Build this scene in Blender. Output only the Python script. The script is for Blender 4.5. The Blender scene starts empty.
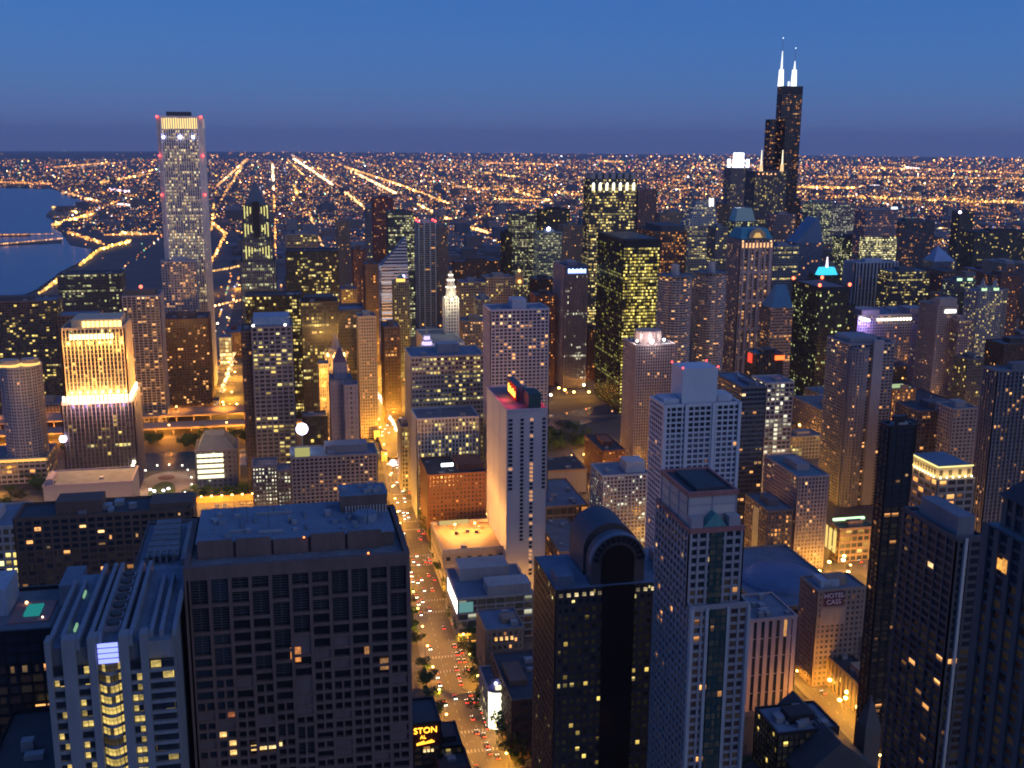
import bpy, math, random
from mathutils import Vector, Matrix
R = math.radians
scene = bpy.context.scene
COL = scene.collection

# ------------------------------------------------------------------ camera
EYE = 326.0
HAZE = 2.5e-5
FPX, CX, CY = 1095.0, 512.0, 384.0
HEAD, PITCH, ROLL = R(12.2), R(12.66), R(0.38)
fwd0 = Vector((-math.sin(HEAD), -math.cos(HEAD), 0))
right0 = Vector((-math.cos(HEAD), math.sin(HEAD), 0))
FWD = fwd0 * math.cos(PITCH) + Vector((0, 0, -math.sin(PITCH)))
up0 = right0.cross(FWD)
RIGHT = right0 * math.cos(ROLL) + up0 * math.sin(ROLL)
UP = up0 * math.cos(ROLL) - right0 * math.sin(ROLL)
cd = bpy.data.cameras.new('camera')
cam = bpy.data.objects.new('camera', cd)
COL.objects.link(cam)
cd.sensor_width = 36.0
cd.lens = FPX / 1024 * 36.0
cd.clip_start, cd.clip_end = 1.0, 200000.0
cam.matrix_world = Matrix((
    (RIGHT.x, UP.x, -FWD.x, 0), (RIGHT.y, UP.y, -FWD.y, 0), (RIGHT.z, UP.z, -FWD.z, EYE), (0, 0, 0, 1)))
scene.camera = cam

# ------------------------------------------------------------------ dusk sky
w = bpy.data.worlds.new('World')
scene.world = w
w.use_nodes = True
nt = w.node_tree
nt.nodes.clear()
N, L = nt.nodes.new, nt.links.new
wout = N('ShaderNodeOutputWorld')
bg = N('ShaderNodeBackground')
sky = N('ShaderNodeTexSky')
sky.sky_type = 'NISHITA'
sky.sun_disc = False
sky.sun_elevation = R(2.0)
sky.sun_rotation = R(-60)
sky.altitude = 300
sky.dust_density = 0.5
sky.ozone_density = 5.0
tc = N('ShaderNodeTexCoord')
sep = N('ShaderNodeSeparateXYZ')
L(tc.outputs['Generated'], sep.inputs[0])
mr = N('ShaderNodeMapRange')
mr.inputs['From Min'].default_value = -0.02
mr.inputs['From Max'].default_value = 0.5
L(sep.outputs['Z'], mr.inputs['Value'])
cr = N('ShaderNodeValToRGB')
cr.color_ramp.interpolation = 'B_SPLINE'
e = cr.color_ramp.elements
e[0].position = 0.0; e[0].color = (0.048, 0.084, 0.215, 1)
e[1].position = 1.0; e[1].color = (0.034, 0.072, 0.235, 1)
for p, c in ((0.045, (0.044, 0.090, 0.245)), (0.12, (0.036, 0.098, 0.295)), (0.26, (0.027, 0.088, 0.305))):
    k = e.new(p); k.color = (*c, 1)
L(mr.outputs[0], cr.inputs[0])
mul = N('ShaderNodeVectorMath'); mul.operation = 'SCALE'
mul.inputs['Scale'].default_value = 0.07
L(sky.outputs[0], mul.inputs[0])
add = N('ShaderNodeVectorMath'); add.operation = 'ADD'
L(cr.outputs[0], add.inputs[0]); L(mul.outputs[0], add.inputs[1])
L(add.outputs[0], bg.inputs[0])
bg.inputs[1].default_value = 1.0
L(bg.outputs[0], wout.inputs[0])

# the last afterglow in the north-west, behind the camera: wide and very soft
sl = bpy.data.lights.new('afterglow', 'SUN')
sl.energy = 0.5
sl.angle = R(60)
sl.color = (0.80, 0.80, 1.0)
so = bpy.data.objects.new('afterglow', sl)
COL.objects.link(so)
so.rotation_euler = Vector((0.62, -0.72, -0.32)).to_track_quat('-Z', 'Y').to_euler()

scene.view_settings.view_transform = 'Standard'
scene.view_settings.look = 'None'
scene.view_settings.gamma = 1.0
scene.view_settings.exposure = 0.4
scene.view_settings.use_curve_mapping = False
scene.render.engine = 'CYCLES'
cy = scene.cycles
cy.max_bounces = 3
cy.diffuse_bounces = 2
cy.glossy_bounces = 2
cy.transmission_bounces = 1
cy.volume_bounces = 0
cy.sample_clamp_indirect = 1.0
cy.sample_clamp_direct = 12.0
cy.caustics_reflective = False
cy.caustics_refractive = False
cy.use_denoising = True
cy.denoiser = 'OPENIMAGEDENOISE'
cy.denoising_input_passes = 'RGB_ALBEDO_NORMAL'
cy.filter_width = 1.9
cy.use_adaptive_sampling = True
cy.adaptive_threshold = 0.02

# ------------------------------------------------------------------ surveying helpers
def project(x, y, z):
    v = Vector((x, y, z - EYE))
    d = v.dot(FWD)
    return CX + FPX * v.dot(RIGHT) / d, CY - FPX * v.dot(UP) / d

def ray(px, py):
    return FWD + RIGHT * ((px - CX) / FPX) - UP * ((py - CY) / FPX)

def gnd(px, py, z=0.0):
    d = ray(px, py)
    t = (z - EYE) / d.z
    return d.x * t, d.y * t

def at_south(px, py, S):
    d = ray(px, py)
    t = -S / d.y
    return d.x * t, EYE + d.z * t

def solve(fn, target, a, b):
    fa = fn(a) - target
    for _ in range(60):
        m = (a + b) / 2
        fm = fn(m) - target
        if (fm > 0) == (fa > 0):
            a, fa = m, fm
        else:
            b = m
    return (a + b) / 2

# ------------------------------------------------------------------ materials
MATS = {}
def newmat(name):
    m = bpy.data.materials.new(name)
    m.use_nodes = True
    t = m.node_tree
    t.nodes.clear()
    o = t.nodes.new('ShaderNodeOutputMaterial')
    return m, t, o

def wall(col, rough=0.75, var=0.25, metal=0.0, scale=0.06, streak=True):
    """stone, concrete, brick or painted metal, with weather stains"""
    key = ('w', col, rough, var, metal, scale)
    if key in MATS: return MATS[key]
    m, t, o = newmat('wall_surface')
    N, L = t.nodes.new, t.links.new
    p = N('ShaderNodeBsdfPrincipled')
    p.inputs['Roughness'].default_value = rough
    p.inputs['Metallic'].default_value = metal
    p.inputs['Specular IOR Level'].default_value = 0.3
    g = N('ShaderNodeNewGeometry')
    mp = N('ShaderNodeMapping'); mp.inputs['Scale'].default_value = (1, 1, 0.22 if streak else 1)
    L(g.outputs['Position'], mp.inputs[0])
    n1 = N('ShaderNodeTexNoise'); n1.inputs['Scale'].default_value = scale; n1.inputs['Detail'].default_value = 3
    n2 = N('ShaderNodeTexNoise'); n2.inputs['Scale'].default_value = scale * 9; n2.inputs['Detail'].default_value = 3
    L(mp.outputs[0], n1.inputs[0]); L(mp.outputs[0], n2.inputs[0])
    a = N('ShaderNodeMath'); a.operation = 'ADD'
    L(n1.outputs[0], a.inputs[0]); L(n2.outputs[0], a.inputs[1])
    mr = N('ShaderNodeMapRange'); mr.inputs['From Min'].default_value = 0.6; mr.inputs['From Max'].default_value = 1.4
    mr.inputs['To Min'].default_value = 1 - var; mr.inputs['To Max'].default_value = 1 + var * 0.6
    L(a.outputs[0], mr.inputs[0])
    s = N('ShaderNodeVectorMath'); s.operation = 'SCALE'; s.inputs[0].default_value = col
    L(mr.outputs[0], s.inputs['Scale']); L(s.outputs[0], p.inputs['Base Color'])
    L(p.outputs[0], o.inputs[0])
    MATS[key] = m
    return m

def glow(col, strength=1.0, sample=False):
    key = ('g', col, strength, sample)
    if key in MATS: return MATS[key]
    m, t, o = newmat('lit_lamp')
    e = t.nodes.new('ShaderNodeEmission')
    e.inputs[0].default_value = (*col, 1); e.inputs[1].default_value = strength
    t.links.new(e.outputs[0], o.inputs[0])
    if not sample: m.cycles.emission_sampling = 'NONE'
    MATS[key] = m
    return m

def attr_glow():
    """lamps of a far district: colour and brightness come from each lamp"""
    if 'ag' in MATS: return MATS['ag']
    m, t, o = newmat('district_lamps')
    a = t.nodes.new('ShaderNodeAttribute'); a.attribute_name = 'lamp'
    e = t.nodes.new('ShaderNodeEmission')
    t.links.new(a.outputs['Color'], e.inputs[0]); e.inputs[1].default_value = 1.0
    t.links.new(e.outputs[0], o.inputs[0])
    m.cycles.emission_sampling = 'NONE'
    MATS['ag'] = m
    return m

YEL = ((1.0, 0.70, 0.16), (0.95, 0.85, 0.36))      # office fluorescents seen through tinted glass
WARM = ((1.0, 0.42, 0.12), (1.0, 0.72, 0.34))      # flats
WHT = ((0.9, 0.92, 0.62), (1.0, 0.85, 0.6))
GRN = ((0.80, 0.82, 0.34), (0.98, 0.86, 0.48))
ORG = ((1.0, 0.34, 0.06), (1.0, 0.55, 0.18))

def glazing(lit=(0.08, 0.03, 0.0), cols=YEL, power=1.0, glass=(0.02, 0.028, 0.04), rough=0.18, mx=0.08, my=0.12, wallc=None):
    """dark window glass; a room here and there behind it has its lights on.
    lit = chance of one window, of a run of four, of a whole floor"""
    key = ('z', lit, cols, power, glass, rough, mx, my, wallc)
    if key in MATS: return MATS[key]
    if wallc and wallc == glass: rough = .7
    m, t, o = newmat('window_glass')
    N, L = t.nodes.new, t.links.new
    def M(op, a, b=None, c=None):
        n = N('ShaderNodeMath'); n.operation = op
        for i, x in enumerate((a, b, c)):
            if x is None: continue
            if hasattr(x, 'is_output'): L(x, n.inputs[i])
            else: n.inputs[i].default_value = x
        return n.outputs[0]
    uv = N('ShaderNodeUVMap'); uv.uv_map = 'cells'
    sp = N('ShaderNodeSeparateXYZ'); L(uv.outputs[0], sp.inputs[0])
    u, v = sp.outputs[0], sp.outputs[1]
    cu, cv = M('FLOOR', u), M('FLOOR', v)
    fu, fv = M('FRACT', u), M('FRACT', v)
    oi = N('ShaderNodeObjectInfo')
    seed = M('MULTIPLY', oi.outputs['Random'], 517.0)
    def wn(a, b, off):
        cb = N('ShaderNodeCombineXYZ')
        L(a, cb.inputs[0]) if hasattr(a, 'is_output') else None
        L(b, cb.inputs[1]); L(M('ADD', seed, off), cb.inputs[2])
        n = N('ShaderNodeTexWhiteNoise'); n.noise_dimensions = '3D'
        L(cb.outputs[0], n.inputs['Vector'])
        return n
    n1 = wn(cu, cv, 0.0)
    n2 = wn(M('FLOOR', M('DIVIDE', cu, 4.0)), cv, 31.0)
    n3 = wn(0.5, cv, 77.0)
    sc = N('ShaderNodeSeparateColor'); L(n1.outputs['Color'], sc.inputs[0])
    cb = N('ShaderNodeCombineXYZ'); L(cu, cb.inputs[0]); L(cv, cb.inputs[1]); L(seed, cb.inputs[2])
    big = N('ShaderNodeTexNoise'); big.inputs['Scale'].default_value = 0.13; big.inputs['Detail'].default_value = 1
    L(cb.outputs[0], big.inputs['Vector'])
    dens = M('MULTIPLY', M('POWER', M('MULTIPLY', big.outputs[0], 2.0), 2.2), 1.0)
    l1 = M('LESS_THAN', n1.outputs['Value'], M('MULTIPLY', dens, lit[0]))
    l2 = M('MULTIPLY', M('LESS_THAN', n2.outputs['Value'], M('MULTIPLY', dens, lit[1])), M('LESS_THAN', sc.outputs[0], 0.82))
    l3 = M('MULTIPLY', M('LESS_THAN', n3.outputs['Value'], lit[2]), M('LESS_THAN', sc.outputs[1], 0.88))
    on = M('MAXIMUM', M('MAXIMUM', l1, l2), l3)
    full = M('LESS_THAN', M('ABSOLUTE', M('SUBTRACT', fu, 0.5)), 0.5 - mx)
    part = M('MULTIPLY_ADD', sc.outputs[2], .5, .14) if cols in (WARM, ORG) else M('MULTIPLY_ADD', sc.outputs[2], .3, .3)
    inx = M('MULTIPLY', full, M('LESS_THAN', M('ABSOLUTE', M('SUBTRACT', fu, 0.5)), part))
    iny = M('LESS_THAN', M('ABSOLUTE', M('SUBTRACT', fv, 0.5)), 0.5 - my)
    pane = M('MULTIPLY', inx, iny)
    glassm = M('MULTIPLY', full, iny)
    br = M('MULTIPLY_ADD', M('POWER', sc.outputs[2], 2.5), 1.7, 0.15)
    room = M('MULTIPLY', M('MULTIPLY_ADD', fv, 0.7, 0.5), M('MULTIPLY_ADD', M('GREATER_THAN', fv, M('MULTIPLY', sc.outputs[1], 0.62)), .75, .25))
    st = M('MULTIPLY', M('MULTIPLY', on, pane), M('MULTIPLY', M('MULTIPLY', br, room), power))
    # every dark window still lets out a trace of light
    st = M('ADD', st, M('MULTIPLY', pane, M('MULTIPLY', sc.outputs[0], 0.012 * power)))
    mix = N('ShaderNodeMix'); mix.data_type = 'RGBA'
    mix.inputs[6].default_value = (*cols[0], 1); mix.inputs[7].default_value = (*cols[1], 1)
    L(sc.outputs[0], mix.inputs[0])
    p = N('ShaderNodeBsdfPrincipled')
    if wallc:
        m2 = N('ShaderNodeMix'); m2.data_type = 'RGBA'
        m2.inputs[6].default_value = (*wallc, 1); m2.inputs[7].default_value = (*glass, 1)
        L(glassm, m2.inputs[0]); L(m2.outputs[2], p.inputs['Base Color'])
        L(M('MULTIPLY_ADD', glassm, rough - 0.7, 0.7), p.inputs['Roughness'])
    else:
        p.inputs['Base Color'].default_value = (*glass, 1)
        L(M('MULTIPLY_ADD', sc.outputs[1], 0.12, rough), p.inputs['Roughness'])
    p.inputs['Specular IOR Level'].default_value = 0.6
    L(mix.outputs[2], p.inputs['Emission Color']); L(st, p.inputs['Emission Strength'])
    L(p.outputs[0], o.inputs[0])
    m.cycles.emission_sampling = 'NONE'
    MATS[key] = m
    return m

def window_pane():
    """one window of its own; the object's colour says how brightly its room is lit"""
    if 'pane' in MATS: return MATS['pane']
    m, t, o = newmat('window_pane')
    N, L = t.nodes.new, t.links.new
    oi = N('ShaderNodeObjectInfo')
    g = N('ShaderNodeTexCoord')
    n = N('ShaderNodeTexNoise'); n.inputs['Scale'].default_value = 0.9; n.inputs['Detail'].default_value = 2
    L(g.outputs['Object'], n.inputs['Vector'])
    mr = N('ShaderNodeMapRange'); mr.inputs['From Min'].default_value = 0.3; mr.inputs['From Max'].default_value = 0.7
    mr.inputs['To Min'].default_value = 0.45; mr.inputs['To Max'].default_value = 1.35
    L(n.outputs[0], mr.inputs[0])
    p = N('ShaderNodeBsdfPrincipled')
    p.inputs['Base Color'].default_value = (0.02, 0.028, 0.04, 1)
    p.inputs['Roughness'].default_value = 0.2
    L(oi.outputs['Color'], p.inputs['Emission Color']); L(mr.outputs[0], p.inputs['Emission Strength'])
    L(p.outputs[0], o.inputs[0])
    m.cycles.emission_sampling = 'NONE'
    MATS['pane'] = m
    return m

WHITE = wall((0.52, 0.51, 0.50)); PALE = wall((0.40, 0.37, 0.35)); BEIGE = wall((0.33, 0.27, 0.22))
TAN = wall((0.26, 0.19, 0.14)); BROWN = wall((0.13, 0.085, 0.065)); BRICK = wall((0.19, 0.085, 0.055))
GREY = wall((0.22, 0.22, 0.23)); DGREY = wall((0.09, 0.09, 0.10)); BLACK = wall((0.018, 0.018, 0.02), rough=0.45)
BRONZE = wall((0.05, 0.035, 0.03), rough=0.5); BLUEW = wall((0.30, 0.36, 0.44)); MAUVE = wall((0.27, 0.21, 0.22))
ROOF = wall((0.15, 0.17, 0.19), var=0.5, scale=0.12, streak=False); ROOFD = wall((0.05, 0.06, 0.07), var=0.4, scale=0.15, streak=False)
ROOFB = wall((0.14, 0.19, 0.25), var=0.35, scale=0.1, streak=False); ROOFT = wall((0.11, 0.20, 0.23), var=0.3, streak=False)
STEEL = wall((0.3, 0.31, 0.33), rough=0.45, metal=0.4); COPPER = wall((0.10, 0.28, 0.27), var=0.35)

# ------------------------------------------------------------------ mesh helpers
def tag(o, label=None, cat=None, group=None, kind=None):
    if label: o['label'] = label
    if cat: o['category'] = cat
    if group: o['group'] = group
    if kind: o['kind'] = kind
    return o

def empty(name, loc, label, cat, group=None, rz=0.0):
    o = bpy.data.objects.new(name, None)
    COL.objects.link(o)
    o.location = loc; o.rotation_euler = (0, 0, rz); o.empty_display_size = 2
    return tag(o, label, cat, group)

class MB:
    def __init__(s, origin=(0, 0, 0)):
        s.v, s.f, s.uv, s.mi, s.mats, s.o = [], [], [], [], [], origin
    def m(s, mat):
        if mat not in s.mats: s.mats.append(mat)
        return s.mats.index(mat)
    def face(s, pts, mat, uv=None):
        n = len(s.v)
        ox, oy, oz = s.o
        s.v += [(p[0] - ox, p[1] - oy, p[2] - oz) for p in pts]
        s.f.append(tuple(range(n, n + len(pts))))
        s.uv += uv if uv else [(0, 0)] * len(pts)
        s.mi.append(s.m(mat))
    def box(s, x0, x1, y0, y1, z0, z1, mat, bottom=False):
        if x0 > x1: x0, x1 = x1, x0
        if y0 > y1: y0, y1 = y1, y0
        a, b, c, d = (x0, y0), (x1, y0), (x1, y1), (x0, y1)
        P = [a, b, c, d]
        for i in range(4):
            p, q = P[i], P[(i + 1) % 4]
            s.face([(*p, z0), (*q, z0), (*q, z1), (*p, z1)], mat)
        s.face([(*p, z1) for p in P], mat)
        if bottom: s.face([(*p, z0) for p in reversed(P)], mat)
    def prism(s, poly, z0, z1, mat, top=None):
        top = top or poly
        n = len(poly)
        for i in range(n):
            p, q, r_, t_ = poly[i], poly[(i + 1) % n], top[(i + 1) % n], top[i]
            s.face([(*p, z0), (*q, z0), (*r_, z1), (*t_, z1)], mat)
        s.face([(*p, z1) for p in top], mat)
    def cone(s, cx, cy, z0, z1, r0, r1, mat, n=10):
        a = [(cx + r0 * math.cos(2 * math.pi * i / n), cy + r0 * math.sin(2 * math.pi * i / n)) for i in range(n)]
        b = [(cx + r1 * math.cos(2 * math.pi * i / n), cy + r1 * math.sin(2 * math.pi * i / n)) for i in range(n)]
        s.prism(a, z0, z1, mat, b)
    def ball(s, x, y, z, r, mat, n=6, sq=1.0):
        rings = n // 2
        for j in range(rings):
            t0, t1 = math.pi * j / rings, math.pi * (j + 1) / rings
            for i in range(n):
                a0, a1 = 2 * math.pi * i / n, 2 * math.pi * (i + 1) / n
                pts = [(x + r * math.sin(t) * math.cos(a), y + r * math.sin(t) * math.sin(a), z + r * sq * math.cos(t))
                       for t, a in ((t1, a0), (t1, a1), (t0, a1), (t0, a0))]
                if j == 0: pts = pts[:3]
                elif j == rings - 1: pts = [pts[0], pts[2], pts[3]]
                s.face(pts, mat)
    def build(s, name, parent=None, loc=None, kind=None):
        me = bpy.data.meshes.new(name)
        me.from_pydata(s.v, [], s.f)
        for m in s.mats: me.materials.append(m)
        me.polygons.foreach_set('material_index', s.mi)
        uvl = me.uv_layers.new(name='cells')
        flat = [c for p in s.uv for c in p]
        uvl.data.foreach_set('uv', flat)
        me.update()
        o = bpy.data.objects.new(name, me)
        COL.objects.link(o)
        if parent: o.parent = parent
        else: o.location = loc or s.o
        if kind: o['kind'] = kind
        return o

def rect(x0, x1, y0, y1):
    if x0 > x1: x0, x1 = x1, x0
    if y0 > y1: y0, y1 = y1, y0
    return [(x0, y0), (x1, y0), (x1, y1), (x0, y1)]

def ring(cx, cy, rx, ry, n=20, a0=0.0):
    return [(cx + rx * math.cos(a0 + 2 * math.pi * i / n), cy + ry * math.sin(a0 + 2 * math.pi * i / n)) for i in range(n)]

def shrink(poly, d):
    cx = sum(p[0] for p in poly) / len(poly); cy = sum(p[1] for p in poly) / len(poly)
    out = []
    for x, y in poly:
        k = math.hypot(x - cx, y - cy)
        f = max(0.05, 1 - d * 1.3 / max(k, 0.1))
        out.append((cx + (x - cx) * f, cy + (y - cy) * f))
    return out

class St:
    def __init__(s, wallm=GREY, glass=None, bay=5.0, fl=3.7, pw=0.9, ph=1.1, pp=0.5, sp=0.3, corner=0.0, every=1, north=None):
        if abs(pp - sp) < .05: pp = sp + .07
        s.north = north
        s.wall, s.glass, s.bay, s.fl, s.pw, s.ph, s.pp, s.sp, s.corner, s.every = \
            wallm, glass or glazing(), bay, fl, pw, ph, pp, sp, corner, every

REG = []          # footprints and picture rectangles of the buildings, for filling the blocks between them
class Bld:
    def __init__(s, name, label, x, y, cat='skyscraper', group=None):
        s.root = empty(name, (x, y, 0), label, cat, group)
        s.o = (x, y, 0)
        s.parts = {}
        s.edges = []
        s.k = 0
    def mb(s, name):
        if name not in s.parts: s.parts[name] = MB(s.o)
        return s.parts[name]
    def new(s, name):               # one more part with the same name
        s.k += 1
        s.parts[(name, s.k)] = m = MB(s.o)
        return m
    def tier(s, poly, z0, z1, st, top=None, skip_south=True, frame=True):
        top = top or poly
        n = len(poly)
        g, wl = s.mb('glazing'), s.mb('wall')
        nf = max(1, round((z1 - z0) / st.fl))
        for i in range(n):
            a, b, c, d = poly[i], poly[(i + 1) % n], top[(i + 1) % n], top[i]
            ln = math.hypot(b[0] - a[0], b[1] - a[1])
            if ln < 0.05: continue
            nx, ny = (b[1] - a[1]) / ln, -(b[0] - a[0]) / ln
            nb = max(1, round(ln / st.bay))
            s.k += 1
            uo = s.k * 64
            g.face([(*a, z0), (*b, z0), (*c, z1), (*d, z1)], st.north if st.north and ny > 0.7 else st.glass, [(uo, 0), (uo + nb, 0), (uo + nb, nf), (uo, nf)])
            def P(u, v, off):
                x = (a[0] * (1 - u) + b[0] * u) * (1 - v) + (d[0] * (1 - u) + c[0] * u) * v
                y = (a[1] * (1 - u) + b[1] * u) * (1 - v) + (d[1] * (1 - u) + c[1] * u) * v
                return (x + nx * off, y + ny * off, z0 + (z1 - z0) * v)
            s.edges.append((a, b, z0, z1, nb, nf, (nx, ny), ln, st))
            if not frame or (skip_south and ny < -0.7): continue
            if st.pw > 0:
                for j in range(nb + 1):
                    if j % st.every and j not in (0, nb): continue
                    w2 = (st.corner / 2 if st.corner and j in (0, nb) else st.pw / 2) / ln
                    cu = min(max(j / nb, w2), 1 - w2)
                    u0, u1, o = max(0.0, cu - w2), min(1.0, cu + w2), st.pp
                    if j == 0: u0 = -o / ln if n <= 8 else 0
                    if j == nb: u1 = 1 + o / ln if n <= 8 else 1
                    wl.face([P(u0, 0, o), P(u1, 0, o), P(u1, 1, o), P(u0, 1, o)], st.wall)
                    wl.face([P(u0, 0, 0), P(u0, 0, o), P(u0, 1, o), P(u0, 1, 0)], st.wall)
                    wl.face([P(u1, 0, o), P(u1, 0, 0), P(u1, 1, 0), P(u1, 1, o)], st.wall)
            if st.ph > 0:
                o = st.sp
                hv = st.ph / 2 / (z1 - z0)
                for j in range(nf + 1):
                    v0, v1 = max(0, j / nf - hv), min(1, j / nf + hv)
                    wl.face([P(0, v0, o), P(1, v0, o), P(1, v1, o), P(0, v1, o)], st.wall)
                    wl.face([P(0, v1, o), P(1, v1, o), P(1, v1, 0), P(0, v1, 0)], st.wall)
                    wl.face([P(0, v0, 0), P(1, v0, 0), P(1, v0, o), P(0, v0, o)], st.wall)
        return s
    def roof(s, poly, z, mat=ROOF, lip=1.2, lipm=None, lw=0.6):
        r = s.new('roof')
        r.face([(*p, z + 0.05) for p in poly], mat)
        if lip:
            lipm = lipm or mat
            inn = shrink(poly, lw)
            out = shrink(poly, -0.55)
            n = len(poly)
            for i in range(n):
                j = (i + 1) % n
                r.face([(*out[i], z - 0.6), (*out[j], z - 0.6), (*out[j], z + lip), (*out[i], z + lip)], lipm)
                r.face([(*out[i], z + lip), (*out[j], z + lip), (*inn[j], z + lip), (*inn[i], z + lip)], lipm)
                r.face([(*inn[j], z), (*inn[i], z), (*inn[i], z + lip), (*inn[j], z + lip)], lipm)
    def box(s, name, x0, x1, y0, y1, z0, z1, mat):
        m = s.new(name)
        m.box(x0, x1, y0, y1, z0, z1, mat, True)
        return m
    def units(s, poly, z, n, rng, mat=STEEL, size=(2, 5), h=(1.2, 3.2)):
        xs = [p[0] for p in poly]; ys = [p[1] for p in poly]
        for _ in range(n):
            a, b, c = rng.uniform(*size), rng.uniform(*size), rng.uniform(*h)
            if max(xs) - min(xs) < a + 4 or max(ys) - min(ys) < b + 4: continue
            x = rng.uniform(min(xs) + 2, max(xs) - 2 - a); y = rng.uniform(min(ys) + 2, max(ys) - 2 - b)
            s.box('roof_unit', x, x + a, y, y + b, z + 0.06, z + 0.06 + c, mat)
    def beacon(s, x, y, z, r=1.0, col=(1.0, 0.05, 0.05), power=6.0, name='beacon'):
        m = s.new(name)
        m.ball(x, y, z + r, r, glow(col, power))
    def windows(s, count, share=0.1, cols=WARM, power=1.0, faces=('n', 'e'), seed=1, rows=None, lit=None):
        """individual window parts, from the top floor down"""
        rng = random.Random(seed)
        cells = []
        for a, b, z0, z1, nb, nf, (nx, ny), ln, st in s.edges:
            face = 'n' if ny > 0.6 else 'e' if nx > 0.5 else 'w' if nx < -0.5 else 's'
            if face not in faces or st.bay > 7.5: continue
            for r_ in range(nf):
                for c in range(nb):
                    cells.append((-(z0 + (z1 - z0) * (r_ + 0.5) / nf), a, b, z0, z1, nb, nf, nx, ny, ln, st, c, r_))
        cells.sort(key=lambda q: (q[0], q[11]))
        meshes = {}
        for q in cells[:count]:
            _, a, b, z0, z1, nb, nf, nx, ny, ln, st, c, r_ = q
            bw, fh = ln / nb, (z1 - z0) / nf
            key = (round(bw, 3), round(fh, 3))
            w2, h2 = max(0.3, (bw - max(st.pw, 0.1)) / 2), max(0.3, (fh - max(st.ph, 0.1)) / 2)
            if key not in meshes:
                m = MB()
                m.box(-w2, w2, -0.1, 0.1, -h2, h2, window_pane(), True)
                ob = m.build('window')
                meshes[key] = ob.data
            else:
                ob = bpy.data.objects.new('window', meshes[key])
                COL.objects.link(ob)
            u = (c + 0.5) / nb
            x, y = a[0] * (1 - u) + b[0] * u, a[1] * (1 - u) + b[1] * u
            ob.parent = s.root
            ob.location = (x - s.o[0] + nx * 0.02, y - s.o[1] + ny * 0.02, z0 + fh * (r_ + 0.5))
            ob.rotation_euler = (0, 0, math.atan2(b[1] - a[1], b[0] - a[0]))
            on = rng.random() < share
            if lit: on = lit(c, r_, nb, nf, rng, face_z=-q[0])
            if on:
                t = rng.random(); p = power * (0.15 + 1.9 * rng.random() ** 1.8)
                ob.scale = (rng.choice((1, .35, .5, .7)), 1, rng.choice((1, .5, .6, .8)))
                ob.color = (*[(cols[0][i] * (1 - t) + cols[1][i] * t) * p for i in range(3)], 1)
            else:
                ob.color = (0, 0, 0, 1)
    UNDER = {'roof_unit': 'roof', 'penthouse': 'roof', 'beacon': 'roof', 'roof_fin': 'roof', 'cooling_fan': 'roof', 'roof_light': 'roof',
             'skylight': 'roof', 'cooling_tower': 'roof', 'railing_post': 'roof', 'roof_duct': 'roof', 'roof_antenna': 'roof', 'roof_lamp': 'roof', 'pool': 'roof', 'pool_deck': 'roof', 'deck_lamp': 'roof',
             'sign_letter': 'sign_board', 'sign_underline': 'sign_board', 'antenna_tip_lamp': 'antenna', 'lantern_lamp': 'lit_lantern',
             'glazing_bar': 'lit_drum', 'dome_lamp': 'drum_dome', 'parapet_lamp': 'parapet_wall', 'crown_light': 'crown', 'roof_floodlight': 'drum'}
    def done(s):
        built = {}
        first = [(k, m) for k, m in s.parts.items() if (k if isinstance(k, str) else k[0]) not in s.UNDER]
        then = [(k, m) for k, m in s.parts.items() if (k if isinstance(k, str) else k[0]) in s.UNDER]
        for k, m in first + then:
            nm = k if isinstance(k, str) else k[0]
            if m.f:
                o = m.build(nm, built.get(s.UNDER.get(nm), s.root), kind='stuff' if nm == 'glazing' and s.wcount else None)
                built.setdefault(nm, o)
        return s
    wcount = 0

def foot(x0, x1, y, S=None, depth=None, xl=None, xr=None, H=None):
    """footprint from where the north face's top corners stand: returns X0(east), X1(west), S, depth, H"""
    if S is None:
        gx, gy = gnd(x0, y, H)
        S = -gy
    X0, z = at_south(x0, y, S)
    X1 = solve(lambda X: project(X, -S, z)[0], x1, X0, X0 - 3000)
    if xl is not None:
        depth = solve(lambda D: project(X0, -(S + D), z)[0], xl, 0, 400)
    if xr is not None:
        depth = min(50, solve(lambda D: project(X1, -(S + D), z)[0], xr, 0, 400))
    return X0, X1, S, depth or 30.0, z

def T(name, label, x0, x1, y, S=None, depth=None, xl=None, xr=None, H=None, st=None, yb=None, roofm=ROOF, lip=1.2,
      pent=((0.3, 0.7, 0.3, 0.7, 5),), units=3, win=0, share=0.12, wcols=WARM, wpower=1.0, cat=None, group=None,
      beacons=False, seed=None, faces=('n', 'e'), pmat=None, hold=False, base=0.0):
    X0, X1, S, D, z = foot(x0, x1, y, S, depth, xl, xr, H)
    st = st or St()
    b = Bld(name, label, (X0 + X1) / 2, -(S + D / 2), cat or name.replace('_', ' '), group)
    poly = rect(X1, X0, -(S + D), -S)
    b.X0, b.X1, b.S, b.D, b.z, b.poly, b.st = X0, X1, S, D, z, poly, st
    b.tier(poly, base, z, st)
    b.roof(poly, z, roofm, lip, st.wall)
    rng = random.Random(seed if seed is not None else int(x0 * 7 + y))
    W = X0 - X1
    for (a, c, d, e_, h) in pent:
        b.box('penthouse', X1 + W * a, X1 + W * c, -(S + D * e_), -(S + D * d), z + 0.06, z + 0.06 + h, pmat or st.wall)
    b.units(poly, z, units, rng)
    if beacons:
        for X in (X0 - 1, X1 + 1):
            for Y in (S + 1, S + D - 1): b.beacon(X, -Y, z + 1, max(0.7, S * 0.0011))
    REG.append((X1 - 4, X0 + 4, S - 4, S + D + 4, x0, x1, y, yb if yb else y + 60, label, z))
    if win:
        b.wcount = win
        b.windows(win, share, wcols, wpower, faces, seed=int(x0 + y))
    if not hold: b.done()
    return b
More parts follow.
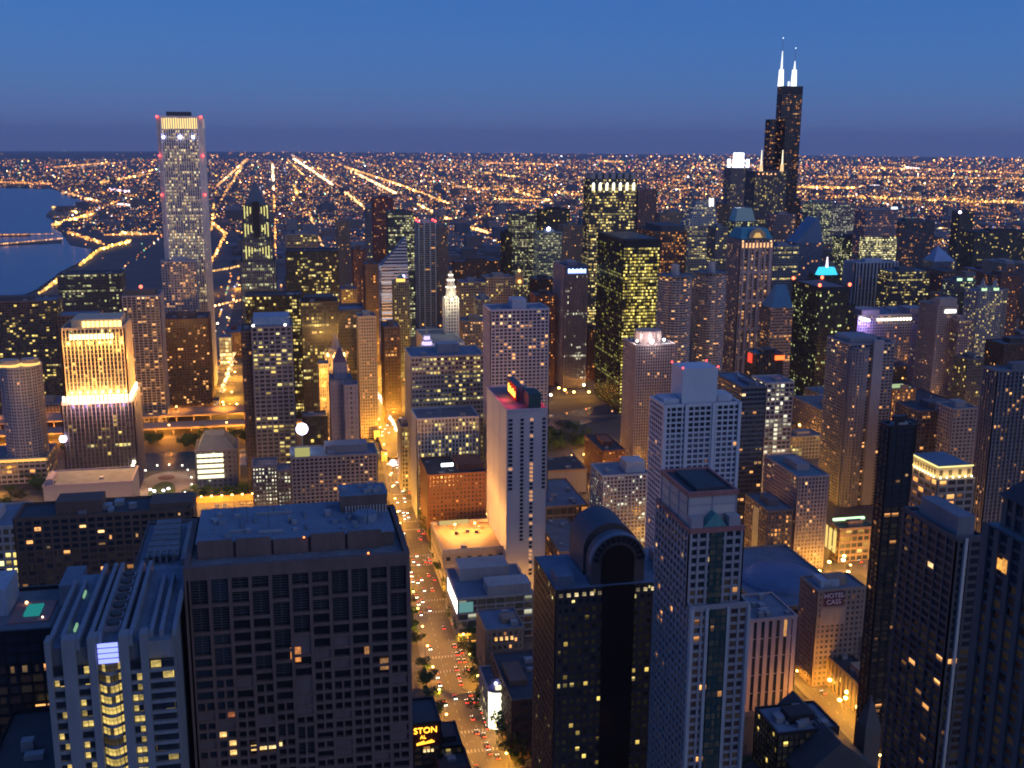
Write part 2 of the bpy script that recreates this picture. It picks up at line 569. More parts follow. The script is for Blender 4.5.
# ------------------------------------------------------------------ facade styles
G = glazing
s_flats = St(BEIGE, G((0.07, 0.0, 0.0), WARM, 1.0), 4.2, 3.1, 1.5, 1.2, 0.25, 0.3)
s_flats_grey = St(GREY, G((0.06, 0.0, 0.0), WARM, 1.0), 4.4, 3.1, 1.2, 1.0, 0.4, 0.3)
s_balc = St(PALE, G((0.09, 0.0, 0.0), WARM, 1.0), 5.0, 3.0, 0.8, 0.9, 0.3, 1.1)
s_dark = St(BLACK, G((0.05, 0.02, 0.0), YEL, 1.0), 3.0, 3.9, 0.4, 1.0, 0.4, 0.15)
s_darkbrown = St(BRONZE, G((0.07, 0.01, 0.0), WARM, 1.0), 2.8, 3.6, 0.8, 1.1, 0.4, 0.15)
s_office = St(GREY, G((0.08, 0.08, 0.04), YEL, 1.0), 3.6, 3.9, 0.8, 1.2, 0.4, 0.3)
s_beige_office = St(BEIGE, G((0.10, 0.05, 0.02), YEL, 1.0), 3.4, 3.9, 1.2, 1.4, 0.3, 0.25)
s_masonry = St(TAN, G((0.10, 0.02, 0.0), WARM, 1.0), 3.2, 3.7, 1.6, 1.7, 0.25, 0.2)
s_brick = St(BRICK, G((0.22, 0.03, 0.0), ORG, 1.1), 3.2, 3.6, 1.7, 1.8, 0.25, 0.2)
s_loft = St(BROWN, G((0.10, 0.02, 0.0), ORG, 1.0), 3.6, 3.8, 1.3, 1.5, 0.25, 0.2)
s_ribs = St(WHITE, G((0.06, 0.05, 0.02), YEL, 1.0), 1.7, 3.9, 0.7, 0.5, 0.7, 0.1)
s_blank = St(PALE, G((0.0, 0.0, 0.0), WARM, 1.0, wallc=(0.36, 0.33, 0.31), glass=(0.36, 0.33, 0.31)), 9, 5, 0.5, 0.4, 0.15, 0.1)

# ================================================================== 1. the near row, bottom of the picture
# -- tower with a hollowed bay of yellow-lit rooms and a blue-white lit crown screen
X0, X1, S, D, z = foot(44, 172, 648, 270, 52)
b = Bld('apartment_tower', 'pale tower with bright yellow window rows down a curved centre bay and long trough roof', (X0 + X1) / 2, -(S + D / 2))
b.wcount = 1
W = X0 - X1
WHITE2 = wall((.19, .21, .235))
stw = St(WHITE, G((0.10, 0, 0), YEL, 1.0), 3.6, 2.95, 0.8, 1.15, 0.3, 0.25)
fr = lambda a: X0 - W * a            # a = share of the width from the left as seen
bays = [(0.0, 0.045, 0, 0), (0.045, 0.13, 1, 1.2), (0.13, 0.235, 0, 0), (0.235, 0.33, 1, 1.2), (0.33, 0.39, 0, 0), (0.39, 0.575, 2, 2.2),
        (0.575, 0.65, 0, 0), (0.65, 0.74, 1, 1.2), (0.74, 0.80, 0, 0), (0.80, 1.0, 1, 1.2)]
wallp = b.mb('wall')
wallp.box(X1 + 1, X0 - 1, -(S + D), -(S + 3.0), 0, z - 2, WHITE2)
for a, c, k, dep in bays:
    if k == 0:
        wallp.box(fr(c), fr(a), -(S + 4), -S, 0, z + 1.5, WHITE2)
rngb = random.Random(5)
pm = {}
def free_window(b, x, y, zc, w_, h_, col, rz=0.0, name='window'):
    key = (round(w_, 2), round(h_, 2), name)
    if key not in pm:
        m = MB(); m.box(-w_ / 2, w_ / 2, -0.1, 0.1, -h_ / 2, h_ / 2, window_pane(), True)
        o = m.build(name); pm[key] = o.data
    else:
        o = bpy.data.objects.new(name, pm[key]); COL.objects.link(o)
    o.parent = b.root
    o.location = (x - b.o[0], y - b.o[1], zc); o.rotation_euler = (0, 0, rz)
    o.color = (*col, 1)
    return o
nfl = int((z - 6) / 2.95)
glz = b.mb('glazing')
lit_rows = {2: 1, 3: 1, 4: 1, 5: 1, 6: 1, 8: 1, 9: 1, 10: .6, 11: 1, 12: .8, 14: .7, 15: .5, 18: .6}
for a, c, k, dep in bays:
    if not k: continue
    xa, xb = fr(a), fr(c)
    wd = xa - xb
    if k == 1:
        glz.face([(xb, -(S + dep), 0), (xa, -(S + dep), 0), (xa, -(S + dep), z - 6), (xb, -(S + dep), z - 6)], stw.glass, [(0, 0), (2, 0), (2, nfl), (0, nfl)])
    for j in range(nfl):
        zc = z - 7.5 - j * 2.95
        if k == 1:
            wallp.box(xb, xa, -(S + dep + 1), -(S + 0.5), zc - 1.9, zc - 1.05, WHITE2)
            if j < 12:
                for q in (0.27, 0.73):
                    on = (rngb.random() < 0.75 if (a > 0.6 and a < 0.7 and lit_rows.get(j)) else rngb.random() < (0.26 if a < 0.3 else 0.13))
                    col = (1.0, .72, .2) if on else (0, 0, 0)
                    p = rngb.uniform(.2, .7)
                    free_window(b, xb + wd * q, -(S + dep - 0.05), zc + 0.1, wd * 0.4, 1.8, [v * p for v in col])
        else:
            for q in range(6):          # the curved bay bows out between its piers
                t0, t1 = q / 6, (q + 1) / 6
                f = lambda t: (xb + wd * t, -(S + 2.6) + 2.0 * math.sin(math.pi * t))
                p0, p1 = f(t0), f(t1)
                wallp.face([(*p0, zc - 1.95), (*p1, zc - 1.95), (*p1, zc - 0.95), (*p0, zc - 0.95)], WHITE2)
                wallp.face([(*p0, zc - 0.95), (*p1, zc - 0.95), (p1[0], p1[1] - 2, zc - 0.95), (p0[0], p0[1] - 2, zc - 0.95)], WHITE2)
                lv = lit_rows.get(j, 0.0)
                p = rngb.uniform(.3, .8) if rngb.random() < lv * 0.85 else (0.03 if rngb.random() < .8 else 0.4)
                if j < 17:
                    free_window(b, (p0[0] + p1[0]) / 2, (p0[1] + p1[1]) / 2 - 0.15, zc + 0.05, wd / 6 * 0.92, 1.9,
                                (p, p * .70, p * .17), math.atan2(p1[1] - p0[1], p1[0] - p0[0]))
                else:
                    glz.face([(*p0, zc - 0.95), (*p1, zc - 0.95), (*p1, zc + 1), (*p0, zc + 1)], stw.glass, [(q, j), (q + 1, j), (q + 1, j + 1), (q, j + 1)])
# crown: the lit screen, the fins running back along the roof and the troughs between them
c0, c1 = fr(.575), fr(.39)
for k in range(4):
    m = b.new('crown_screen')
    m.box(c0 + 0.4, c1 - 0.4, -(S + 1.2), -(S + 0.8), z - 6.0 + k * 1.45, z - 5.0 + k * 1.45, glow((0.25, 0.30, 1.0), 1.6), True)
rf = b.mb('roof')
rf.box(X1 + 1, X0 - 1, -(S + D), -(S + 3), z - 2, z - 1.9, ROOFB)
for a in (0.0, 0.09, 0.235, 0.33, 0.39, 0.575, 0.65, 0.80, 0.88, 0.985):
    m = b.new('roof_fin')
    h = 3.2 if 0.2 < a < 0.7 else 2.0
    m.box(fr(a) - 1.0, fr(a), -(S + D - (0 if 0.2 < a < .7 else 8)), -(S + (1 if 0.2 < a < .7 else 5)), z - 1.9, z + h - 2, wall((.17, .21, .26)))
for k in range(7):
    m = b.new('cooling_fan')
    m.box(fr(.55), fr(.42), -(S + 10 + k * 5.6 + 3.6), -(S + 10 + k * 5.6), z - 1.85, z - 0.2, STEEL)
    m.cone((fr(.55) + fr(.42)) / 2, -(S + 11.8 + k * 5.6), z - 0.2, z + 0.5, 1.6, 1.5, ROOFD)
for k, (a, yy) in enumerate(((.16, 12), (.12, 34), (.25, 26))):
    m = b.new('roof_light')
    m.box(fr(a) - .5, fr(a), -(S + yy + 4), -(S + yy), z - 1.8, z - 1.0, glow((0.5, 1.0, 0.6), 0.35))
b.done()
REG.append((X1, X0, S, S + D, 40, 182, 575, 768, 'x', z))

# -- the broad brown block with openings of many sizes
X0, X1, S, D, z = foot(183, 410, 571, 300, 44)
b = Bld('office_block', 'huge dark brown stone block with window openings of many sizes, broadest in the photo', (X0 + X1) / 2, -(S + D / 2))
b.wcount = 1
MAV = wall((0.135, 0.09, 0.08), var=0.35)
b.mb('glazing').box(X1 + 1.2, X0 - 1.2, -(S + D - 1), -(S + 1.2), 0, z - 1, G((0, 0, 0), glass=(0.006, 0.007, 0.009), rough=.3))
wl = b.mb('wall')
W = X0 - X1
cols_n = 10
cw = W / (cols_n + 1.35)
def face_grid(wl, xs, zs, y, openings, dep, mat):
    pass
# north face: a grid of columns; in each the openings are stacked in heights that shrink downwards
wl.box(X1, X0, -(S + 1.6), -S, z - 3.2, z + 0.6, MAV)            # top beam
xs = [X0 - 1.6]
rngp = random.Random(11)
wn_i = 0
for c in range(cols_n + 1):
    xw = cw if c < cols_n else cw * 1.0
    xr_, xl_ = X0 - 1.2 - c * cw - cw, X0 - 1.2 - c * cw
    if c == cols_n: xr_ = X1 + 1.2
    wl.box(xl_ - 0.5, xl_ + 0.5, -(S + 1.4), -S, 0, z - 3.2, MAV)
    zc = z - 3.2
    level = 0
    while zc > 3:
        d = z - zc
        if d < 12: hs = rngp.choice((7.5, 7.5, 3.6)) if c not in (2, 6) else 3.4
        elif d < 26: hs = rngp.choice((5.6, 3.2, 6.2)) if c in (0, 1, 4, 5) else 2.9
        elif d < 44: hs = rngp.choice((2.6, 2.6, 4.6)) if c in (4, 5, 3) else 2.5
        else: hs = rngp.choice((2.1, 2.1, 2.1, 4.2)) if c in (4, 5) else 2.1
        gap = 0.95
        zb = max(0.5, zc - hs)
        blank = d > 14 and rngp.random() < 0.10
        split = (d > 40 and rngp.random() < 0.75) or (d > 30 and rngp.random() < .35)
        wl.box(xr_, xl_, -(S + 1.2), -S - 0.08, zb - gap, zb, MAV)
        if blank:
            wl.box(xr_ + .4, xl_ - .4, -(S + 1.0), -S - 0.45, zb, zc, wall((0.13, 0.10, 0.10), rough=.4))
        else:
            if split:
                xm = (xr_ + xl_) / 2
                wl.box(xm - 0.3, xm + 0.3, -(S + 1.1), -S - 0.1, zb, zc, MAV)
            if hs > 3:
                nm_ = int(hs / 0.8)
                for q in range(1, nm_):
                    wl.box(xr_ + .4, xl_ - .4, -(S + 1.05), -S - 0.75, zc - q * 0.8 - .06, zc - q * 0.8 + .06, DGREY)
                xm = (xr_ + xl_) / 2
                wl.box(xm - 0.08, xm + 0.08, -(S + 1.08), -S - 0.7, zb, zc, DGREY)
            if wn_i < 100 and (d > 20 or rngp.random() < .3):
                parts_ = ((-.25, .42), (.25, .42)) if split else ((0, .88),)
                for dx, wf in parts_:
                    wn_i += 1
                    r_ = rngp.random()
                    cc = (0, 0, 0)
                    if c >= 8 and r_ < 0.35: cc = (0.30, 0.12, 0.03)
                    elif d > 45 and r_ < 0.12: cc = (1.0, 0.6, 0.2)
                    elif d > 30 and r_ < 0.14: cc = (0.25, 0.08, 0.03)
                    free_window(b, (xr_ + xl_) / 2 + dx * cw, -(S + 0.95), (zb + zc) / 2, cw * wf * .86, (zc - zb) * .9, cc)
        zc = zb - gap
for dx, zt, w_, h_, cc in ((0.47, 28.5, 3.0, 4.6, (0.55, 0.2, 0.05)), (0.28, 57, 3.6, 1.7, (1.0, .62, .2)), (0.35, 57, 5.4, 1.7, (1.0, .72, .3)),
                           (0.235, 66, 2.2, 1.8, (1.2, .75, .3)), (0.80, 29, 2.2, 3.6, (0.30, .13, .04)), (0.88, 34, 3.4, 3.6, (0.25, .12, .04)),
                           (0.70, 80, 2.0, 1.8, (1.2, .8, .35)), (0.63, 80, 2.0, 1.8, (1.2, .8, .35))):
    free_window(b, X0 - W * dx, -(S + 0.35), z - zt, w_, h_, cc)
# east and west faces carry the same grid, simpler
for sx, xx in ((1, X0), (-1, X1)):
    for k in range(8):
        y = -(S + k * (D - 1) / 7)
        wl.box(xx - 1.2 if sx > 0 else xx, xx if sx > 0 else xx + 1.2, y - 1, y, 0, z - 3.2, MAV)
    for q in range(int(z / 4.2)):
        wl.box(xx - 1.0 if sx > 0 else xx + .1, xx - .1 if sx > 0 else xx + 1.0, -(S + D), -S - 1.3, q * 4.2, q * 4.2 + 1.3, MAV)
    wl.box(xx - 1.6 if sx > 0 else xx, xx if sx > 0 else xx + 1.6, -(S + D), -S - 1.6, z - 3.2, z + .6, MAV)
wl.box(X1, X0, -(S + D), -(S + D - 1.5), 0, z + .6, MAV)
rf = b.mb('roof')
rf.box(X1 + 1.6, X0 - 1.6, -(S + D - 1.5), -(S + 1.6), z - 2, z - 0.9, ROOF)
rf.box(X1 + 3.5, X0 - 3, -(S + D - 3), -(S + 11), z - 0.9, z + 3.4, MAV)
rf.box(X1 + 3.3, X0 - 2.8, -(S + D - 2.8), -(S + 10.8), z + 3.4, z + 3.8, ROOFB)
for k in range(5):           # stone screens along the front of the raised roof
    a0 = X0 - 3.4 - k * (W - 10) / 5
    m = b.new('roof_screen')
    m.box(a0 - (W - 10) / 5 + 0.8, a0, -(S + 10.7), -(S + 9.8), z - 0.85, z + (4.6 if k != 2 else 3.6), MAV)
m = b.new('penthouse'); m.box(X1 + 3.5, X1 + 18, -(S + D - 3), -(S + 30), z + 3.85, z + 9.0, MAV)
m.box(X1 + 3.3, X1 + 18.2, -(S + D - 2.8), -(S + 29.8), z + 9.0, z + 9.3, ROOFB)
rr = random.Random(4)
for k in range(26):
    x = rr.uniform(X1 + 5, X0 - 6); y = -rr.uniform(S + 13, S + D - 6); a = rr.uniform(.6, 2.2)
    if x < X1 + 20 and y < -(S + 27): continue
    b.box('roof_unit', x, x + a, y, y + a, z + 3.82, z + 3.82 + rr.uniform(.5, 2.0), STEEL if k % 3 else ROOFB)
for k in range(8):
    x = rr.uniform(X1 + 4.5, X1 + 16); y = -rr.uniform(S + 32, S + D - 4)
    b.box('roof_unit', x, x + 1.5, y, y + 1.2, z + 9.32, z + 9.3 + rr.uniform(.6, 1.8), STEEL)
for k in range(7):
    x = rr.uniform(X1 + 22, X0 - 14); y = -rr.uniform(S + 16, S + D - 9); l_ = rr.uniform(5, 14)
    if k % 2: b.box('roof_duct', x, x + l_, y, y + .7, z + 3.82, z + 4.5, STEEL)
    else: b.box('roof_duct', x, x + .7, y, y + l_ * .5, z + 3.82, z + 4.4, ROOF)
for k in range(5):
    x = rr.uniform(X1 + 6, X0 - 8); y = -rr.uniform(S + 13, S + D - 6); b.new('roof_antenna').cone(x, y, z + 3.82, z + rr.uniform(7, 11), .12, .05, DGREY, 5)
m = b.new('cooling_tower'); m.cone(X1 + 11, -(S + 22), z + 3.82, z + 6.2, 3.6, 3.6, ROOFB, 18)
for k in range(14):
    m = b.new('railing_post'); x = X1 + 4 + k * .95
    m.box(x, x + .25, -(S + 28.4), -(S + 28.1), z + 3.82, z + 6.3, WHITE)
b.beacon(X1 + 30, -(S + 9), z + 3.9, .3, (1, .2, .05), 4)
b.beacon(X1 + 12, -(S + 1), z + .7, .3, (1, .25, .05), 4)
b.done()
REG.append((X1, X0, S, S + D, 133, 412, 500, 768, 'x', z))

# -- black block with the rooftop pool, bottom left
b = T('apartment_block', 'black glass block with a turquoise swimming pool on its roof at lower left', -60, 52, 640, 330, 34, st=St(BLACK, G((0.05, 0.01, 0), WARM, .9), 3.4, 3.3, .5, 1.0, .3, .2),
      yb=715, win=60, share=.12, pent=(), units=0, hold=True)
xa, za = at_south(25, 625, 342)
m = b.new('pool'); m.box(xa - 4.6, xa, -349, -341, b.z + .3, b.z + 1.3, glow((0.03, 0.42, 0.42), .4))
m = b.new('pool_deck'); m.box(xa - 8, xa + 4, -353, -337, b.z + .06, b.z + .5, wall((.3, .16, .15)))
b.box('penthouse', xa + 5, xa + 22, -360, -344, b.z + .1, b.z + 9, BLUEW)
b.box('penthouse', xa - 16, xa - 10, -362, -346, b.z + .1, b.z + 8, ROOFB)
b.beacon(xa + 1, -351, b.z + .6, .5, (1, .55, .2), 5, 'deck_lamp'); b.beacon(xa - 6, -339, b.z + .6, .3, (1, .7, .5), 4, 'deck_lamp')
b.done()
T('flat_roofed_block', 'low building with bare grey roof in the bottom left corner', -70, 48, 904, 236, 85, st=s_dark, yb=768, pent=(), units=4, roofm=ROOFD, cat='building')
# -- the long slab behind
T('apartment_slab', 'long wide brown apartment slab dotted with orange windows beneath the gold-lit tower', 14, 192, 521, 500, 22,
  st=St(BROWN, G((0.10, 0.0, 0), WARM, .9), 3.9, 3.0, 1.1, 1.1, .3, .35), yb=690, win=100, share=.10, faces=('n',), roofm=ROOFD,
  pent=((.52, .78, .2, .8, 6), (.0, .25, .2, .9, 2.5)), units=8, cat='apartment block')
b = T('glass_roofed_block', 'dark block with stepped pale blue glass roof between the pale tower and the brown block', 133, 196, 576, 372, 52,
      st=St(DGREY, G((0.06, 0, 0), WARM, .9), 4, 3.4, .5, 1.2, .3, .3), yb=600, pent=(), units=0, roofm=ROOFB, hold=True, cat='office building')
W = b.X0 - b.X1
for k in range(7):
    y0 = b.S + 12 + k * 5.2
    m = b.new('skylight'); hh = 3.5 + k * .5
    m.box(b.X1 + W * .32 + k * .25, b.X0 - W * .12 - k * .2, -(y0 + 4.6), -y0, b.z + .1, b.z + hh * .5, ROOF)
m = b.new('roof_arch'); m.box(b.X1 + W * .08, b.X1 + W * .26, -(b.S + 46), -(b.S + 6), b.z + .1, b.z + 2.6, ROOF)
for k in range(5):
    m = b.new('roof_fin'); m.box(b.X0 - W * .2 - k * 2.2, b.X0 - W * .2 - k * 2.2 + .8, -(b.S + 14), -(b.S + 9), b.z + .1, b.z + 3.0 + k * .2, ROOF)
b.done()
T('corner_block', 'cream building glowing at its ground floor cut by the left edge', -60, 17, 532, 600, 40, st=St(PALE, G((.12, .1, .1), YEL, 1.1), 4, 4.4, 1.2, 1.6, .3, .3), yb=600, units=2, roofm=ROOFB, cat='building')

# -- arched twin-vault tower (right of the avenue)
X0, X1, S, D, z = foot(556, 680, 590, 400, 40, xl=535)
b = Bld('arched_office_tower', 'black tower with a great round arch and barrel vault on its top', (X0 + X1) / 2, -(S + D / 2))
b.wcount = 1
DK = wall((0.075, 0.06, 0.058), rough=.5, var=.2)
VO = wall((.10, .08, .078), rough=.5, var=.2)
sta = St(DK, G((0.05, 0.02, 0), YEL, .8, glass=(.01, .012, .015)), 3.0, 3.7, 1.2, 1.7, .35, .3)
poly = rect(X1, X0, -(S + D), -S)
b.tier(poly, 0, z, sta)
W = X0 - X1
xc = X0 - W * .5
Rr = W * .215
vz = z + 3.5
m = b.mb('vault')
nseg = 18
for dd0, dd1, rr_, hh in ((2.0, 9.0, Rr, 0.0), (13.0, D - 2, Rr * 1.02, 1.0)):
    pts = [(xc - rr_ * math.cos(math.pi * i / nseg), vz + 6 + hh + rr_ * math.sin(math.pi * i / nseg)) for i in range(nseg + 1)]
    pts = [(pts[0][0], z)] + pts + [(pts[-1][0], z)]
    for i in range(len(pts) - 1):
        (xa, za), (xb, zb) = pts[i], pts[i + 1]
        m.face([(xa, -(S + dd0), za), (xb, -(S + dd0), zb), (xb, -(S + dd1), zb), (xa, -(S + dd1), za)], wall((.075, .09, .11)) if rr_ == Rr else wall((.06, .08, .11)))
    m.face([(x, -(S + dd0), zz) for x, zz in pts], VO)
    m.face([(x, -(S + dd1), zz) for x, zz in reversed(pts)], DK)
# arch rim, voussoir windows and the black middle
m = b.mb('arch_rim')
m_rim, m_trim = m, b.mb('arch_trim')
for i in range(nseg):
    a0, a1 = math.pi * i / nseg, math.pi * (i + 1) / nseg
    for r0, r1, off, mt in ((Rr, Rr + .6, -1.2, wall((.14, .18, .23))), (Rr * .62, Rr * .66, -.6, DK)):
        m = m_rim if r0 == Rr else m_trim
        q = [(xc - r * math.cos(a), -(S + 2 + off), vz + 6 + r * math.sin(a)) for r, a in ((r0, a0), (r0, a1), (r1, a1), (r1, a0))]
        m.face(q[::-1], mt)
        q2 = [(p[0], p[1] - 3, p[2]) for p in (q[2], q[3])]
        m.face([q[3], q[2], q2[0], q2[1]], mt)
for i in range(13):
    a = math.pi * (i + .5) / 13
    o = free_window(b, xc - Rr * .83 * math.cos(a), -(S + 1.9), vz + 6 + Rr * .83 * math.sin(a), 1.7, 2.2, (0, 0, 0), name='arch_pane')
    o.rotation_euler = (0, a - math.pi / 2, 0)
GL = G((0, 0, 0), glass=(.004, .005, .006), rough=.25)
m = b.mb('arch_window')
pts = [(xc - Rr * .6 * math.cos(math.pi * i / 16), vz + 6 + Rr * .6 * math.sin(math.pi * i / 16)) for i in range(17)]
m.face([(pts[0][0], -(S + 1.7), 20)] + [(x, -(S + 1.7), zz) for x, zz in pts] + [(pts[-1][0], -(S + 1.7), 20)], GL)
m.face([(pts[0][0], -(S - .6), 20), (pts[0][0], -(S - .6), z), (pts[-1][0], -(S - .6), z), (pts[-1][0], -(S - .6), 20)][::-1], GL)
m.box(pts[0][0], pts[-1][0], -(S + 2), -(S - .55), 20, z, GL)
for k in range(16):
    t = k / 15
    on = 0.16 < abs(t - .5)
    free_window(b, X0 - 2 - (W - 4) * t, -(S - .45), z - 2.6, 1.5, 1.5, [v * (.15 + .9 * ((k * 7) % 5) / 4) for v in (.8, .62, .32)] if on or k % 3 == 0 else (.02, .015, .01))
b.roof(poly, z, ROOFB, 0)
b.box('penthouse', X0 - 8, X0 - 1, -(S + 13), -(S + 2), z + .1, z + 4.6, ROOFB)
b.box('penthouse', X1 + 1, X1 + 5, -(S + 25), -(S + 6), z + .1, z + 5, ROOFB)
b.windows(66, 0.12, YEL, 1.0, ('n', 'e'), 8)
b.done()
REG.append((X1, X0, S, S + D, 533, 652, 525, 768, 'x', z))
T('podium_roof', 'broad dark shopping podium roof at the foot of the arched black tower', 608, 668, 750, H=52, depth=60, st=s_dark, yb=768, roofm=ROOFD, pent=(), cat='building')

# -- slender stone-and-glass tower with stepped pavilion top
X0, X1, S, D, z = foot(692, 748, 610, 330, 30, xl=656)
b = Bld('residential_tower', 'slender white-piered tower with green glass strip and stepped blue-roofed top', (X0 + X1) / 2, -(S + D / 2))
b.wcount = 1
PK = wall((.36, .33, .33), var=.15)
stp = St(PK, G((.045, .0, 0), WARM, 1.1), 3.3, 3.1, .9, 1.1, .5, .35)
W = X0 - X1
base = rect(X1, X0, -(S + D), -S)
b.tier(base, 0, z, stp)
b.roof(base, z, ROOFT, 1.2, PK)
zt = at_south(692, 498, S + 6)[1]
X0u, X1u = X0 + .5, at_south(742, 500, S + 6)[0]
up_ = rect(X1u, X0u, -(S + D), -(S + 4))
zs = at_south(690, 532, S + 4)[1]
b.tier(up_, z, zs, stp)
b.roof(up_, zs, ROOFD, 1.0, wall((.36, .15, .13)))
up2 = rect(X1u + .5, X0u - 1.0, -(S + D - 1), -(S + 9))
blank = St(PK, G((0, 0, 0), wallc=(.4, .37, .37), glass=(.4, .37, .37)), 8, 4, .4, .4, .1, .1)
b.tier(up2, zs, zt, blank)
b.roof(up2, zt, ROOFD, 1.0, wall((.36, .15, .13)))
b.box('roof_pavilion', up2[0][0] + 3, up2[1][0] - 4, up2[0][1] + 3, up2[2][1] - 3, zt + .1, zt + 1.4, ROOFD)
b.box('corner_pavilion', X0u - 5, X0u - .8, -(S + 9), -(S + 4.5), zs + .1, zs + 4.4, PK)
b.box('corner_pavilion', X1u + .8, X1u + 5, -(S + 9), -(S + 4.5), zs + .1, zs + 4.4, PK)
m = b.new('gable'); xm = (X0u + X1u) / 2
m.prism([(xm - 5, -(S + 9.5)), (xm + 5, -(S + 9.5)), (xm + 5, -(S + 5)), (xm - 5, -(S + 5))], zs + .1, zs + 5.6, COPPER, [(xm - .3, -(S + 9.5)), (xm + .3, -(S + 9.5)), (xm + .3, -(S + 5)), (xm - .3, -(S + 5))])
m = b.mb('glass_bay')        # the green glass strip between the piers
TG = G((.06, 0, 0), WARM, 1.0, glass=(.02, .06, .06), rough=.12)
m.face([(xm - 3, -(S - 1.2), 0), (xm + 3, -(S - 1.2), 0), (xm + 3, -(S - 1.2), z), (xm - 3, -(S - 1.2), z)], TG, [(0, 0), (3, 0), (3, 60), (0, 60)])
for sx in (-1, 1):
    m.face([(xm + 3 * sx, -S, 0), (xm + 3 * sx, -(S - 1.2), 0), (xm + 3 * sx, -(S - 1.2), z), (xm + 3 * sx, -S, z)][::sx], TG)
m.face([(xm - 2.4, -(S + 3.4), z), (xm + 2.4, -(S + 3.4), z), (xm + 2.4, -(S + 3.4), zs), (xm - 2.4, -(S + 3.4), zs)], TG, [(0, 0), (2, 0), (2, 12), (0, 12)])
wp = b.mb('pier')
for x in (X0 + .1, xm + 3.9, xm - 3.9, X1 - .1):
    wp.box(x - .55, x + .55, -(S + 1), -(S - 1.0), 0, z + .5, WHITE)
b.windows(100, .05, WARM, 1.0, ('n', 'e'), 31)
b.done()
REG.append((X1, X0, S, S + D, 650, 748, 484, 768, 'x', z))

# -- the tall dark slab and its neighbours at lower right
b = T('apartment_tower', 'tall dark tower with long slanting row of balconies and white corner line at lower right', 957, 983, 541, 300, xl=905, st=St(DGREY, G((.05, 0, 0), WARM, 1.0, glass=(.012, .014, .018)), 5.2, 2.95, .8, 1.05, .55, .4),
      yb=768, win=100, share=.04, pent=((.15, .8, .1, .8, 7),), units=6, roofm=ROOF, hold=True, pmat=wall((.17, .19, .22)))
b.mb('corner_pier').box(b.X0 - (b.X0 - b.X1) * .3 - .5, b.X0 - (b.X0 - b.X1) * .3 + .5, -(b.S + 1), -(b.S - 1.2), 0, b.z + 1, WHITE)
b.done()
X0, X1, S, D, z = foot(1056, 1150, 560, 235, xl=987)
b = Bld('stone_tower', 'dark stone tower with pitched roof and one orange window cut by the right edge', (X0 + X1) / 2, -(S + D / 2))
b.wcount = 1
b.tier(rect(X1, X0, -(S + D), -S), 0, z, St(wall((.11, .10, .10)), G((0.015, 0, 0), WARM, 1.0, glass=(.012, .014, .018)), 6.2, 3.3, 2.2, .9, .9, .3))
pz = z
b.roof(rect(X1, X0, -(S + D), -S), z, ROOF, 0)
inn = rect(X1 + 4, X0 - 3, -(S + D - 3), -(S + 3))
b.tier(inn, z, z + 9, St(wall((.11, .10, .10)), s_dark.glass, 5, 4, 1.6, 1.2, .5, .3))
b.mb('hip_roof').prism(shrink(inn, -1.5), z + 9, z + 24, ROOFD, rect(inn[0][0] + 9, inn[1][0] - 9, inn[0][1] + 11, inn[2][1] - 11))
b.windows(60, .0, WARM, 1.0, ('n', 'e'), 3)
_d = ray(1005, 565); _t = X0 / _d.x
for _q in (-1.1, 1.1): free_window(b, X0 + .95, _d.y * _t + _q, EYE + _d.z * _t + _q * .1, 1.9, 3.6 + _q * .4, (1.0, .42, .08) if _q < 0 else (.7, .3, .06), math.pi / 2)
b.done()
REG.append((X1, X0, S, S + D, 945, 1024, 478, 768, 'x', z))
b = T('dark_tower', 'narrow black apartment tower standing right of the bright street crossing', 890, 915, 428, 480, xl=881, st=St(BLACK, G((.045, 0, 0), WARM, .9, glass=(.012, .014, .018)), 4.4, 3.0, .8, 1.0, .4, .3), yb=640, win=70, share=.05, units=3)

# ================================================================== 2. the avenue and the blocks beside it
b = T('glass_fronted_shop', 'low pale store with a dazzling white lit glass corner on the avenue', 458, 533, 600, H=30, depth=52, st=St(PALE, G((.06, .0, .0), WHT), 6, 5, .6, 1.2, .3, .3), yb=640, roofm=ROOFB, pent=(), units=0, hold=True, cat='store')
W = b.X0 - b.X1
b.box('penthouse', b.X1 + 1, b.X0 - W * .40, -(b.S + 18), -(b.S + 2), b.z + .1, b.z + 7, PALE)
b.box('penthouse', b.X1 + W * .2, b.X0 - W * .12, -(b.S + 50), -(b.S + 30), b.z + .1, b.z + 9, PALE)
for k in range(5): b.box('roof_unit', b.X1 + 6 + k * 5, b.X1 + 9 + k * 5, -(b.S + 28), -(b.S + 20), b.z + .1, b.z + 2.5, ROOFB)
for k in range(6):
    m = b.new('lit_window'); m.box(b.X0 - .2, b.X0 + .4, -(b.S + 2 + k * 7 + 5.6), -(b.S + 2 + k * 7), b.z - 11, b.z - 1, glow((1.0, .93, .86), 2.6, True))
m = b.new('lit_window'); m.box(b.X0 - 10, b.X0 - .6, -(b.S), -(b.S - .5), b.z - 9, b.z - 2, glow((.25, .6, .6), .35))
b.done()
b = T('stone_building', 'dark stone building with a row of lit attic windows right of the avenue trees', 486, 524, 632, H=42, xl=477, st=St(TAN, G((.04, 0, 0), WARM, 1), 3.5, 4, 1.8, 2, .3, .3), yb=690, roofm=ROOFB, pent=((.1, .5, .3, .6, 3),), hold=True, cat='building')
for k in range(4): free_window(b, b.X0 - 6 - k * 3.2, -(b.S - .35), b.z - 5, 1.6, 2.2, (1.2, .62, .2) if k else (1.0, .5, .12))
b.done()
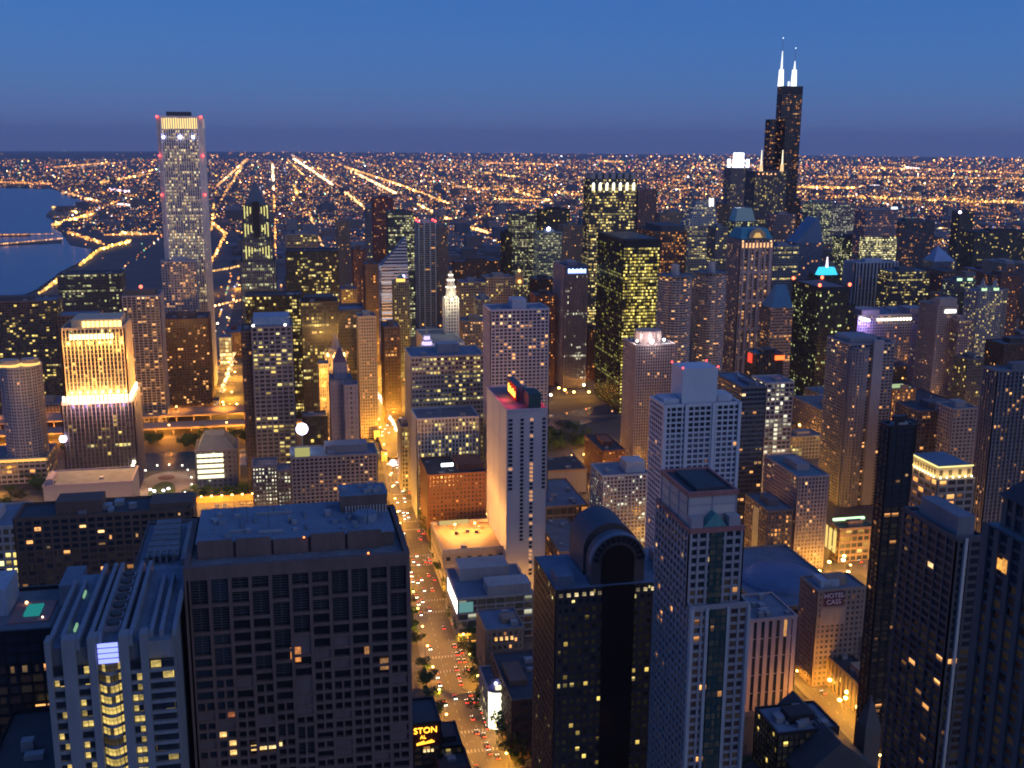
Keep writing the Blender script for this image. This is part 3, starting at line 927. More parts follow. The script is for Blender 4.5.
b = T('stepped_roof_store', 'low dark store with wedge roof beside the glowing white tower sign', 512, 556, 702, H=34, depth=56, st=St(BROWN, G((.02, 0, 0), ORG, .7), 5, 4.5, 1.5, 2, .3, .3), yb=768, roofm=ROOFD, pent=((.5, .9, .3, .7, 3),), cat='store')
b = T('corner_store', 'small store with a glowing white corner tower on the avenue', 488, 510, 690, H=24, depth=26, st=St(PALE, G((.2, .1, .1), YEL, 1), 4, 4.5, 1.0, 1.6, .3, .3), yb=735, roofm=ROOF, pent=(), units=1, hold=True, cat='store')
lx, ly = b.X0 - 5.5, -(b.S - 1.5)
m = b.new('lit_drum'); m.prism(ring(lx, ly, 5.6, 3.6, 16), 2, b.z + .5, glow((1.0, .93, .62), 2.4, True))
m = b.new('drum_dome'); m.prism(ring(lx, ly, 5.9, 3.9, 16), b.z + .5, b.z + 2.5, wall((.25, .24, .45)), ring(lx, ly, 5.4, 3.5, 16)); m.prism(ring(lx, ly, 5.4, 3.5, 16), b.z + 2.5, b.z + 7, wall((.25, .24, .45)), ring(lx, ly, 1.2, .8, 16))
for k in range(6):
    m = b.new('glazing_bar'); m.prism(ring(lx, ly, 5.7, 3.7, 16), 4 + k * 4, 4.25 + k * 4, wall((.6, .5, .3)))
m = b.new('dome_lamp'); m.ball(lx + 2, ly + 3.0, b.z + 6, .8, glow((.8, .85, 1.0), 8))
m = b.new('lit_sign'); m.box(lx - 2, lx + 2, ly + 3.0, ly + 3.6, b.z + 2.2, b.z + 4.6, glow((1.0, .9, .4), 1.6))
b.done()
# neon-signed steakhouse-like corner on the near side of the avenue
b = T('neon_sign_building', 'black building with an orange neon sign beside the avenue traffic', 413, 440, 725, H=46, depth=24, st=St(BLACK, G((.04, 0, 0), WARM, .8), 4, 4, .6, 1.6, .3, .3), yb=768, roofm=ROOFD, pent=(), units=0, hold=True, cat='building')
SIGN = (b.X0, b.X1, b.S, b.z)
for k in range(3): free_window(b, b.X0 - 5.5 - k * 1.9, -(b.S - .4), b.z - 14.5, 1.3, 1.4, (1.1, .8, .35))
b.done()
def text_part(parent_b, txt, x, y, zc, size, mat, name='lettering', depth=.12, rz=math.pi, rot=None):
    c = bpy.data.curves.new(name, 'FONT')
    c.body = txt; c.size = size; c.extrude = depth; c.align_x = 'CENTER'; c.align_y = 'CENTER'
    o = bpy.data.objects.new(name, c); COL.objects.link(o)
    o.location = (x - parent_b.o[0], y - parent_b.o[1], zc)
    o.rotation_euler = rot or (math.pi / 2, 0, rz)
    dg = bpy.context.evaluated_depsgraph_get()
    me = bpy.data.meshes.new_from_object(o.evaluated_get(dg))
    bpy.data.objects.remove(o); bpy.data.curves.remove(c)
    me.materials.clear(); me.materials.append(mat)
    o = bpy.data.objects.new(name, me); COL.objects.link(o)
    o.location = (x - parent_b.o[0], y - parent_b.o[1], zc)
    o.rotation_euler = rot or (math.pi / 2, 0, rz)
    o.parent = parent_b.root
    return o
NE = glow((1.0, .42, .03), 3.0)
xs_ = b.X0 - 6
text_part(b, 'STON', xs_, -(b.S - .9), b.z - 3.2, 4.4, NE, depth=.2)
text_part(b, 'AL', xs_ + 1.2, -(b.S - .9), b.z - 6.7, 2.5, NE, depth=.2)
m = MB(b.o)
for k in range(9): m.box(xs_ + 4.4 - k * .98 - .8, xs_ + 4.4 - k * .98, -(b.S - .7), -(b.S - 1.1), b.z - 10.8 + .12 * k, b.z - 9.8 + .25 * ((k * 5) % 4) + .08 * k, NE, True)
m.build('lettering', b.root)
m = MB(b.o); m.box(xs_ - 7, xs_ + 6.8, -(b.S - .2), -(b.S - .6), b.z - 12, b.z - 1, wall((.08, .01, .01))); m.build('sign_panel', b.root)
T('rounded_corner_building', 'dark round-cornered building stepping down to the avenue next to the neon sign', 440, 462, 748, H=30, depth=22, st=s_dark, yb=768, roofm=ROOFD, pent=((.2, .8, .2, .8, 3),), units=2, cat='building')
b = T('awning_building', 'dark reddish low building nearest the red tail lights at the bottom of the avenue', 440, 470, 772, H=26, depth=18, st=St(wall((.08, .03, .03)), G((.3, .1, 0), ORG, 1), 3, 4, .6, 1.6, .3, .3), yb=768, roofm=ROOFD, pent=(), units=2, cat='building')

# podium with the roof lamps and the tall slab hotel
b = T('podium', 'cream podium block with two orange roof lamps glowing on its flat roof', 443, 506, 553, H=30, depth=60, st=St(PALE, G((.02, 0, 0), wallc=(.34, .30, .27), mx=.3, my=.35), 8, 9, .6, 2.2, .3, .3), yb=590, roofm=wall((.26, .17, .12), var=.3), pent=(), units=3, hold=True, cat='building', lip=2.4)
PODIUM = b
for k in (0, 1):
    x = b.X1 + (b.X0 - b.X1) * (.66 - .33 * k)
    y = -(b.S + 44)
    m = b.new('roof_lamp'); m.ball(x, y, b.z + 5.2, .9, glow((1.0, .62, .15), 10)); m.box(x - .15, x + .15, y - .15, y + .15, b.z, b.z + 4.4, DGREY)
    l = bpy.data.lights.new('roof_lamp_light', 'POINT'); l.energy = 130000; l.color = (1.0, .42, .08); l.shadow_soft_size = 1.2
    o = bpy.data.objects.new('roof_lamp_light', l); COL.objects.link(o); o.location = (x, y + 1.5, b.z + 5.5)
    b.box('roof_unit', x - 1.5, x + 1, y + 5, y + 7, b.z + .1, b.z + 2, DGREY)
b.box('lit_canopy', b.X1 + 18, b.X0 - 6, -(b.S + 60), -(b.S + 57), b.z + .2, b.z + 3, glow((1.0, .7, .25), .5))
b.done()
b = T('slab_hotel', 'tall blank pale slab with narrow window slots and red-lit roof sign', 507, 547, 411, 735, xl=487, yb=600, pent=(), units=0, lip=1.0,
      st=St(wall((.42, .41, .43), var=.1), G((0, 0, 0), wallc=(.42, .41, .43), glass=(.42, .41, .43)), 30, 30, .3, .05, .1, .05), hold=True, cat='hotel')
W = b.X0 - b.X1
for kk, a in enumerate((.09, .38, .62, .93)):
    for j in range(44):
        zz = b.z - 7 - j * 3.0
        if a in (.38,) and j > 30: continue
        if zz < 12: continue
        if kk in (0, 3) and j > 17: continue
        r_ = rngp.random()
        if sum(1 for _ in range(1)) and (kk * 44 + j) < 176:
            wd = 3.0 if kk == 0 else 2.4
            free_window(b, b.X0 - W * a, -(b.S - .12), zz, wd, 1.9, (.55, .26, .12) if (kk == 2 and r_ < .4) or r_ < .04 else (0, 0, 0.0))
RL = glow((1.0, .05, .03), .9)
b.box('penthouse', b.X1 + 4, b.X0 - 16, -(b.S + 22), -(b.S + 2), b.z + .1, b.z + 11, wall((.03, .07, .07)))
b.box('penthouse', b.X1 + 12, b.X0 - 12, -(b.S + 58), -(b.S + 26), b.z + .1, b.z + 12, wall((.10, .13, .16)))
b.box('sign_board', b.X0 - 11.9, b.X0 - 11.4, -(b.S + 50), -(b.S + 22), b.z + 1, b.z + 12, wall((.3, .02, .02)))
for k in range(8):
    m = b.new('sign_letter'); y = -(b.S + 46 - k * 3.0)
    m.box(b.X0 - 11.3, b.X0 - 10.8, y - 2.0, y, b.z + 3.5, b.z + (9.5 if k == 0 else 6.6 + (k % 3)), glow((1.0, .45, .05), 3.2))
for (x, y, e_) in ((b.X0 - 5, -(b.S + 34), 5000), (b.X0 - 5, -(b.S + 12), 2500), (b.X1 + 3, -(b.S + 10), 2500)):
    l = bpy.data.lights.new('red_flood', 'POINT'); l.energy = e_; l.color = (1, .04, .06); l.shadow_soft_size = 1
    o = bpy.data.objects.new('red_flood', l); COL.objects.link(o); o.location = (x, y, b.z + 5)
b.done()

T('rowed_office', 'broad pale office with yellow-lit floors and pale blue flat roof beside the avenue', 411, 484, 358, 960, 46, yb=460, roofm=ROOFB, pent=((.3, .6, .4, .75, 8),), units=4,
  st=St(PALE, G((.10, .30, .16), YEL, .9), 3.4, 4.1, .9, 1.9, .3, .35), win=90, share=.5, wcols=YEL, cat='office building')
T('white_ribbed_office', 'white ribbed lower office with diagonal run of yellow windows beneath the pale rowed office', 417, 479, 420, 905, 38, yb=462, roofm=ROOF, pent=(), units=3,
  st=St(WHITE, G((.12, .25, .12), YEL, .9), 3.0, 3.8, 1.1, .8, .8, .15), cat='office building')
b = T('brick_building', 'brown brick building with orange-lit window rows and a white lit roof sign', 428, 486, 476, 850, 50, yb=545, st=s_brick, roofm=ROOFD, pent=((.0, .45, .2, .8, 5),), units=6, hold=True, win=80, share=.28, wcols=ORG)
m = b.new('roof_sign'); m.box(b.X0 - 22, b.X0 - 12, -(b.S + 8), -(b.S + 7), b.z + 5, b.z + 7.6, glow((.8, .9, 1.0), 3.0)); m.box(b.X0 - 18, b.X0 - 17, -(b.S + 9), -(b.S + 8), b.z, b.z + 5, DGREY)
b.done()
T('balcony_tower', 'pale lilac apartment tower whose whole face is a grid of balconies, behind the red-signed slab', 491, 549, 311, 890, 32, yb=400, roofm=ROOFB, pent=((.35, .6, .3, .8, 8),), units=3,
  st=St(wall((.46, .43, .46), var=.12), G((.12, 0, 0), WARM, 1.1), 3.6, 3.05, .9, .95, .7, .7), win=100, share=.14, cat='apartment tower')

T('purple_lit_base', 'slim beige facade wedged between the avenue and the white ribbed office', 401, 411, 428, 985, 30, yb=470, st=St(PALE, G((.3, .1, 0), YEL, 1), 3, 4, 1.2, 1.2, .3, .3), cat='building')

# ================================================================== 3. left middle
b = T('white_box_hall', 'low windowless pinkish hall with flat grey roof in front of the gold-lit tower', 43, 132, 487, H=40, depth=44, st=St(wall((.42, .33, .33), var=.12), s_blank.glass, 9, 20, .3, .3, .1, .1), yb=505, pent=((.9, .98, .1, .6, 5),), units=2, cat='building', roofm=ROOF)
# gold flood-lit tower
X0, X1, S, D, z = foot(60, 124, 330, 1040, xr=131)
b = Bld('gold_lit_tower', 'tower flooded with gold light, white-hot band at its waist and crown', (X0 + X1) / 2, -(S + D / 2))
b.wcount = 1
zw = at_south(60, 404, S)[1]
CRM = wall((.55, .42, .28), var=.1)
stg = St(CRM, G((.14, .05, 0), YEL, .8), 3.3, 3.9, .8, .35, 1.4, .3)
low = rect(X1 - 3, X0 + 3, -(S + D + 3), -(S - 3))
b.tier(low, 0, zw, St(wall((.13, .12, .16)), G((.03, .06, .02), YEL, .8), 3.6, 3.9, .7, .3, 1.2, .2))
b.roof(low, zw, ROOF, 2.0, wall((.5, .42, .5)))
up_ = rect(X1 + 1, X0 - 1, -(S + D), -S - 1)
b.tier(up_, zw, z, stg)
b.roof(up_, z, ROOF, 1.5, CRM)
# notched crown
b.mb('crown').box(X1 + 4, X0 - 9, -(S + D - 6), -(S + 5), z + .1, z + 8, CRM)
W = X0 - X1
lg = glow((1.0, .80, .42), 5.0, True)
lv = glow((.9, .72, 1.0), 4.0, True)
n = 17
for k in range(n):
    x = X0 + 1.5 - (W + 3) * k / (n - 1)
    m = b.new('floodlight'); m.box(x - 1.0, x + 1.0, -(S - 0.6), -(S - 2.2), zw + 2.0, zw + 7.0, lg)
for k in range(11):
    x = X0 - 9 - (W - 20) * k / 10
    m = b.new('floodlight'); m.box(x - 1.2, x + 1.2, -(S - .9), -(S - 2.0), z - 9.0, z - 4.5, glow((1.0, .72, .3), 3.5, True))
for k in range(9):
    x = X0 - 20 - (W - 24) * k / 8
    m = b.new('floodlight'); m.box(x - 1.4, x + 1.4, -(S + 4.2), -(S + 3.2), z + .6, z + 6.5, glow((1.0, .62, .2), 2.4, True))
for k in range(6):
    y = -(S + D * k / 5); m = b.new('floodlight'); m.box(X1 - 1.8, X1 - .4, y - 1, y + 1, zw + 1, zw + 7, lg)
for (x, y, zz, e_, c) in [(X0 - W * (k + .5) / 8, -(S - 7), zw + 8, 60000, (1.0, .46, .10)) for k in range(8)] + \
        [(X1 - 10, -(S + D * k / 3), zw + 8, 60000, (1.0, .46, .10)) for k in range(4)] + \
        [(X0 - W * (k + .5) / 5, -(S - 10), zw - 4, 2500, (.55, .35, 1.0)) for k in range(5)] + \
        [(X0 - W * (k + .5) / 6, -(S - 6), z - 14, 14000, (1.0, .5, .12)) for k in range(6)] + [(X0 + 4, -(S + 1), zw + 30, 16000, (1.0, .5, .12)), (X1 - 4, -(S + 1), zw + 40, 16000, (1, .5, .12))]:
    l = bpy.data.lights.new('tower_flood', 'POINT'); l.energy = e_; l.color = c; l.shadow_soft_size = 1.5
    o = bpy.data.objects.new('tower_flood', l); COL.objects.link(o); o.location = (x, y, zz)
b.windows(90, .12, YEL, 1.0, ('n', 'w'), 6)
m = b.new('ground_floodlight'); m.ball(*at_south(63, 439, S - 6)[:1], -(S - 6), at_south(63, 439, S - 6)[1], 3.2, glow((1.0, .75, 1.0), 12), 10)
m = b.new('side_floodlight')
for k in range(7): m.ball(at_south(134 - k * 1.2, 462 + k * 3.6, S - 6)[0], -(S - 6), at_south(134 - k * 1.2, 462 + k * 3.6, S - 6)[1], 1.5, glow((1.0, .75, .45), 8), 8)
b.done()
REG.append((X1 - 4, X0 + 4, S - 4, S + D + 4, 52, 136, 315, 478, 'x', z))
b = T('flat_topped_tower', 'tower behind the gold-lit one showing only its flat pale blue roof', 57, 98, 317, 1180, 34, st=St(BROWN, s_darkbrown.glass, 4, 3.8, 1, 1, .3, .2), yb=330, roofm=ROOFB, pent=(), units=0)
# round pale tower at the left edge
X0, X1, S, D, z = foot(-6, 37, 370, 1080, 40)
b = Bld('round_tower', 'pale curved apartment tower with gold-lit crown at the left edge', (X0 + X1) / 2, -(S + D / 2))
b.wcount = 1
rg = ring((X0 + X1) / 2, -(S + D / 2), (X0 - X1) / 2, D / 2, 22)
b.tier(rg, 0, z, St(wall((.42, .38, .38)), G((.05, 0, 0), WARM, 1), 3.2, 3.1, .9, 1.2, .2, .3))
b.roof(rg, z, ROOF, 1.2, PALE)
for k, (dx, dy, rz_) in enumerate(((-10, 4, 8), (8, 8, 9))):
    c = ring((X0 + X1) / 2 + dx, -(S + D / 2) + dy, rz_, rz_ * .8, 14)
    m = b.new('lit_crown'); m.prism(c, z + .1, z + 7, wall((.5, .4, .3))); m.prism(shrink(c, -.6), z + .5, z + 3.0, glow((1.0, .55, .15), 1.3, True))
b.done()
b = T('curved_podium', 'cream curved podium with lit cornice around the foot of the round tower', -30, 46, 462, H=24, depth=50, st=St(PALE, G((.1, .1, .1), ORG, 1), 5, 5, 1, 2, .3, .3), yb=480, roofm=ROOF, pent=(), units=2, hold=True, cat='building')
b.mb('lit_cornice').box(b.X1, b.X0, -(b.S - .6), -(b.S - 1.4), b.z - 2, b.z + .2, glow((1.0, .5, .12), 1.1))
b.done()
T('dark_residential_tower', 'dark broad tower sprinkled with small yellow lights above the round tower', -30, 56, 303, 1400, 40, st=St(DGREY, G((.13, .01, 0), YEL, 1.0, glass=(.01, .012, .016)), 3.4, 3.1, .4, .8, .2, .2), yb=400, units=4)
T('harbour_office', 'wide low dark office with green-yellow lit top floors near the lake', 57, 121, 275, 1750, 45, st=St(DGREY, G((.10, .12, .10), GRN, .6), 3, 3.9, .4, 1.1, .2, .2), yb=312, roofm=ROOFD, pent=(), units=3)
T('harbour_block', 'dark low block at the lake shore left of the wide green-lit office', 8, 50, 300, 1900, 40, st=St(DGREY, G((.09, .10, .02), YEL, .5), 3, 3.9, .5, 1.1, .2, .2), yb=320, roofm=ROOFD, pent=())
b = T('grey_ribbed_tower', 'grey tower with pale vertical ribs and orange-lit top floors right of the gold-lit tower', 122, 159, 297, 1290, xr=163, yb=410,
      st=St(wall((.30, .30, .34)), G((.16, 0, 0), WARM, .9), 4.8, 3.1, 1.0, .7, .9, .2), pent=((.12, .95, .1, .8, 7),), hold=True, pmat=DGREY, win=80, share=.35)
b.beacon((b.X0 + b.X1) / 2, -(b.S + 8), b.z + 8, 2.2, (1.0, .15, .08), 3); b.done()
T('dark_hotel', 'wide dark brown hotel slab with scattered tiny lights and lit edge strip', 164, 208, 320, 1330, xr=219, yb=405, st=St(BROWN, G((.12, 0, 0), WARM, 1.1, glass=(.01, .01, .012)), 3.4, 3.1, .9, .9, .3, .2), roofm=ROOFD, units=4, win=80, share=.12)
X0, X1, S, D, z = foot(157, 201, 117, 1475, 56)
b = Bld('white_marble_tower', 'tallest pale tower with dense vertical ribs and gold-lit crown, left third', (X0 + X1) / 2, -(S + D / 2))
b.wcount = 1
c = 4.0
oc = [(X1 + c, -S - D), (X0 - c, -S - D), (X0, -S - D + c), (X0, -S - c), (X0 - c, -S), (X1 + c, -S), (X1, -S - c), (X1, -S - D + c)]
AON = wall((.62, .60, .60), var=.08)
b.tier(oc, 0, z, St(AON, G((.45, .22, .30), ((1.0, .66, .22), (1.0, .85, .45)), .75, my=.1), 2.9, 3.9, 1.25, .55, 1.0, .25))
b.roof(oc, z, ROOF, 1.5, AON)
b.box('penthouse', X1 + 14, X0 - 10, -(S + 42), -(S + 14), z, z + 7, DGREY)
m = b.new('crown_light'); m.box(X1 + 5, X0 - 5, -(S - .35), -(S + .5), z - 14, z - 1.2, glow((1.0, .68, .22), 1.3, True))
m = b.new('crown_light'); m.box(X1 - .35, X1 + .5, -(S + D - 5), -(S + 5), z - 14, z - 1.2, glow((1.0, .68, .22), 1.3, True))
for px_, w_ in ((163.5, 2.6), (180, 3.4), (193, 2.8)):
    x, zz = at_south(px_, 137, S - 2)
    m = b.new('blue_lamp'); m.ball(x, -(S - 2), zz, w_ * .6, glow((.45, .5, 1.0), 12), 8)
for fz in (0, -48, -97):
    for X in (X0, X1): b.beacon(X, -(S - 1), z - 1 + fz, 1.6)
b.done()
REG.append((X1 - 4, X0 + 4, S - 4, S + D + 4, 155, 210, 110, 308, 'x', z))
T('lakeside_slab', 'pale stepped block with pink-lit windows across the foot of the tall ribbed marble tower', 161, 196, 262, 1420, 20, yb=312, st=St(wall((.36, .36, .40)), G((.25, 0, 0), WARM, .8), 3.6, 3.2, 1, .9, .4, .2), units=2)

# ================================================================== 4. the towers around the spire
X0, X1, S, D, z = foot(243, 273, 262, 1400, 40)
b = Bld('spired_tower', 'slender tower with pointed diamond top, needle spire and lit chevron setbacks', (X0 + X1) / 2, -(S + D / 2))
b.wcount = 1
PT = wall((.22, .24, .26))
stt = St(PT, G((.10, .10, .06), GRN, .7), 2.4, 3.9, .7, .5, .9, .2)
xc, yc = (X0 + X1) / 2, -(S + D / 2)
b.tier(rect(X1 - 3, X0 + 3, -(S + D + 3), -S), 0, z, stt)
b.roof(rect(X1 - 3, X0 + 3, -(S + D + 3), -S), z, ROOFD, .8)
steps = [262, 240, 222, 205]
hw = (X0 - X1) / 2
for k, (ya, yb_) in enumerate(zip(steps[:-1], steps[1:])):
    z0, z1 = at_south(258, ya, S)[1], at_south(258, yb_, S)[1]
    f = 1 - .10 * k
    b.tier(rect(xc - hw * f, xc + hw * f, yc - hw * f, yc + hw * f), z0, z1, stt)
    b.roof(rect(xc - hw * f, xc + hw * f, yc - hw * f, yc + hw * f), z1, ROOFD, .5)
    # the chevron floodlights that climb the ribs of each setback
    for sx in (-1, 1):
        for q in range(4):
            x = xc + sx * (3 + q * 3.6); hh = 5 + q * 5.0
            m = b.new('rib_light'); m.box(x - .55, x + .55, yc + hw * f + .8, yc + hw * f + 1.6, z0 + 1 + (12 - q * 3), z0 + 1 + (12 - q * 3) + hh * .8, glow((.95, .85, .28), .9))
z0 = at_south(258, 205, S)[1]; z1 = at_south(258, 182, S)[1]
m = b.mb('diamond_roof')
f = hw * .72
m.prism(rect(xc - f, xc + f, yc - f, yc + f), z0, z1, wall((.10, .14, .18), rough=.4), rect(xc - .8, xc + .8, yc - .8, yc + .8))
m = b.mb('dark_gable'); m.box(xc - 4, xc + 4, yc + f, yc + hw + 1.5, z0 - 40, z0 + 4, wall((.02, .025, .03), rough=.3))
b.mb('spire').cone(xc, yc, z1 - 1, at_south(258, 166, S)[1], .8, .15, STEEL, 8)
b.done()
REG.append((X1 - 4, X0 + 4, S - 4, S + D + 4, 240, 276, 168, 300, 'x', z))
T('blue_box_tower', 'plain blue-grey box tower behind the flat black block near the spired tower', 285, 318, 235, 1850, 40, yb=250, st=s_office, units=2)
T('flat_black_block', 'wide flat-topped black block with broken rows of yellow windows right of the spired tower', 286, 338, 252, 1530, 40, yb=292, st=St(BLACK, G((.10, .22, .05), YEL, .8), 2.4, 3.9, .3, 1.1, .3, .15), roofm=ROOFD, units=2, pent=())
T('black_slab_tower', 'black glass slab with a bright strip of yellow windows beside the grey grid tower', 245, 301, 297, 1250, 34, yb=400, st=St(BLACK, G((.22, .30, .06), YEL, .9, glass=(.008, .01, .012)), 2.6, 3.8, .3, 1.1, .3, .15), roofm=ROOFD, pent=(), units=3)
T('black_slab_tower', 'brown-black tower with one greenish white lit floor left of the gold gothic crown', 301, 338, 303, 1180, 36, yb=440, st=St(BRONZE, G((.10, .12, .04), YEL, .9), 2.6, 3.8, .5, 1.1, .3, .15), roofm=ROOFD, pent=((.1, .9, .2, .8, 5),), units=2)
b = T('grey_grid_tower', 'grey concrete grid tower with bluish flat roof and two white roof lamps', 251, 292, 328, 1000, xr=296, yb=465, st=St(wall((.25, .23, .23)), G((.03, .20, .05), YEL, .7), 5.4, 3.9, 1.3, 1.5, .6, .5), roofm=ROOFB, pent=((.05, .95, .3, .9, 7),), pmat=BLUEW, hold=True, win=90, share=.25, wcols=YEL)
b.beacon(b.X0 - 2, -(b.S), b.z + 1, 1.1, (1, .95, .8), 9, 'roof_lamp'); b.beacon(b.X1 + 6, -(b.S), b.z + 1, 1.1, (1, .95, .8), 9, 'roof_lamp'); b.done()
T('brown_side_tower', 'narrow dark brown tower joined to the left side of the grey concrete grid tower', 241, 251, 332, 1005, 36, yb=465, st=St(BROWN, G((.08, 0, 0), WARM, 1), 3, 3.6, .8, 1.1, .3, .2), roofm=ROOFD, pent=(), units=1)
b = T('white_crowned_tower', 'dark tower topped with a small stepped white-lit crown', 312, 334, 306, 1330, 30, yb=330, st=s_darkbrown, roofm=ROOFD, pent=(), units=0, hold=True)
xm = (b.X0 + b.X1) / 2
for k in range(3): b.box('lit_crown', xm - 9 + k * 3, xm + 9 - k * 3, -(b.S + 14), -(b.S + 4), b.z + 1 + k * 4, b.z + 4 + k * 4, glow((.9, .92, 1.0), 1.6))
b.done()
T('black_roof_office', 'dark office with overhanging flat slate roof behind the gothic crown', 334, 364, 312, 1240, 44, yb=345, st=St(DGREY, G((.06, .06, 0), WARM, .9), 3, 3.8, .4, 1.1, .3, .2), roofm=ROOFB, pent=(), units=0, lip=3)
b = T('classical_tower', 'tall narrow beige stone tower full of punched windows left of the avenue canyon', 358, 376, 318, 1180, 28, xl=None, yb=425, st=St(wall((.40, .33, .26)), G((.08, .02, 0), WARM, 1), 2.6, 3.5, 1.2, 1.5, .3, .2), win=70, share=.08, units=0, roofm=ROOF, lip=2)
# gothic newspaper tower with a gold crown
X0, X1, S, D, z = foot(325, 349, 372, 1080, 26)
b = Bld('gothic_tower', 'gothic stone tower with flying buttresses and blazing gold crown', (X0 + X1) / 2, -(S + D / 2))
b.wcount = 1
GS = wall((.42, .34, .27))
xc, yc = (X0 + X1) / 2, -(S + D / 2)
hw = (X0 - X1) / 2
b.tier(rect(X1, X0, -(S + D), -S), 0, z, St(GS, G((.12, 0, 0), ORG, 1), 2.6, 3.7, 1.2, 1.1, .5, .2))
z1 = at_south(337, 352, S + 6)[1]
z2 = at_south(337, 335, S + 10)[1]
oc = ring(xc, yc, hw * .62, hw * .62, 8, math.pi / 8)
b.tier(oc, z, z1, St(GS, G((.6, 0, 0), ORG, 1.5), 2.4, 4, .8, .7, .4, .2), skip_south=False)
b.roof(rect(X1, X0, -(S + D), -S), z, ROOFD, 1, GS)
m = b.mb('crown'); m.prism(oc, z1, z1 + 3, GS)
m.prism(ring(xc, yc, hw * .4, hw * .4, 8), z1 + 3, z2, GS, ring(xc, yc, hw * .1, hw * .1, 8))
for k in range(8):
    a = math.pi / 8 + k * math.pi / 4
    m = b.new('buttress'); px_, py_ = xc + hw * .98 * math.cos(a), yc + hw * .98 * math.sin(a)
    m.prism(rect(px_ - .9, px_ + .9, py_ - .9, py_ + .9), z, z1 - 2, GS, rect(px_ - .3 - 2 * math.cos(a), px_ + .3 - 2 * math.cos(a), py_ - .3 - 2 * math.sin(a), py_ + .3 - 2 * math.sin(a)))
    m.cone(px_, py_, z1 - 6, z1 + 1, .9, .1, GS, 6)
    m = b.new('crown_light'); m.ball(xc + hw * .75 * math.cos(a), yc + hw * .75 * math.sin(a), z1 - 4, 1.3, glow((1.0, .66, .18), 7), 8)
for k in range(6):
    a = k * math.pi / 3
    l = bpy.data.lights.new('crown_flood', 'POINT'); l.energy = 30000; l.color = (1, .5, .1); l.shadow_soft_size = 1
    o = bpy.data.objects.new('crown_flood', l); COL.objects.link(o); o.location = (xc + hw * 1.15 * math.cos(a), yc + hw * 1.15 * math.sin(a), z1 - 10)
b.done()
REG.append((X1 - 4, X0 + 4, S - 4, S + D + 4, 322, 350, 335, 420, 'x', z))
b = T('amber_lit_annexe', 'narrow stone wing washed in amber floodlight left of the gothic tower', 319, 328, 365, 1060, 16, yb=400, st=St(GS, G((.4, 0, 0), ORG, 1.3), 2.4, 4, .9, .9, .4, .2), units=0, pent=())
for k in range(3):
    l = bpy.data.lights.new('annexe_flood', 'POINT'); l.energy = 16000; l.color = (1, .45, .06); l.shadow_soft_size = 1
    o = bpy.data.objects.new('annexe_flood', l); COL.objects.link(o); o.location = ((b.X0 + b.X1) / 2, -(b.S - 7), b.z - 8 - k * 14)
# dark gothic-revival tower standing in front, seen unlit
X0, X1, S, D, z = foot(330, 352, 380, 960, 24)
b = Bld('unlit_stone_tower', 'unlit grey-violet stepped stone tower in front of the gold gothic crown', (X0 + X1) / 2, -(S + D / 2))
sto = St(wall((.22, .22, .27)), G((.0, 0, 0), WARM, 1, wallc=(.22, .22, .27), glass=(.14, .14, .18), mx=.36, my=.3), 4, 4, .6, .3, .3, .1)
xc, yc, hw = (X0 + X1) / 2, -(S + D / 2), (X0 - X1) / 2
b.tier(rect(X1, X0, -(S + D), -S), 0, z, sto)
b.roof(rect(X1, X0, -(S + D), -S), z, ROOF, .5)
z1 = at_south(340, 362, S + 8)[1]; z2 = at_south(340, 348, S + 10)[1]
b.tier(rect(xc - hw * .6, xc + hw * .6, yc - hw * .6, yc + hw * .6), z, z1, sto)
b.mb('peaked_roof').prism(rect(xc - hw * .62, xc + hw * .62, yc - hw * .62, yc + hw * .62), z1, z2, wall((.12, .08, .12)), rect(xc - 1, xc + 1, yc - 1, yc + 1))
b.done()
REG.append((X1, X0, S, S + D, 328, 354, 350, 445, 'x', z))
T('small_window_block', 'small grey block with a few square dark windows in front of the classical beige tower', 344, 358, 386, 950, 18, yb=440, st=St(wall((.24, .24, .28)), G((.03, 0, 0), WARM, 1), 4.5, 4.5, 2.4, 2.2, .3, .2), units=0, pent=())
T('lower_dark_block', 'small dark block with a few amber windows below the grey gothic silhouettes', 303, 327, 418, 960, 20, yb=450, st=s_dark, units=1, pent=())
b = T('wide_hotel', 'wide beige hotel slab with hundreds of small windows and lit penthouse', 291, 377, 459, 800, 30, yb=515, st=St(wall((.27, .24, .23)), G((.07, 0, 0), WARM, 1.1), 3.3, 3.0, 1.1, 1.1, .4, .4), win=100, share=.08, faces=('n',),
      pent=((.1, .6, .3, .8, 6),), roofm=ROOFB, hold=True, cat='hotel')
b.box('lit_penthouse', b.X0 - 14, b.X0 - 3, -(b.S + 10), -(b.S + 2), b.z + .1, b.z + 5.5, glow((.65, .62, .22), .5))
m = b.new('white_floodlight'); x, zz = at_south(302, 429, b.S + 20); m.box(x - .3, x + .3, -(b.S + 20.3), -(b.S + 19.7), b.z, zz, STEEL); m.ball(x, -(b.S + 20), zz, 4.4, glow((.85, .8, 1.0), 8), 14)
b.done()
T('yellow_windowed_block', 'small block with neat rows of bright yellow windows at the car park', 252, 277, 468, 900, 26, yb=515, st=St(wall((.22, .20, .20)), G((.55, 0, 0), WHT, .9), 2.7, 3.4, 1.2, 1.5, .3, .3), units=1, pent=(), win=70, share=.6, wcols=WHT)
T('yellow_windowed_block', 'narrow block with a column of yellow windows against the wide beige hotel', 277, 291, 472, 880, 20, yb=515, st=St(wall((.20, .18, .18)), G((.45, 0, 0), WHT, .9), 2.7, 3.4, 1.2, 1.5, .3, .3), units=0, pent=())
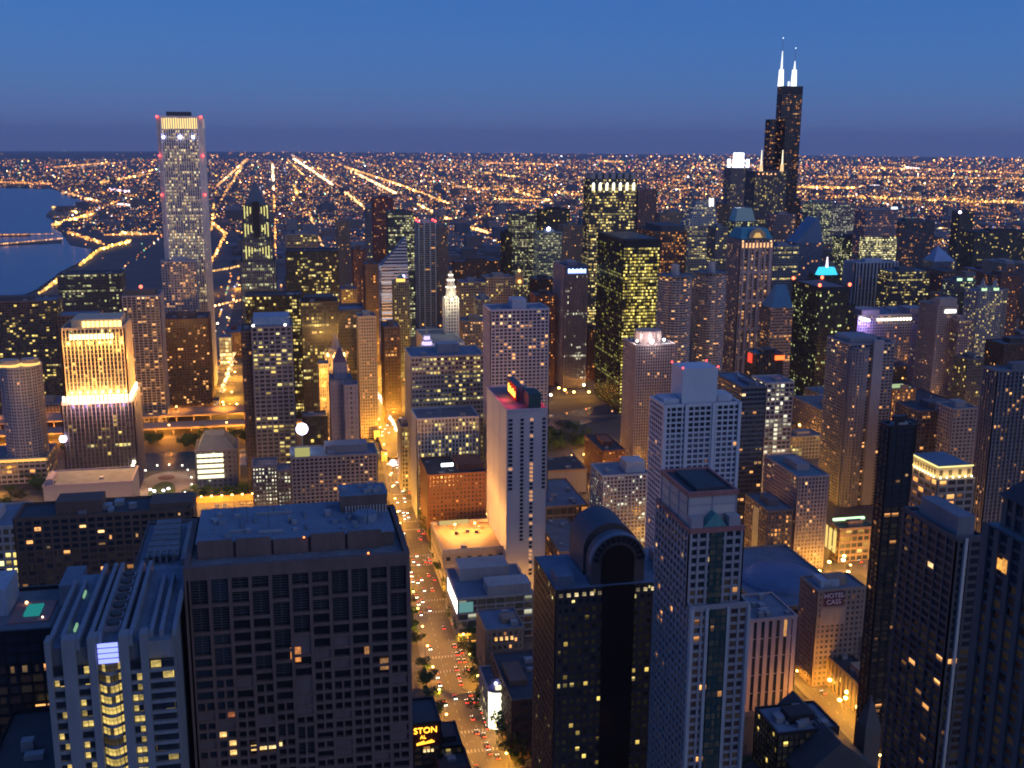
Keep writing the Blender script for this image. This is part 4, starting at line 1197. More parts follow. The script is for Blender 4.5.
# bright-floored college building
b = T('lit_college_building', 'grey mansard-roofed building with five floors blazing white-yellow above the plaza', 195, 237, 452, H=36, depth=40, yb=485, st=St(GREY, G((.02, 0, 0), WHT, .8), 5, 4.5, 2.5, 2.5, .3, .3), units=0, pent=(), roofm=ROOF, hold=True, cat='college building')
W = b.X0 - b.X1
b.mb('mansard_roof').prism(rect(b.X1 + 1, b.X0 - 1, -(b.S + 38), -(b.S + 1)), b.z + .1, b.z + 13, wall((.12, .16, .22)), rect(b.X1 + 12, b.X0 - 8, -(b.S + 30), -(b.S + 10)))
for k in range(5):
    m = b.new('lit_floor'); m.box(b.X0 - W * .66, b.X0 - 1.5, -(b.S - .6), -(b.S - 1.0), b.z - 5.4 - k * 5.2, b.z - 2.4 - k * 5.2, glow((1.0, .90, .55), 1.7))
b.done()
b = T('riverfront_pavilion', 'low long pavilion with turquoise and magenta lit signs at the highway', 168, 205, 398, 1345, 20, yb=412, st=St(BLACK, G((.3, .2, .1), GRN, .8), 4, 4, .5, 1.2, .3, .3), units=0, pent=(), hold=True, cat='pavilion')
x0_, z0_ = at_south(181, 408, b.S - 3); x1_, _ = at_south(197, 408, b.S - 3)
for k in range(5): b.box('cyan_sign', x0_ - 4.2 * k - 3.0, x0_ - 4.2 * k, -(b.S - 2.4), -(b.S - 3.2), z0_ - 5, z0_ + 1, glow((.12, .8, 1.0), 1.6))
for k in range(6): b.box('magenta_sign', x0_ - 4 * k - 2.6, x0_ - 4 * k, -(b.S - 1), -(b.S - 1.8), z0_ + 7, z0_ + 10.5, glow((1.0, .12, .55), 1.5))
for k in range(9): b.box('canopy_lamp', x0_ + 14 - 5 * k - 2, x0_ + 14 - 5 * k, -(b.S - 3), -(b.S - 3.8), z0_ + 2.6, z0_ + 4, glow((.8, 1.0, .35), 2.0))
b.done()
T('white_striped_hall', 'small pale hall lit white beside the turquoise signed pavilion', 205, 219, 402, 1340, 20, yb=412, st=St(PALE, G((.5, .3, .3), WHT, 1.2), 3, 3, .6, 1.2, .3, .3), units=0, pent=(), cat='hall')
T('lit_gatehouse', 'little building with bright yellow-white front beside the street canyon behind the dark hotel', 219, 231, 338, 1620, 24, yb=350, st=St(PALE, G((.0, .0, 1.0), ((1.0, .75, .3), (1, .8, .4)), 1.4), 4, 6, .4, .8, .3, .3), units=0, pent=(), roofm=ROOFB, cat='building')
# ================================================================== 5. the Loop, centre
b = T('diamond_topped_tower', 'white tower striped with horizontal bands, its face sliced off in a slanting diamond', 381, 408, 266, 1620, 36, yb=320, hold=True, units=0, pent=(), lip=0,
      st=St(wall((.75, .75, .76), var=.05), G((0, 0, .8), ((.55, .6, .8), (.75, .75, .85)), .42, mx=0), 20, 4.6, 0, 2.2, .3, .6))
zt = at_south(407, 238, 1620)[1]
m = b.mb('sliced_top'); X0, X1, S, D, z = b.X0, b.X1, b.S, b.D, b.z
m.face([(X0, -S, z), (X1, -(S + 4), z), (X1, -(S + D), zt), (X1 + 2, -(S + D), zt)], ROOFB)
nn = 9
for k in range(nn):
    t0, t1 = k / nn, (k + .5) / nn
    def q(t, side): return (X0 + (X1 - X0) * t, -(S + D * .5 * t), z + (zt - z) * t)
    a, c = q(t0, 0), q(t1, 0)
    m.face([a, (X1, -(S + D * .5 * t0), a[2]), (X1, -(S + D * .5 * t1), c[2]), c], wall((.55, .55, .56)))
    c2 = q((k + 1) / nn, 0)
    m.face([c, (X1, -(S + D * .5 * t1), c[2]), (X1, c2[1], c2[2]), c2], BLACK)
m.face([(X0, -S, z), (X1, -(S + D * .5), zt), (X1, -(S + D), z), (X0, -(S + D), z)][::-1], GREY)
m.face([(X1, -S, z), (X1, -(S + D), z), (X1, -(S + D * .5), zt)], GREY)
b.beacon(X1 + 7, -S + 1, z - 18, 2.0, (.5, .45, 1.0), 8); b.done()
b = T('gold_capped_tower', 'small tower with amber lit cap in front of the sliced white tower', 394, 409, 283, 1450, 22, yb=325, st=St(wall((.20, .22, .18)), G((.2, .1, 0), YEL, .6), 3, 3.8, .8, .8, .6, .2), pent=(), units=0, hold=True)
m = b.mb('lit_cap'); xm = (b.X0 + b.X1) / 2; m.prism(ring(xm, -(b.S + 10), 6, 6, 10), b.z, b.z + 5, glow((1.0, .55, .12), 1.4)); m.prism(ring(xm, -(b.S + 10), 6.3, 6.3, 10), b.z + 5, b.z + 10, COPPER, ring(xm, -(b.S + 10), 1, 1, 10)); b.done()
b = T('white_grid_tower', 'slim tower with bold white grid of piers and red roof lamps', 418, 436, 223, 1900, 34, yb=330, st=St(WHITE, G((.05, .02, 0), WARM, .8), 9, 3.8, 2.2, .9, 1.2, .6, corner=2), units=0, hold=True, beacons=True); b.done()
T('red_brick_tower', 'dull red tower in the distance left of the amber-green lit one', 373, 393, 199, 2100, 30, yb=240, st=St(wall((.24, .07, .06)), G((.10, .10, .05), ORG, .7), 3, 3.8, .9, 1.3, .3, .2), units=1)
T('green_lit_tower', 'broad dark tower whose upper floors glow yellow-green, left of the white grid tower', 388, 414, 213, 1800, 36, yb=245, st=St(DGREY, G((.3, .5, .3), GRN, .7), 2.8, 3.8, .4, 1.0, .3, .2), roofm=ROOFD, units=1)
for (x0, x1, y, S, yb, stx, lab) in (
        (337, 350, 222, 2050, 300, s_masonry, 'thin brown tower at the head of the far amber street canyon'),
        (341, 357, 290, 1700, 330, s_beige_office, 'plain beige tower whose flat blue roof stands left of the canyon'),
        (365, 378, 265, 1600, 330, s_loft, 'amber-washed brown masonry tower lining the avenue canyon on its right'),
        (353, 366, 250, 1800, 330, s_brick, 'amber-washed brick tower lining the avenue canyon on its left'),
        (384, 400, 328, 1240, 400, s_loft, 'dark brown loft tower right of the glowing avenue canyon'),
        (366, 380, 208, 2350, 240, s_office, 'dim grey tower in the distance left of the dull red tower')):
    T('canyon_building', lab, x0, x1, y, S, 40, yb=yb, st=stx, units=1, cat='building')
# clock-tower building with the white-lit lantern
X0, X1, S, D, z = foot(445, 459, 298, 1230, 18)
b = Bld('clock_tower_building', 'white terracotta building with tall tower and dazzling white stepped lantern', (X0 + X1) / 2, -(S + D / 2))
b.wcount = 0
TER = wall((.52, .50, .46), var=.1)
xc, yc, hw = (X0 + X1) / 2, -(S + D / 2), (X0 - X1) / 2
b.tier(rect(X1, X0, -(S + D), -S), 0, z, St(TER, G((.12, .05, 0), WHT, .9), 3, 3.8, 1.4, 1.2, .4, .2))
zz = [at_south(452, y, S + 8)[1] for y in (298, 288, 281, 276, 271)]
for k in range(4):
    f = hw * (.82 - .19 * k)
    m = b.new('lit_lantern'); m.prism(ring(xc, yc, f, f, 8, math.pi / 8), zz[k], zz[k + 1], wall((.6, .58, .5)), ring(xc, yc, f * .82, f * .82, 8, math.pi / 8))
    for i in range(8):
        a = math.pi / 8 + math.pi / 4 * i + math.pi / 8
        m = b.new('lantern_lamp'); m.ball(xc + f * 1.0 * math.cos(a), yc + f * 1.0 * math.sin(a), zz[k] + 1.2, 1.0, glow((1.0, .86, .55), 2.6))
m = b.new('lit_window'); m.box(xc - 1.2, xc + 1.2, yc + hw + .5, yc + hw + .9, z - 50, z - 5, glow((1.0, .75, .28), .9))
m = b.mb('podium_wing')
a0, _ = at_south(428, 345, 1160); a1, zz2 = at_south(465, 345, 1160)
b.tier(rect(a1, a0, -(S + D + 10), -(1165)), 0, zz2, St(TER, G((.10, .03, 0), WARM, 1), 3.2, 3.8, 1.4, 1.5, .3, .2))
b.roof(rect(a1, a0, -(S + D + 10), -1165), zz2, ROOF, 2, TER)
for k in range(3):
    l = bpy.data.lights.new('lantern_flood', 'POINT'); l.energy = 9000; l.color = (1, .85, .55); l.shadow_soft_size = 1
    o = bpy.data.objects.new('lantern_flood', l); COL.objects.link(o); o.location = (xc - 14 + 14 * k, yc + hw + 8, z - 2)
b.done()
REG.append((a1, a0, 1165, S + D + 10, 426, 466, 275, 350, 'x', z))
X0, X1, S, D, z = foot(419, 438, 352, 1140, 26)
b = Bld('cupola_building', 'stone building with violet-white glowing cupola and spike above the rowed office', (X0 + X1) / 2, -(S + D / 2))
b.tier(rect(X1 - 4, X0 + 4, -(S + D), -S), 0, z, St(wall((.42, .36, .3)), G((.12, .03, 0), WARM, 1), 3, 3.8, 1.4, 1.4, .3, .2))
b.roof(rect(X1 - 4, X0 + 4, -(S + D), -S), z, ROOF, 1.5)
xc, yc = (X0 + X1) / 2, -(S + 12)
zt = at_south(428, 329, S + 12)[1]
hh = (zt - z) / 4
for k in range(3):
    r_ = 8 - 2.2 * k
    m = b.new('lit_cupola'); m.prism(ring(xc, yc, r_, r_, 10), z + hh * k, z + hh * (k + .75), glow((.62, .50, 1.0) if k else (1.0, .8, .5), 1.3), ring(xc, yc, r_ * .85, r_ * .85, 10))
    m = b.new('cupola_cornice'); m.prism(ring(xc, yc, r_ + .8, r_ + .8, 10), z + hh * (k + .75), z + hh * (k + 1), wall((.5, .48, .5)), ring(xc, yc, r_ * .8, r_ * .8, 10))
b.mb('spike').cone(xc, yc, z + hh * 3, zt + 6, 1.0, .1, STEEL, 6)
b.done()
REG.append((X1, X0, S, S + D, 415, 442, 328, 358, 'x', z))
b = T('blue_signed_tower', 'slim mauve ribbed tower with blue-white lit letters across its top', 565, 588, 267, 1380, xl=554, yb=382, st=St(wall((.36, .30, .31)), G((.05, .05, .02), WHT, 1), 2.0, 3.8, .9, .3, .8, .1), units=1, roofm=ROOFD, hold=True, win=80, share=.10, wcols=WHT)
xs_ = (b.X0 + b.X1) / 2
m = b.new('sign_board'); m.box(b.X1 + 1, b.X0 - 2, -(b.S - 1.0), -(b.S - 1.6), b.z - 9, b.z + .5, wall((.05, .08, .3)))
for k in range(9):
    hgt = (5.2, 4.2, 5.2, 4.0, 4.8, 4.2, 5.2, 4.0, 4.6)[k]
    m = b.new('sign_letter'); x = b.X0 - 4 - k * (b.X0 - b.X1 - 6.5) / 9
    m.box(x - 1.9, x, -(b.S - 1.7), -(b.S - 2.1), b.z - 7.4, b.z - 7.4 + hgt, glow((.45, .75, 1.0), 3.0))
b.mb('sign_underline').box(b.X1 + 2.5, b.X0 - 3.5, -(b.S - 1.7), -(b.S - 2.1), b.z - 8.6, b.z - 7.9, glow((.3, .4, 1.0), 1.5))
b.done()
b = T('black_steel_tower', 'black box tower whose broad face is packed with yellow lit office windows', 624, 660, 241, 1235, xl=598, yb=418, roofm=ROOFD, pent=((.03, .97, .03, .97, 2),), units=0, pmat=BLACK,
      st=St(BLACK, north=G((.30, .75, .55), ((.95, .72, .10), (1.0, .85, .28)), 1.0, glass=(.006, .007, .008)), glass=G((.10, .16, .10), ((.8, .72, .10), (.9, .85, .28)), .7, glass=(.006, .007, .008)), bay=2.6, fl=3.9, pw=.35, ph=1.4, pp=.4, sp=.2), win=90, share=.0, hold=True)
b.done()
b = T('notched_crown_tower', 'tall dark tower with white-lit notched crown and yellow window rows', 590, 637, 179, 1500, xl=584, yb=240, roofm=ROOFD, units=0, pent=(), lip=0, hold=True,
      st=St(wall((.08, .08, .09)), G((.18, .45, .12), YEL, .9), 2.8, 3.9, .4, 1.3, .4, .2), win=90, share=.3, wcols=YEL)
W = b.X0 - b.X1
for k in range(7):
    x = b.X0 - W * (k + .5) / 7
    b.box('crown_block', x - W * .045, x + W * .045, -(b.S + 30), -(b.S + 1), b.z, b.z + 8, wall((.3, .3, .3)))
    m = b.new('crown_light'); m.box(x - W * .03, x + W * .03, -(b.S - .6), -(b.S - 1.2), b.z - 16, b.z - 7, glow((1.0, .92, .62), 1.3)); m.ball(x, -(b.S - 2), b.z - 6.5, 1.5, glow((1.0, .95, .8), 3))
b.done()
T('fluted_tower', 'brown fluted tower with pink ribs touching the right side of the notched crown tower', 638, 656, 190, 1750, 36, yb=220, st=St(wall((.26, .18, .17)), G((.10, .02, 0), WARM, .8), 2.6, 3.8, 1.2, .2, 1.4, .1), roofm=ROOFD, units=0, pent=())
T('flat_dark_tower', 'dark tower with broad flat blue-black roof slab behind the yellow-windowed black box', 655, 687, 232, 1500, xl=634, yb=270, st=St(BROWN, G((.30, .10, .05), ORG, .6), 2.8, 3.8, .9, 1.0, .3, .2), roofm=ROOFD, units=0, pent=((.0, .75, .1, .8, 8),), pmat=DGREY)
X0, X1, S, D, z = foot(697, 714, 200, 1830, 26)
b = Bld('curved_bank_tower', 'pale tower that sweeps inward as it rises, white light columns on its right edge', (X0 + X1) / 2, -(S + D / 2))
b.wcount = 1
zm = at_south(690, 226, S - 6)[1]
xa, xb = at_south(688, 226, S - 6)[0], at_south(716, 226, S - 6)[0]
stc = St(wall((.42, .42, .43)), G((.2, .3, .2), YEL, .7), 5, 3.9, 1.2, 1.3, .5, .3)
b.tier(rect(xb, xa, -(S + D + 8), -(S - 12)), 0, zm, stc)
b.tier(rect(xb, xa, -(S + D + 8), -(S - 12)), zm, z, stc, top=rect(X1, X0, -(S + D), -S))
b.roof(rect(X1, X0, -(S + D), -S), z, ROOF, 1)
for k in range(2):
    m = b.new('light_column'); m.box(X1 + 2 + k * 5, X1 + 4.4 + k * 5, -(S - 3), -(S - 1.5), z - 34 + 16 * k, z + 3, glow((1.0, .92, .85), 3.0))
b.done()
REG.append((xb, xa, S - 12, S + D + 8, 685, 717, 197, 270, 'x', z))
b = T('white_crowned_skyscraper', 'distant dark skyscraper with blinding white drum crown', 731, 752, 168, 2450, 40, yb=205, st=St(MAUVE, G((.10, .04, 0), YEL, .6), 3, 3.8, 1, .9, .5, .2), units=0, pent=(), hold=True)
xc, yc = (b.X0 + b.X1) / 2, -(b.S + 20)
m = b.new('lit_drum'); m.prism(ring(xc, yc, 12, 12, 16), b.z, b.z + 34, glow((.85, .9, 1.0), 5))
for sx in (-1, 1):
    for sy in (-1, 1):
        m = b.new('lit_turret'); m.prism(ring(xc + sx * 17, yc + sy * 15, 4, 4, 8), b.z, b.z + 20, glow((.8, .86, 1.0), 3))
b.done()
b = T('green_glass_crown_tower', 'tower with pale green glass lantern roof beneath the blinding white crown', 734, 758, 222, 1700, 34, yb=240, st=St(DGREY, G((.2, .2, .1), GRN, .8), 3, 3.8, .5, .8, .3, .2), units=0, pent=(), hold=True)
GLN = wall((.35, .5, .42), rough=.3)
b.mb('glass_lantern').prism(rect(b.X1 + 3, b.X0 - 3, -(b.S + 30), -(b.S + 3)), b.z, b.z + 22, G((.9, 0, 0), ((.35, .55, .35), (.6, .6, .35)), .45, glass=(.2, .35, .3), mx=0, my=0), rect(b.X1 + 9, b.X0 - 9, -(b.S + 26), -(b.S + 7)))
b.done()
# -- the tallest tower, nine bundled tubes
Xc, Sc = at_south(781.5, 150, 2215)[0], 2215
tw = 22.9
b = Bld('bundled_tube_skyscraper', 'tallest tower on the skyline, black bundled tubes under two white-lit antennas', Xc, -Sc)
b.wcount = 1
stb = St(BLACK, G((.16, .05, .01), ORG, .55, glass=(.012, .012, .016)), 4.6, 3.9, .9, 1.3, .5, .2)
Zt = at_south(787, 86, 2200)[1]
hts = {(-1, 1): 205, (0, 1): 368, (1, 1): 270, (-1, 0): Zt, (0, 0): Zt, (1, 0): 368, (-1, -1): 270, (0, -1): 368, (1, -1): 205}
for (i, j), h in hts.items():
    pl = rect(Xc + (i - .5) * tw, Xc + (i + .5) * tw, -Sc + (j - .5) * tw, -Sc + (j + .5) * tw)
    b.tier(pl, 0, h, stb)
    b.roof(pl, h, ROOFD, 0)
for k, px_ in enumerate((781.5, 794.5)):
    X = at_south(px_, 70, Sc)[0]
    za = at_south(px_, (51, 61)[k], Sc)[1]
    m = b.new('antenna'); m.cone(X, -Sc, Zt, Zt + 34, 6.5, 5.0, glow((.85, .9, 1.0), 1.5), 8); m.cone(X, -Sc, Zt + 34, za, 2.6, .9, glow((.85, .9, 1.0), 1.1), 8); m.cone(X, -Sc, za, za + 26, .6, .3, STEEL, 6)
    m = b.new('antenna_tip_lamp'); m.ball(X, -Sc, za + 26, 1.2, glow((.8, .9, 1.0), 2))
b.box('roof_light', Xc - 6, Xc - 3, -Sc + 4, -Sc + 8, Zt + .2, Zt + 10, glow((.8, .9, 1), 1))
m = b.new('dark_roof_band'); m.box(Xc - 1.5 * tw - .5, Xc + .5 * tw + .9, -Sc + .5 * tw + .3, -Sc + .5 * tw + .9, Zt - 15, Zt, BLACK)
b.done()
REG.append((Xc - 36, Xc + 36, 2180, 2250, 763, 801, 45, 205, 'x', Zt))
b = T('twin_spired_tower', 'dark granite tower with two thin white-lit spires in front of the tallest tower', 755, 787, 172, 2080, 44, yb=230, st=St(wall((.16, .14, .14)), G((.14, .08, .02), YEL, .6), 3, 3.8, 1, .7, .6, .2), units=0, pent=(), hold=True)
for px_ in (762, 783):
    X, zt = at_south(px_, 150, b.S + 8)
    m = b.new('spire'); m.cone(X, -(b.S + 8), b.z, b.z + 14, 4, 3, glow((1.0, .6, .3), 1.0), 8); m.cone(X, -(b.S + 8), b.z + 14, zt, 1.8, .8, glow((.95, .85, .6), 1.3), 6)
for k in range(5):
    m = b.new('parapet_lamp'); m.ball(b.X0 - 8 - k * 9, -(b.S - 1), b.z - 4, 1.6, glow((1.0, .45, .2), 2))
b.done()
# postmodern tower with arched pediment and colonnade
b = T('arched_pediment_tower', 'massive gridded tower with blue-green gabled roof over an orange-lit arch', 741, 773, 240, 1340, xl=728, yb=368, units=0, pent=(), lip=0, hold=True,
      st=St(wall((.42, .34, .32)), G((.30, .10, .03), WARM, .7, glass=(.03, .03, .04)), 5.0, 3.9, 1.5, 1.0, 1.2, .3, every=1), win=80, share=.4)
W = b.X0 - b.X1; xc = (b.X0 + b.X1) / 2
m = b.mb('gabled_roof')
BG = wall((.05, .26, .32), rough=.5)
m.prism(rect(b.X1, b.X0, -(b.S + b.D), -b.S), b.z + 1, b.z + 14, BG, rect(b.X1 + 5, b.X0 - 5, -(b.S + b.D - 8), -(b.S + 9)))
m = b.mb('arched_gable')
pts = [(xc - 12 * math.cos(math.pi * i / 12), b.z + 2 + 13 * math.sin(math.pi * i / 12)) for i in range(13)]
m.face([(x, -(b.S - 1.0), zz) for x, zz in pts], wall((.5, .38, .2)))
for i in range(12):
    m.face([(pts[i][0], -(b.S - 1), pts[i][1]), (pts[i + 1][0], -(b.S - 1), pts[i + 1][1]), (pts[i + 1][0], -(b.S + 14), pts[i + 1][1]), (pts[i][0], -(b.S + 14), pts[i][1])], BG)
for k in range(9):
    m = b.new('arcade_lamp'); m.box(b.X0 - W * (k + .35) / 9, b.X0 - W * (k + .65) / 9, -(b.S - 1.4), -(b.S - 2.0), b.z - 10, b.z - 4, glow((1.0, .50, .22), 1.4))
m = b.new('arch_light'); m.prism(rect(xc - 6, xc + 6, -(b.S - 1.1), -(b.S - 1.7)), b.z + 3, b.z + 9, glow((1.0, .6, .2), .6), rect(xc - 3, xc + 3, -(b.S - 1.1), -(b.S - 1.7)))
for k in range(6):
    x = b.X0 - W * (k + .5) / 6
    b.box('giant_pier', x - 1.4, x + 1.4, -(b.S - 1.25), -(b.S - 2.6), 8, b.z - 12, wall((.42, .34, .32)))
for k in range(4): b.box('cross_beam', b.X1, b.X0, -(b.S - 1.25), -(b.S - 2.2), 40 + 38 * k, 44 + 38 * k, wall((.42, .34, .32)))
b.done()
# twin corncob towers
for k, (pc, pw_, yt) in enumerate(((675, 33, 275), (711, 30, 272))):
    S = 1165 + 25 * k
    X, z = at_south(pc, yt, S)
    r_ = pw_ / 2 / FPX * S * 1.12
    b = Bld('corncob_tower', ('left' if k == 0 else 'right') + ' one of the two round petal-balconied towers side by side', X, -S, group='twin corncob towers')
    nn = 48
    lob = [(X + (r_ * (.9 + .10 * abs(math.sin(8 * math.pi * i / nn)))) * math.cos(2 * math.pi * i / nn), -S + (r_ * (.9 + .10 * abs(math.sin(8 * math.pi * i / nn)))) * math.sin(2 * math.pi * i / nn)) for i in range(nn)]
    b.tier(ring(X, -S, r_ * .86, r_ * .86, 24), 0, z, St(PALE, G((.16, .02, 0), WARM, .9), 4.2, 2.9, .4, .4, .1, .1))
    m = b.mb('balconies')
    for q in range(int(z / 2.9)):
        if q < 19: m.prism(lob, q * 2.9, q * 2.9 + .7, wall((.30, .25, .23)))
        else: m.prism(lob, q * 2.9, q * 2.9 + 1.1, wall((.34, .32, .33)))
    b.roof(lob, z, ROOF, .8)
    m = b.mb('core'); m.prism(ring(X, -S, 4.6, 4.6, 14), z, z + 12, PALE)
    b.done()
    REG.append((X - r_ - 3, X + r_ + 3, S - r_ - 3, S + r_ + 3, pc - pw_ / 2, pc + pw_ / 2, yt - 12, 365, 'x', z))
m = None
# round-crowned tower
b = T('drum_crowned_tower', 'mauve-grey gridded apartment tower with round steel drum on its roof lit from below', 636, 675, 346, 1000, xl=624, yb=465, units=0, pent=(), hold=True, roofm=ROOF,
      st=St(wall((.40, .34, .36)), G((.06, 0, 0), WARM, .9), 2.5, 3.0, .9, .8, .35, .3), win=100, share=.08)
xc = (b.X0 + b.X1) / 2 + 3; yc = -(b.S + 15)
b.mb('drum').prism(ring(xc, yc, 13.5, 12, 28), b.z + .1, b.z + 13, wall((.30, .24, .25), rough=.35, metal=.3))
for (dx, dy, r_, p) in ((1, 15, 2.2, 10), (-14, 8, 1.3, 8), (14, 9, 1.2, 6)):
    m = b.new('roof_floodlight'); m.ball(xc + dx, yc + dy, b.z + 4, r_, glow((1.0, .93, .85), p), 8)
    l = bpy.data.lights.new('drum_flood', 'POINT'); l.energy = 1500 * p; l.color = (1, .8, .7); l.shadow_soft_size = 1
    o = bpy.data.objects.new('drum_flood', l); COL.objects.link(o); o.location = (xc + dx * 1.2, yc + dy + 3, b.z + 7)
b.done()
# the white grid tower in the centre right
b = T('white_apartment_tower', 'tall blue-white gridded tower with big plain penthouse box and red lamps', 665, 740, 407, 545, xl=651, yb=560, units=3, pent=(), hold=True, roofm=ROOFB,
      st=St(wall((.54, .55, .58), var=.1), G((.02, 0, 0), WARM, .8, glass=(.03, .06, .12)), 3.4, 3.05, .8, 1.0, .45, .35), win=100, share=.035)
W = b.X0 - b.X1
xa, za = at_south(682, 392, b.S + 5); xb, _ = at_south(717, 392, b.S + 5)
zt = at_south(682, 369, b.S + 5)[1]
b.box('penthouse', xb, xa, -(b.S + 22), -(b.S + 5), b.z + .1, zt, wall((.50, .52, .56), var=.08))
b.box('roof_block', b.X1 + 2, xb - 1, -(b.S + 20), -(b.S + 6), b.z + .1, b.z + 3.6, wall((.45, .48, .52)))
b.box('roof_block', xa + .8, b.X0 - 1.5, -(b.S + 20), -(b.S + 6), b.z + .1, b.z + 2.6, wall((.45, .48, .52)))
wp = b.mb('pier')
for a in (.005, .285, .65, .995): wp.box(b.X0 - W * a - .9, b.X0 - W * a + .9, -(b.S + 1), -(b.S - 1.0), 0, b.z + 1.2, wall((.54, .55, .58), var=.1))
for (x, y) in ((xa, -(b.S + 5)), (xb, -(b.S + 5)), (xa, -(b.S + 22)), (xb, -(b.S + 22))): b.beacon(x, y, zt, .55)
b.done()
T('pale_grid_hotel', 'broad pale hotel gridded with small square windows and one lit strip at its top', 603, 650, 477, 815, xl=591, yb=530, st=St(wall((.45, .45, .46)), G((.16, .0, 0), WHT, .9), 3.2, 3.2, 1.1, 1.1, .3, .3),
  roofm=ROOFB, pent=((.05, .45, .2, .7, 9),), units=2, win=100, share=.16, faces=('n',), wcols=WHT, cat='hotel')
T('low_loft_building', 'small brown loft building with an orange-lit row of top windows beside the tree park', 602, 625, 452, H=34, depth=60, yb=465, st=s_brick, roofm=ROOFD, units=3, cat='building')
T('long_beige_hall', 'long blank tan wall building with blue-grey roof right of the red-signed slab', 546, 587, 472, H=22, depth=44, yb=480, st=St(wall((.40, .26, .15)), s_blank.glass, 9, 12, .2, .3, .1, .1), roofm=ROOFD, units=5, pent=(), cat='building')
T('wide_blue_roof_hall', 'low hall with wide empty blue roof in front of the long blank tan wall', 546, 588, 508, H=22, depth=74, yb=515, st=St(wall((.40, .26, .15)), G((.15, 0, .3), ORG, 1), 6, 8, .6, 2, .3, .3), roofm=ROOFB, units=6, pent=(), cat='building')
T('slanting_roof_store', 'store with sloping-looking grey roof beside the narrow lamp-lit lane', 560, 592, 553, H=28, depth=70, yb=575, st=St(TAN, G((.2, 0, 0), ORG, 1), 4, 5, 1, 2, .3, .3), roofm=ROOF, units=6, pent=(), cat='store')

# ================================================================== 6. right of centre
T('dark_banded_tower', 'dark office with broad slate-blue roof and horizontal window bands behind the white gridded tower', 742, 766, 388, 800, xl=716, yb=490, st=St(wall((.12, .13, .15)), G((.06, .08, 0), WARM, .9), 3.4, 3.9, .2, 1.5, .2, .4), roofm=ROOFB, units=4, pent=((.3, .6, .1, .5, 3),), win=80, share=.1)
T('white_grid_office', 'small white gridded office with warm yellow rooms and white corner lamp', 767, 794, 384, 850, 30, yb=425, st=St(wall((.42, .38, .37)), G((.25, .35, .1), WHT, .6), 4.2, 3.9, .7, 1.2, .5, .4), roofm=ROOFB, units=2, pent=(), win=80, share=.5, wcols=WHT)
b = T('red_signed_tower', 'slate tower with two glowing red roof signs behind the dark banded office', 757, 783, 355, 900, xl=746, yb=372, st=s_darkbrown, roofm=ROOFT, units=0, pent=((.25, .7, .1, .6, 4),), hold=True)
b.box('red_sign', b.X0 + .5, b.X0 + 1.4, -(b.S + 16), -(b.S + 9), b.z - 9, b.z - 1, glow((1.0, .04, .02), 1.8)); x = at_south(776, 357, b.S - 1)[0]
b.box('red_sign', x - 8, x + 1, -(b.S - 1), -(b.S - 2), b.z - 5, b.z - 1, glow((1.0, .14, .03), 2.2)); b.done()
b = T('red_beaconed_tower', 'black tower flecked with yellow-green windows, four red beacons on flat pale roof', 820, 850, 288, 1255, xl=793, yb=400, st=St(BLACK, G((.13, .02, 0), ((.75, .85, .3), (.95, .85, .4)), .8, glass=(.01, .012, .012)), 2.8, 3.9, .4, 1.2, .3, .2), roofm=ROOF, units=0, pent=(), hold=True, win=80, share=.12, wcols=YEL)
for X in (b.X0, b.X1):
    for Y in (b.S + 1, b.S + b.D - 1): b.beacon(X, -Y, b.z + 1, 2.4, (1.0, .12, .05), 5)
b.done()
b = T('cyan_crowned_tower', 'dark tower with glowing cyan crown and white spike behind the four red beacons', 818, 842, 276, 1560, 30, yb=285, st=s_dark, units=0, pent=(), hold=True)
xm = (b.X0 + b.X1) / 2
b.mb('lit_crown').prism(rect(b.X1 + 5, b.X0 - 5, -(b.S + 20), -(b.S + 4)), b.z, b.z + 12, glow((.05, .6, .9), 1.1), rect(b.X1 + 9, b.X0 - 9, -(b.S + 17), -(b.S + 8)))
b.mb('spike').cone(xm, -(b.S + 12), b.z + 12, b.z + 28, 2.2, .6, glow((.9, .85, 1), 2), 8); b.done()
b = T('sloped_glass_tower', 'brown-lit tower with sloping blue glass top between the gridded tower and black tower', 771, 793, 308, 1180, 26, yb=362, st=St(wall((.26, .22, .21)), G((.18, .05, .1), ORG, .6), 3, 3.6, .4, 1.3, .2, .4), units=0, pent=(), hold=True, lip=0)
b.mb('sloped_roof').prism(rect(b.X1, b.X0, -(b.S + b.D), -b.S), b.z, b.z + 24, wall((.06, .17, .26), rough=.3), rect(b.X1, b.X0 - 16, -(b.S + b.D), -(b.S + 20))); b.done()
b = T('gabled_blue_tower', 'blue glass tower with a tall lopsided gable right of the tallest skyscraper', 796, 823, 243, 1800, 40, yb=290, st=St(wall((.16, .22, .30)), G((.03, .02, 0), WARM, .6, glass=(.03, .06, .11)), 4, 3.9, .3, .7, .3, .2), units=0, pent=(), hold=True, lip=0)
b.mb('gable').prism(rect(b.X1, b.X0, -(b.S + b.D), -b.S), b.z, b.z + 44, wall((.10, .18, .28), rough=.3), rect(b.X1 + 10, b.X1 + 14, -(b.S + b.D), -b.S)); b.done()
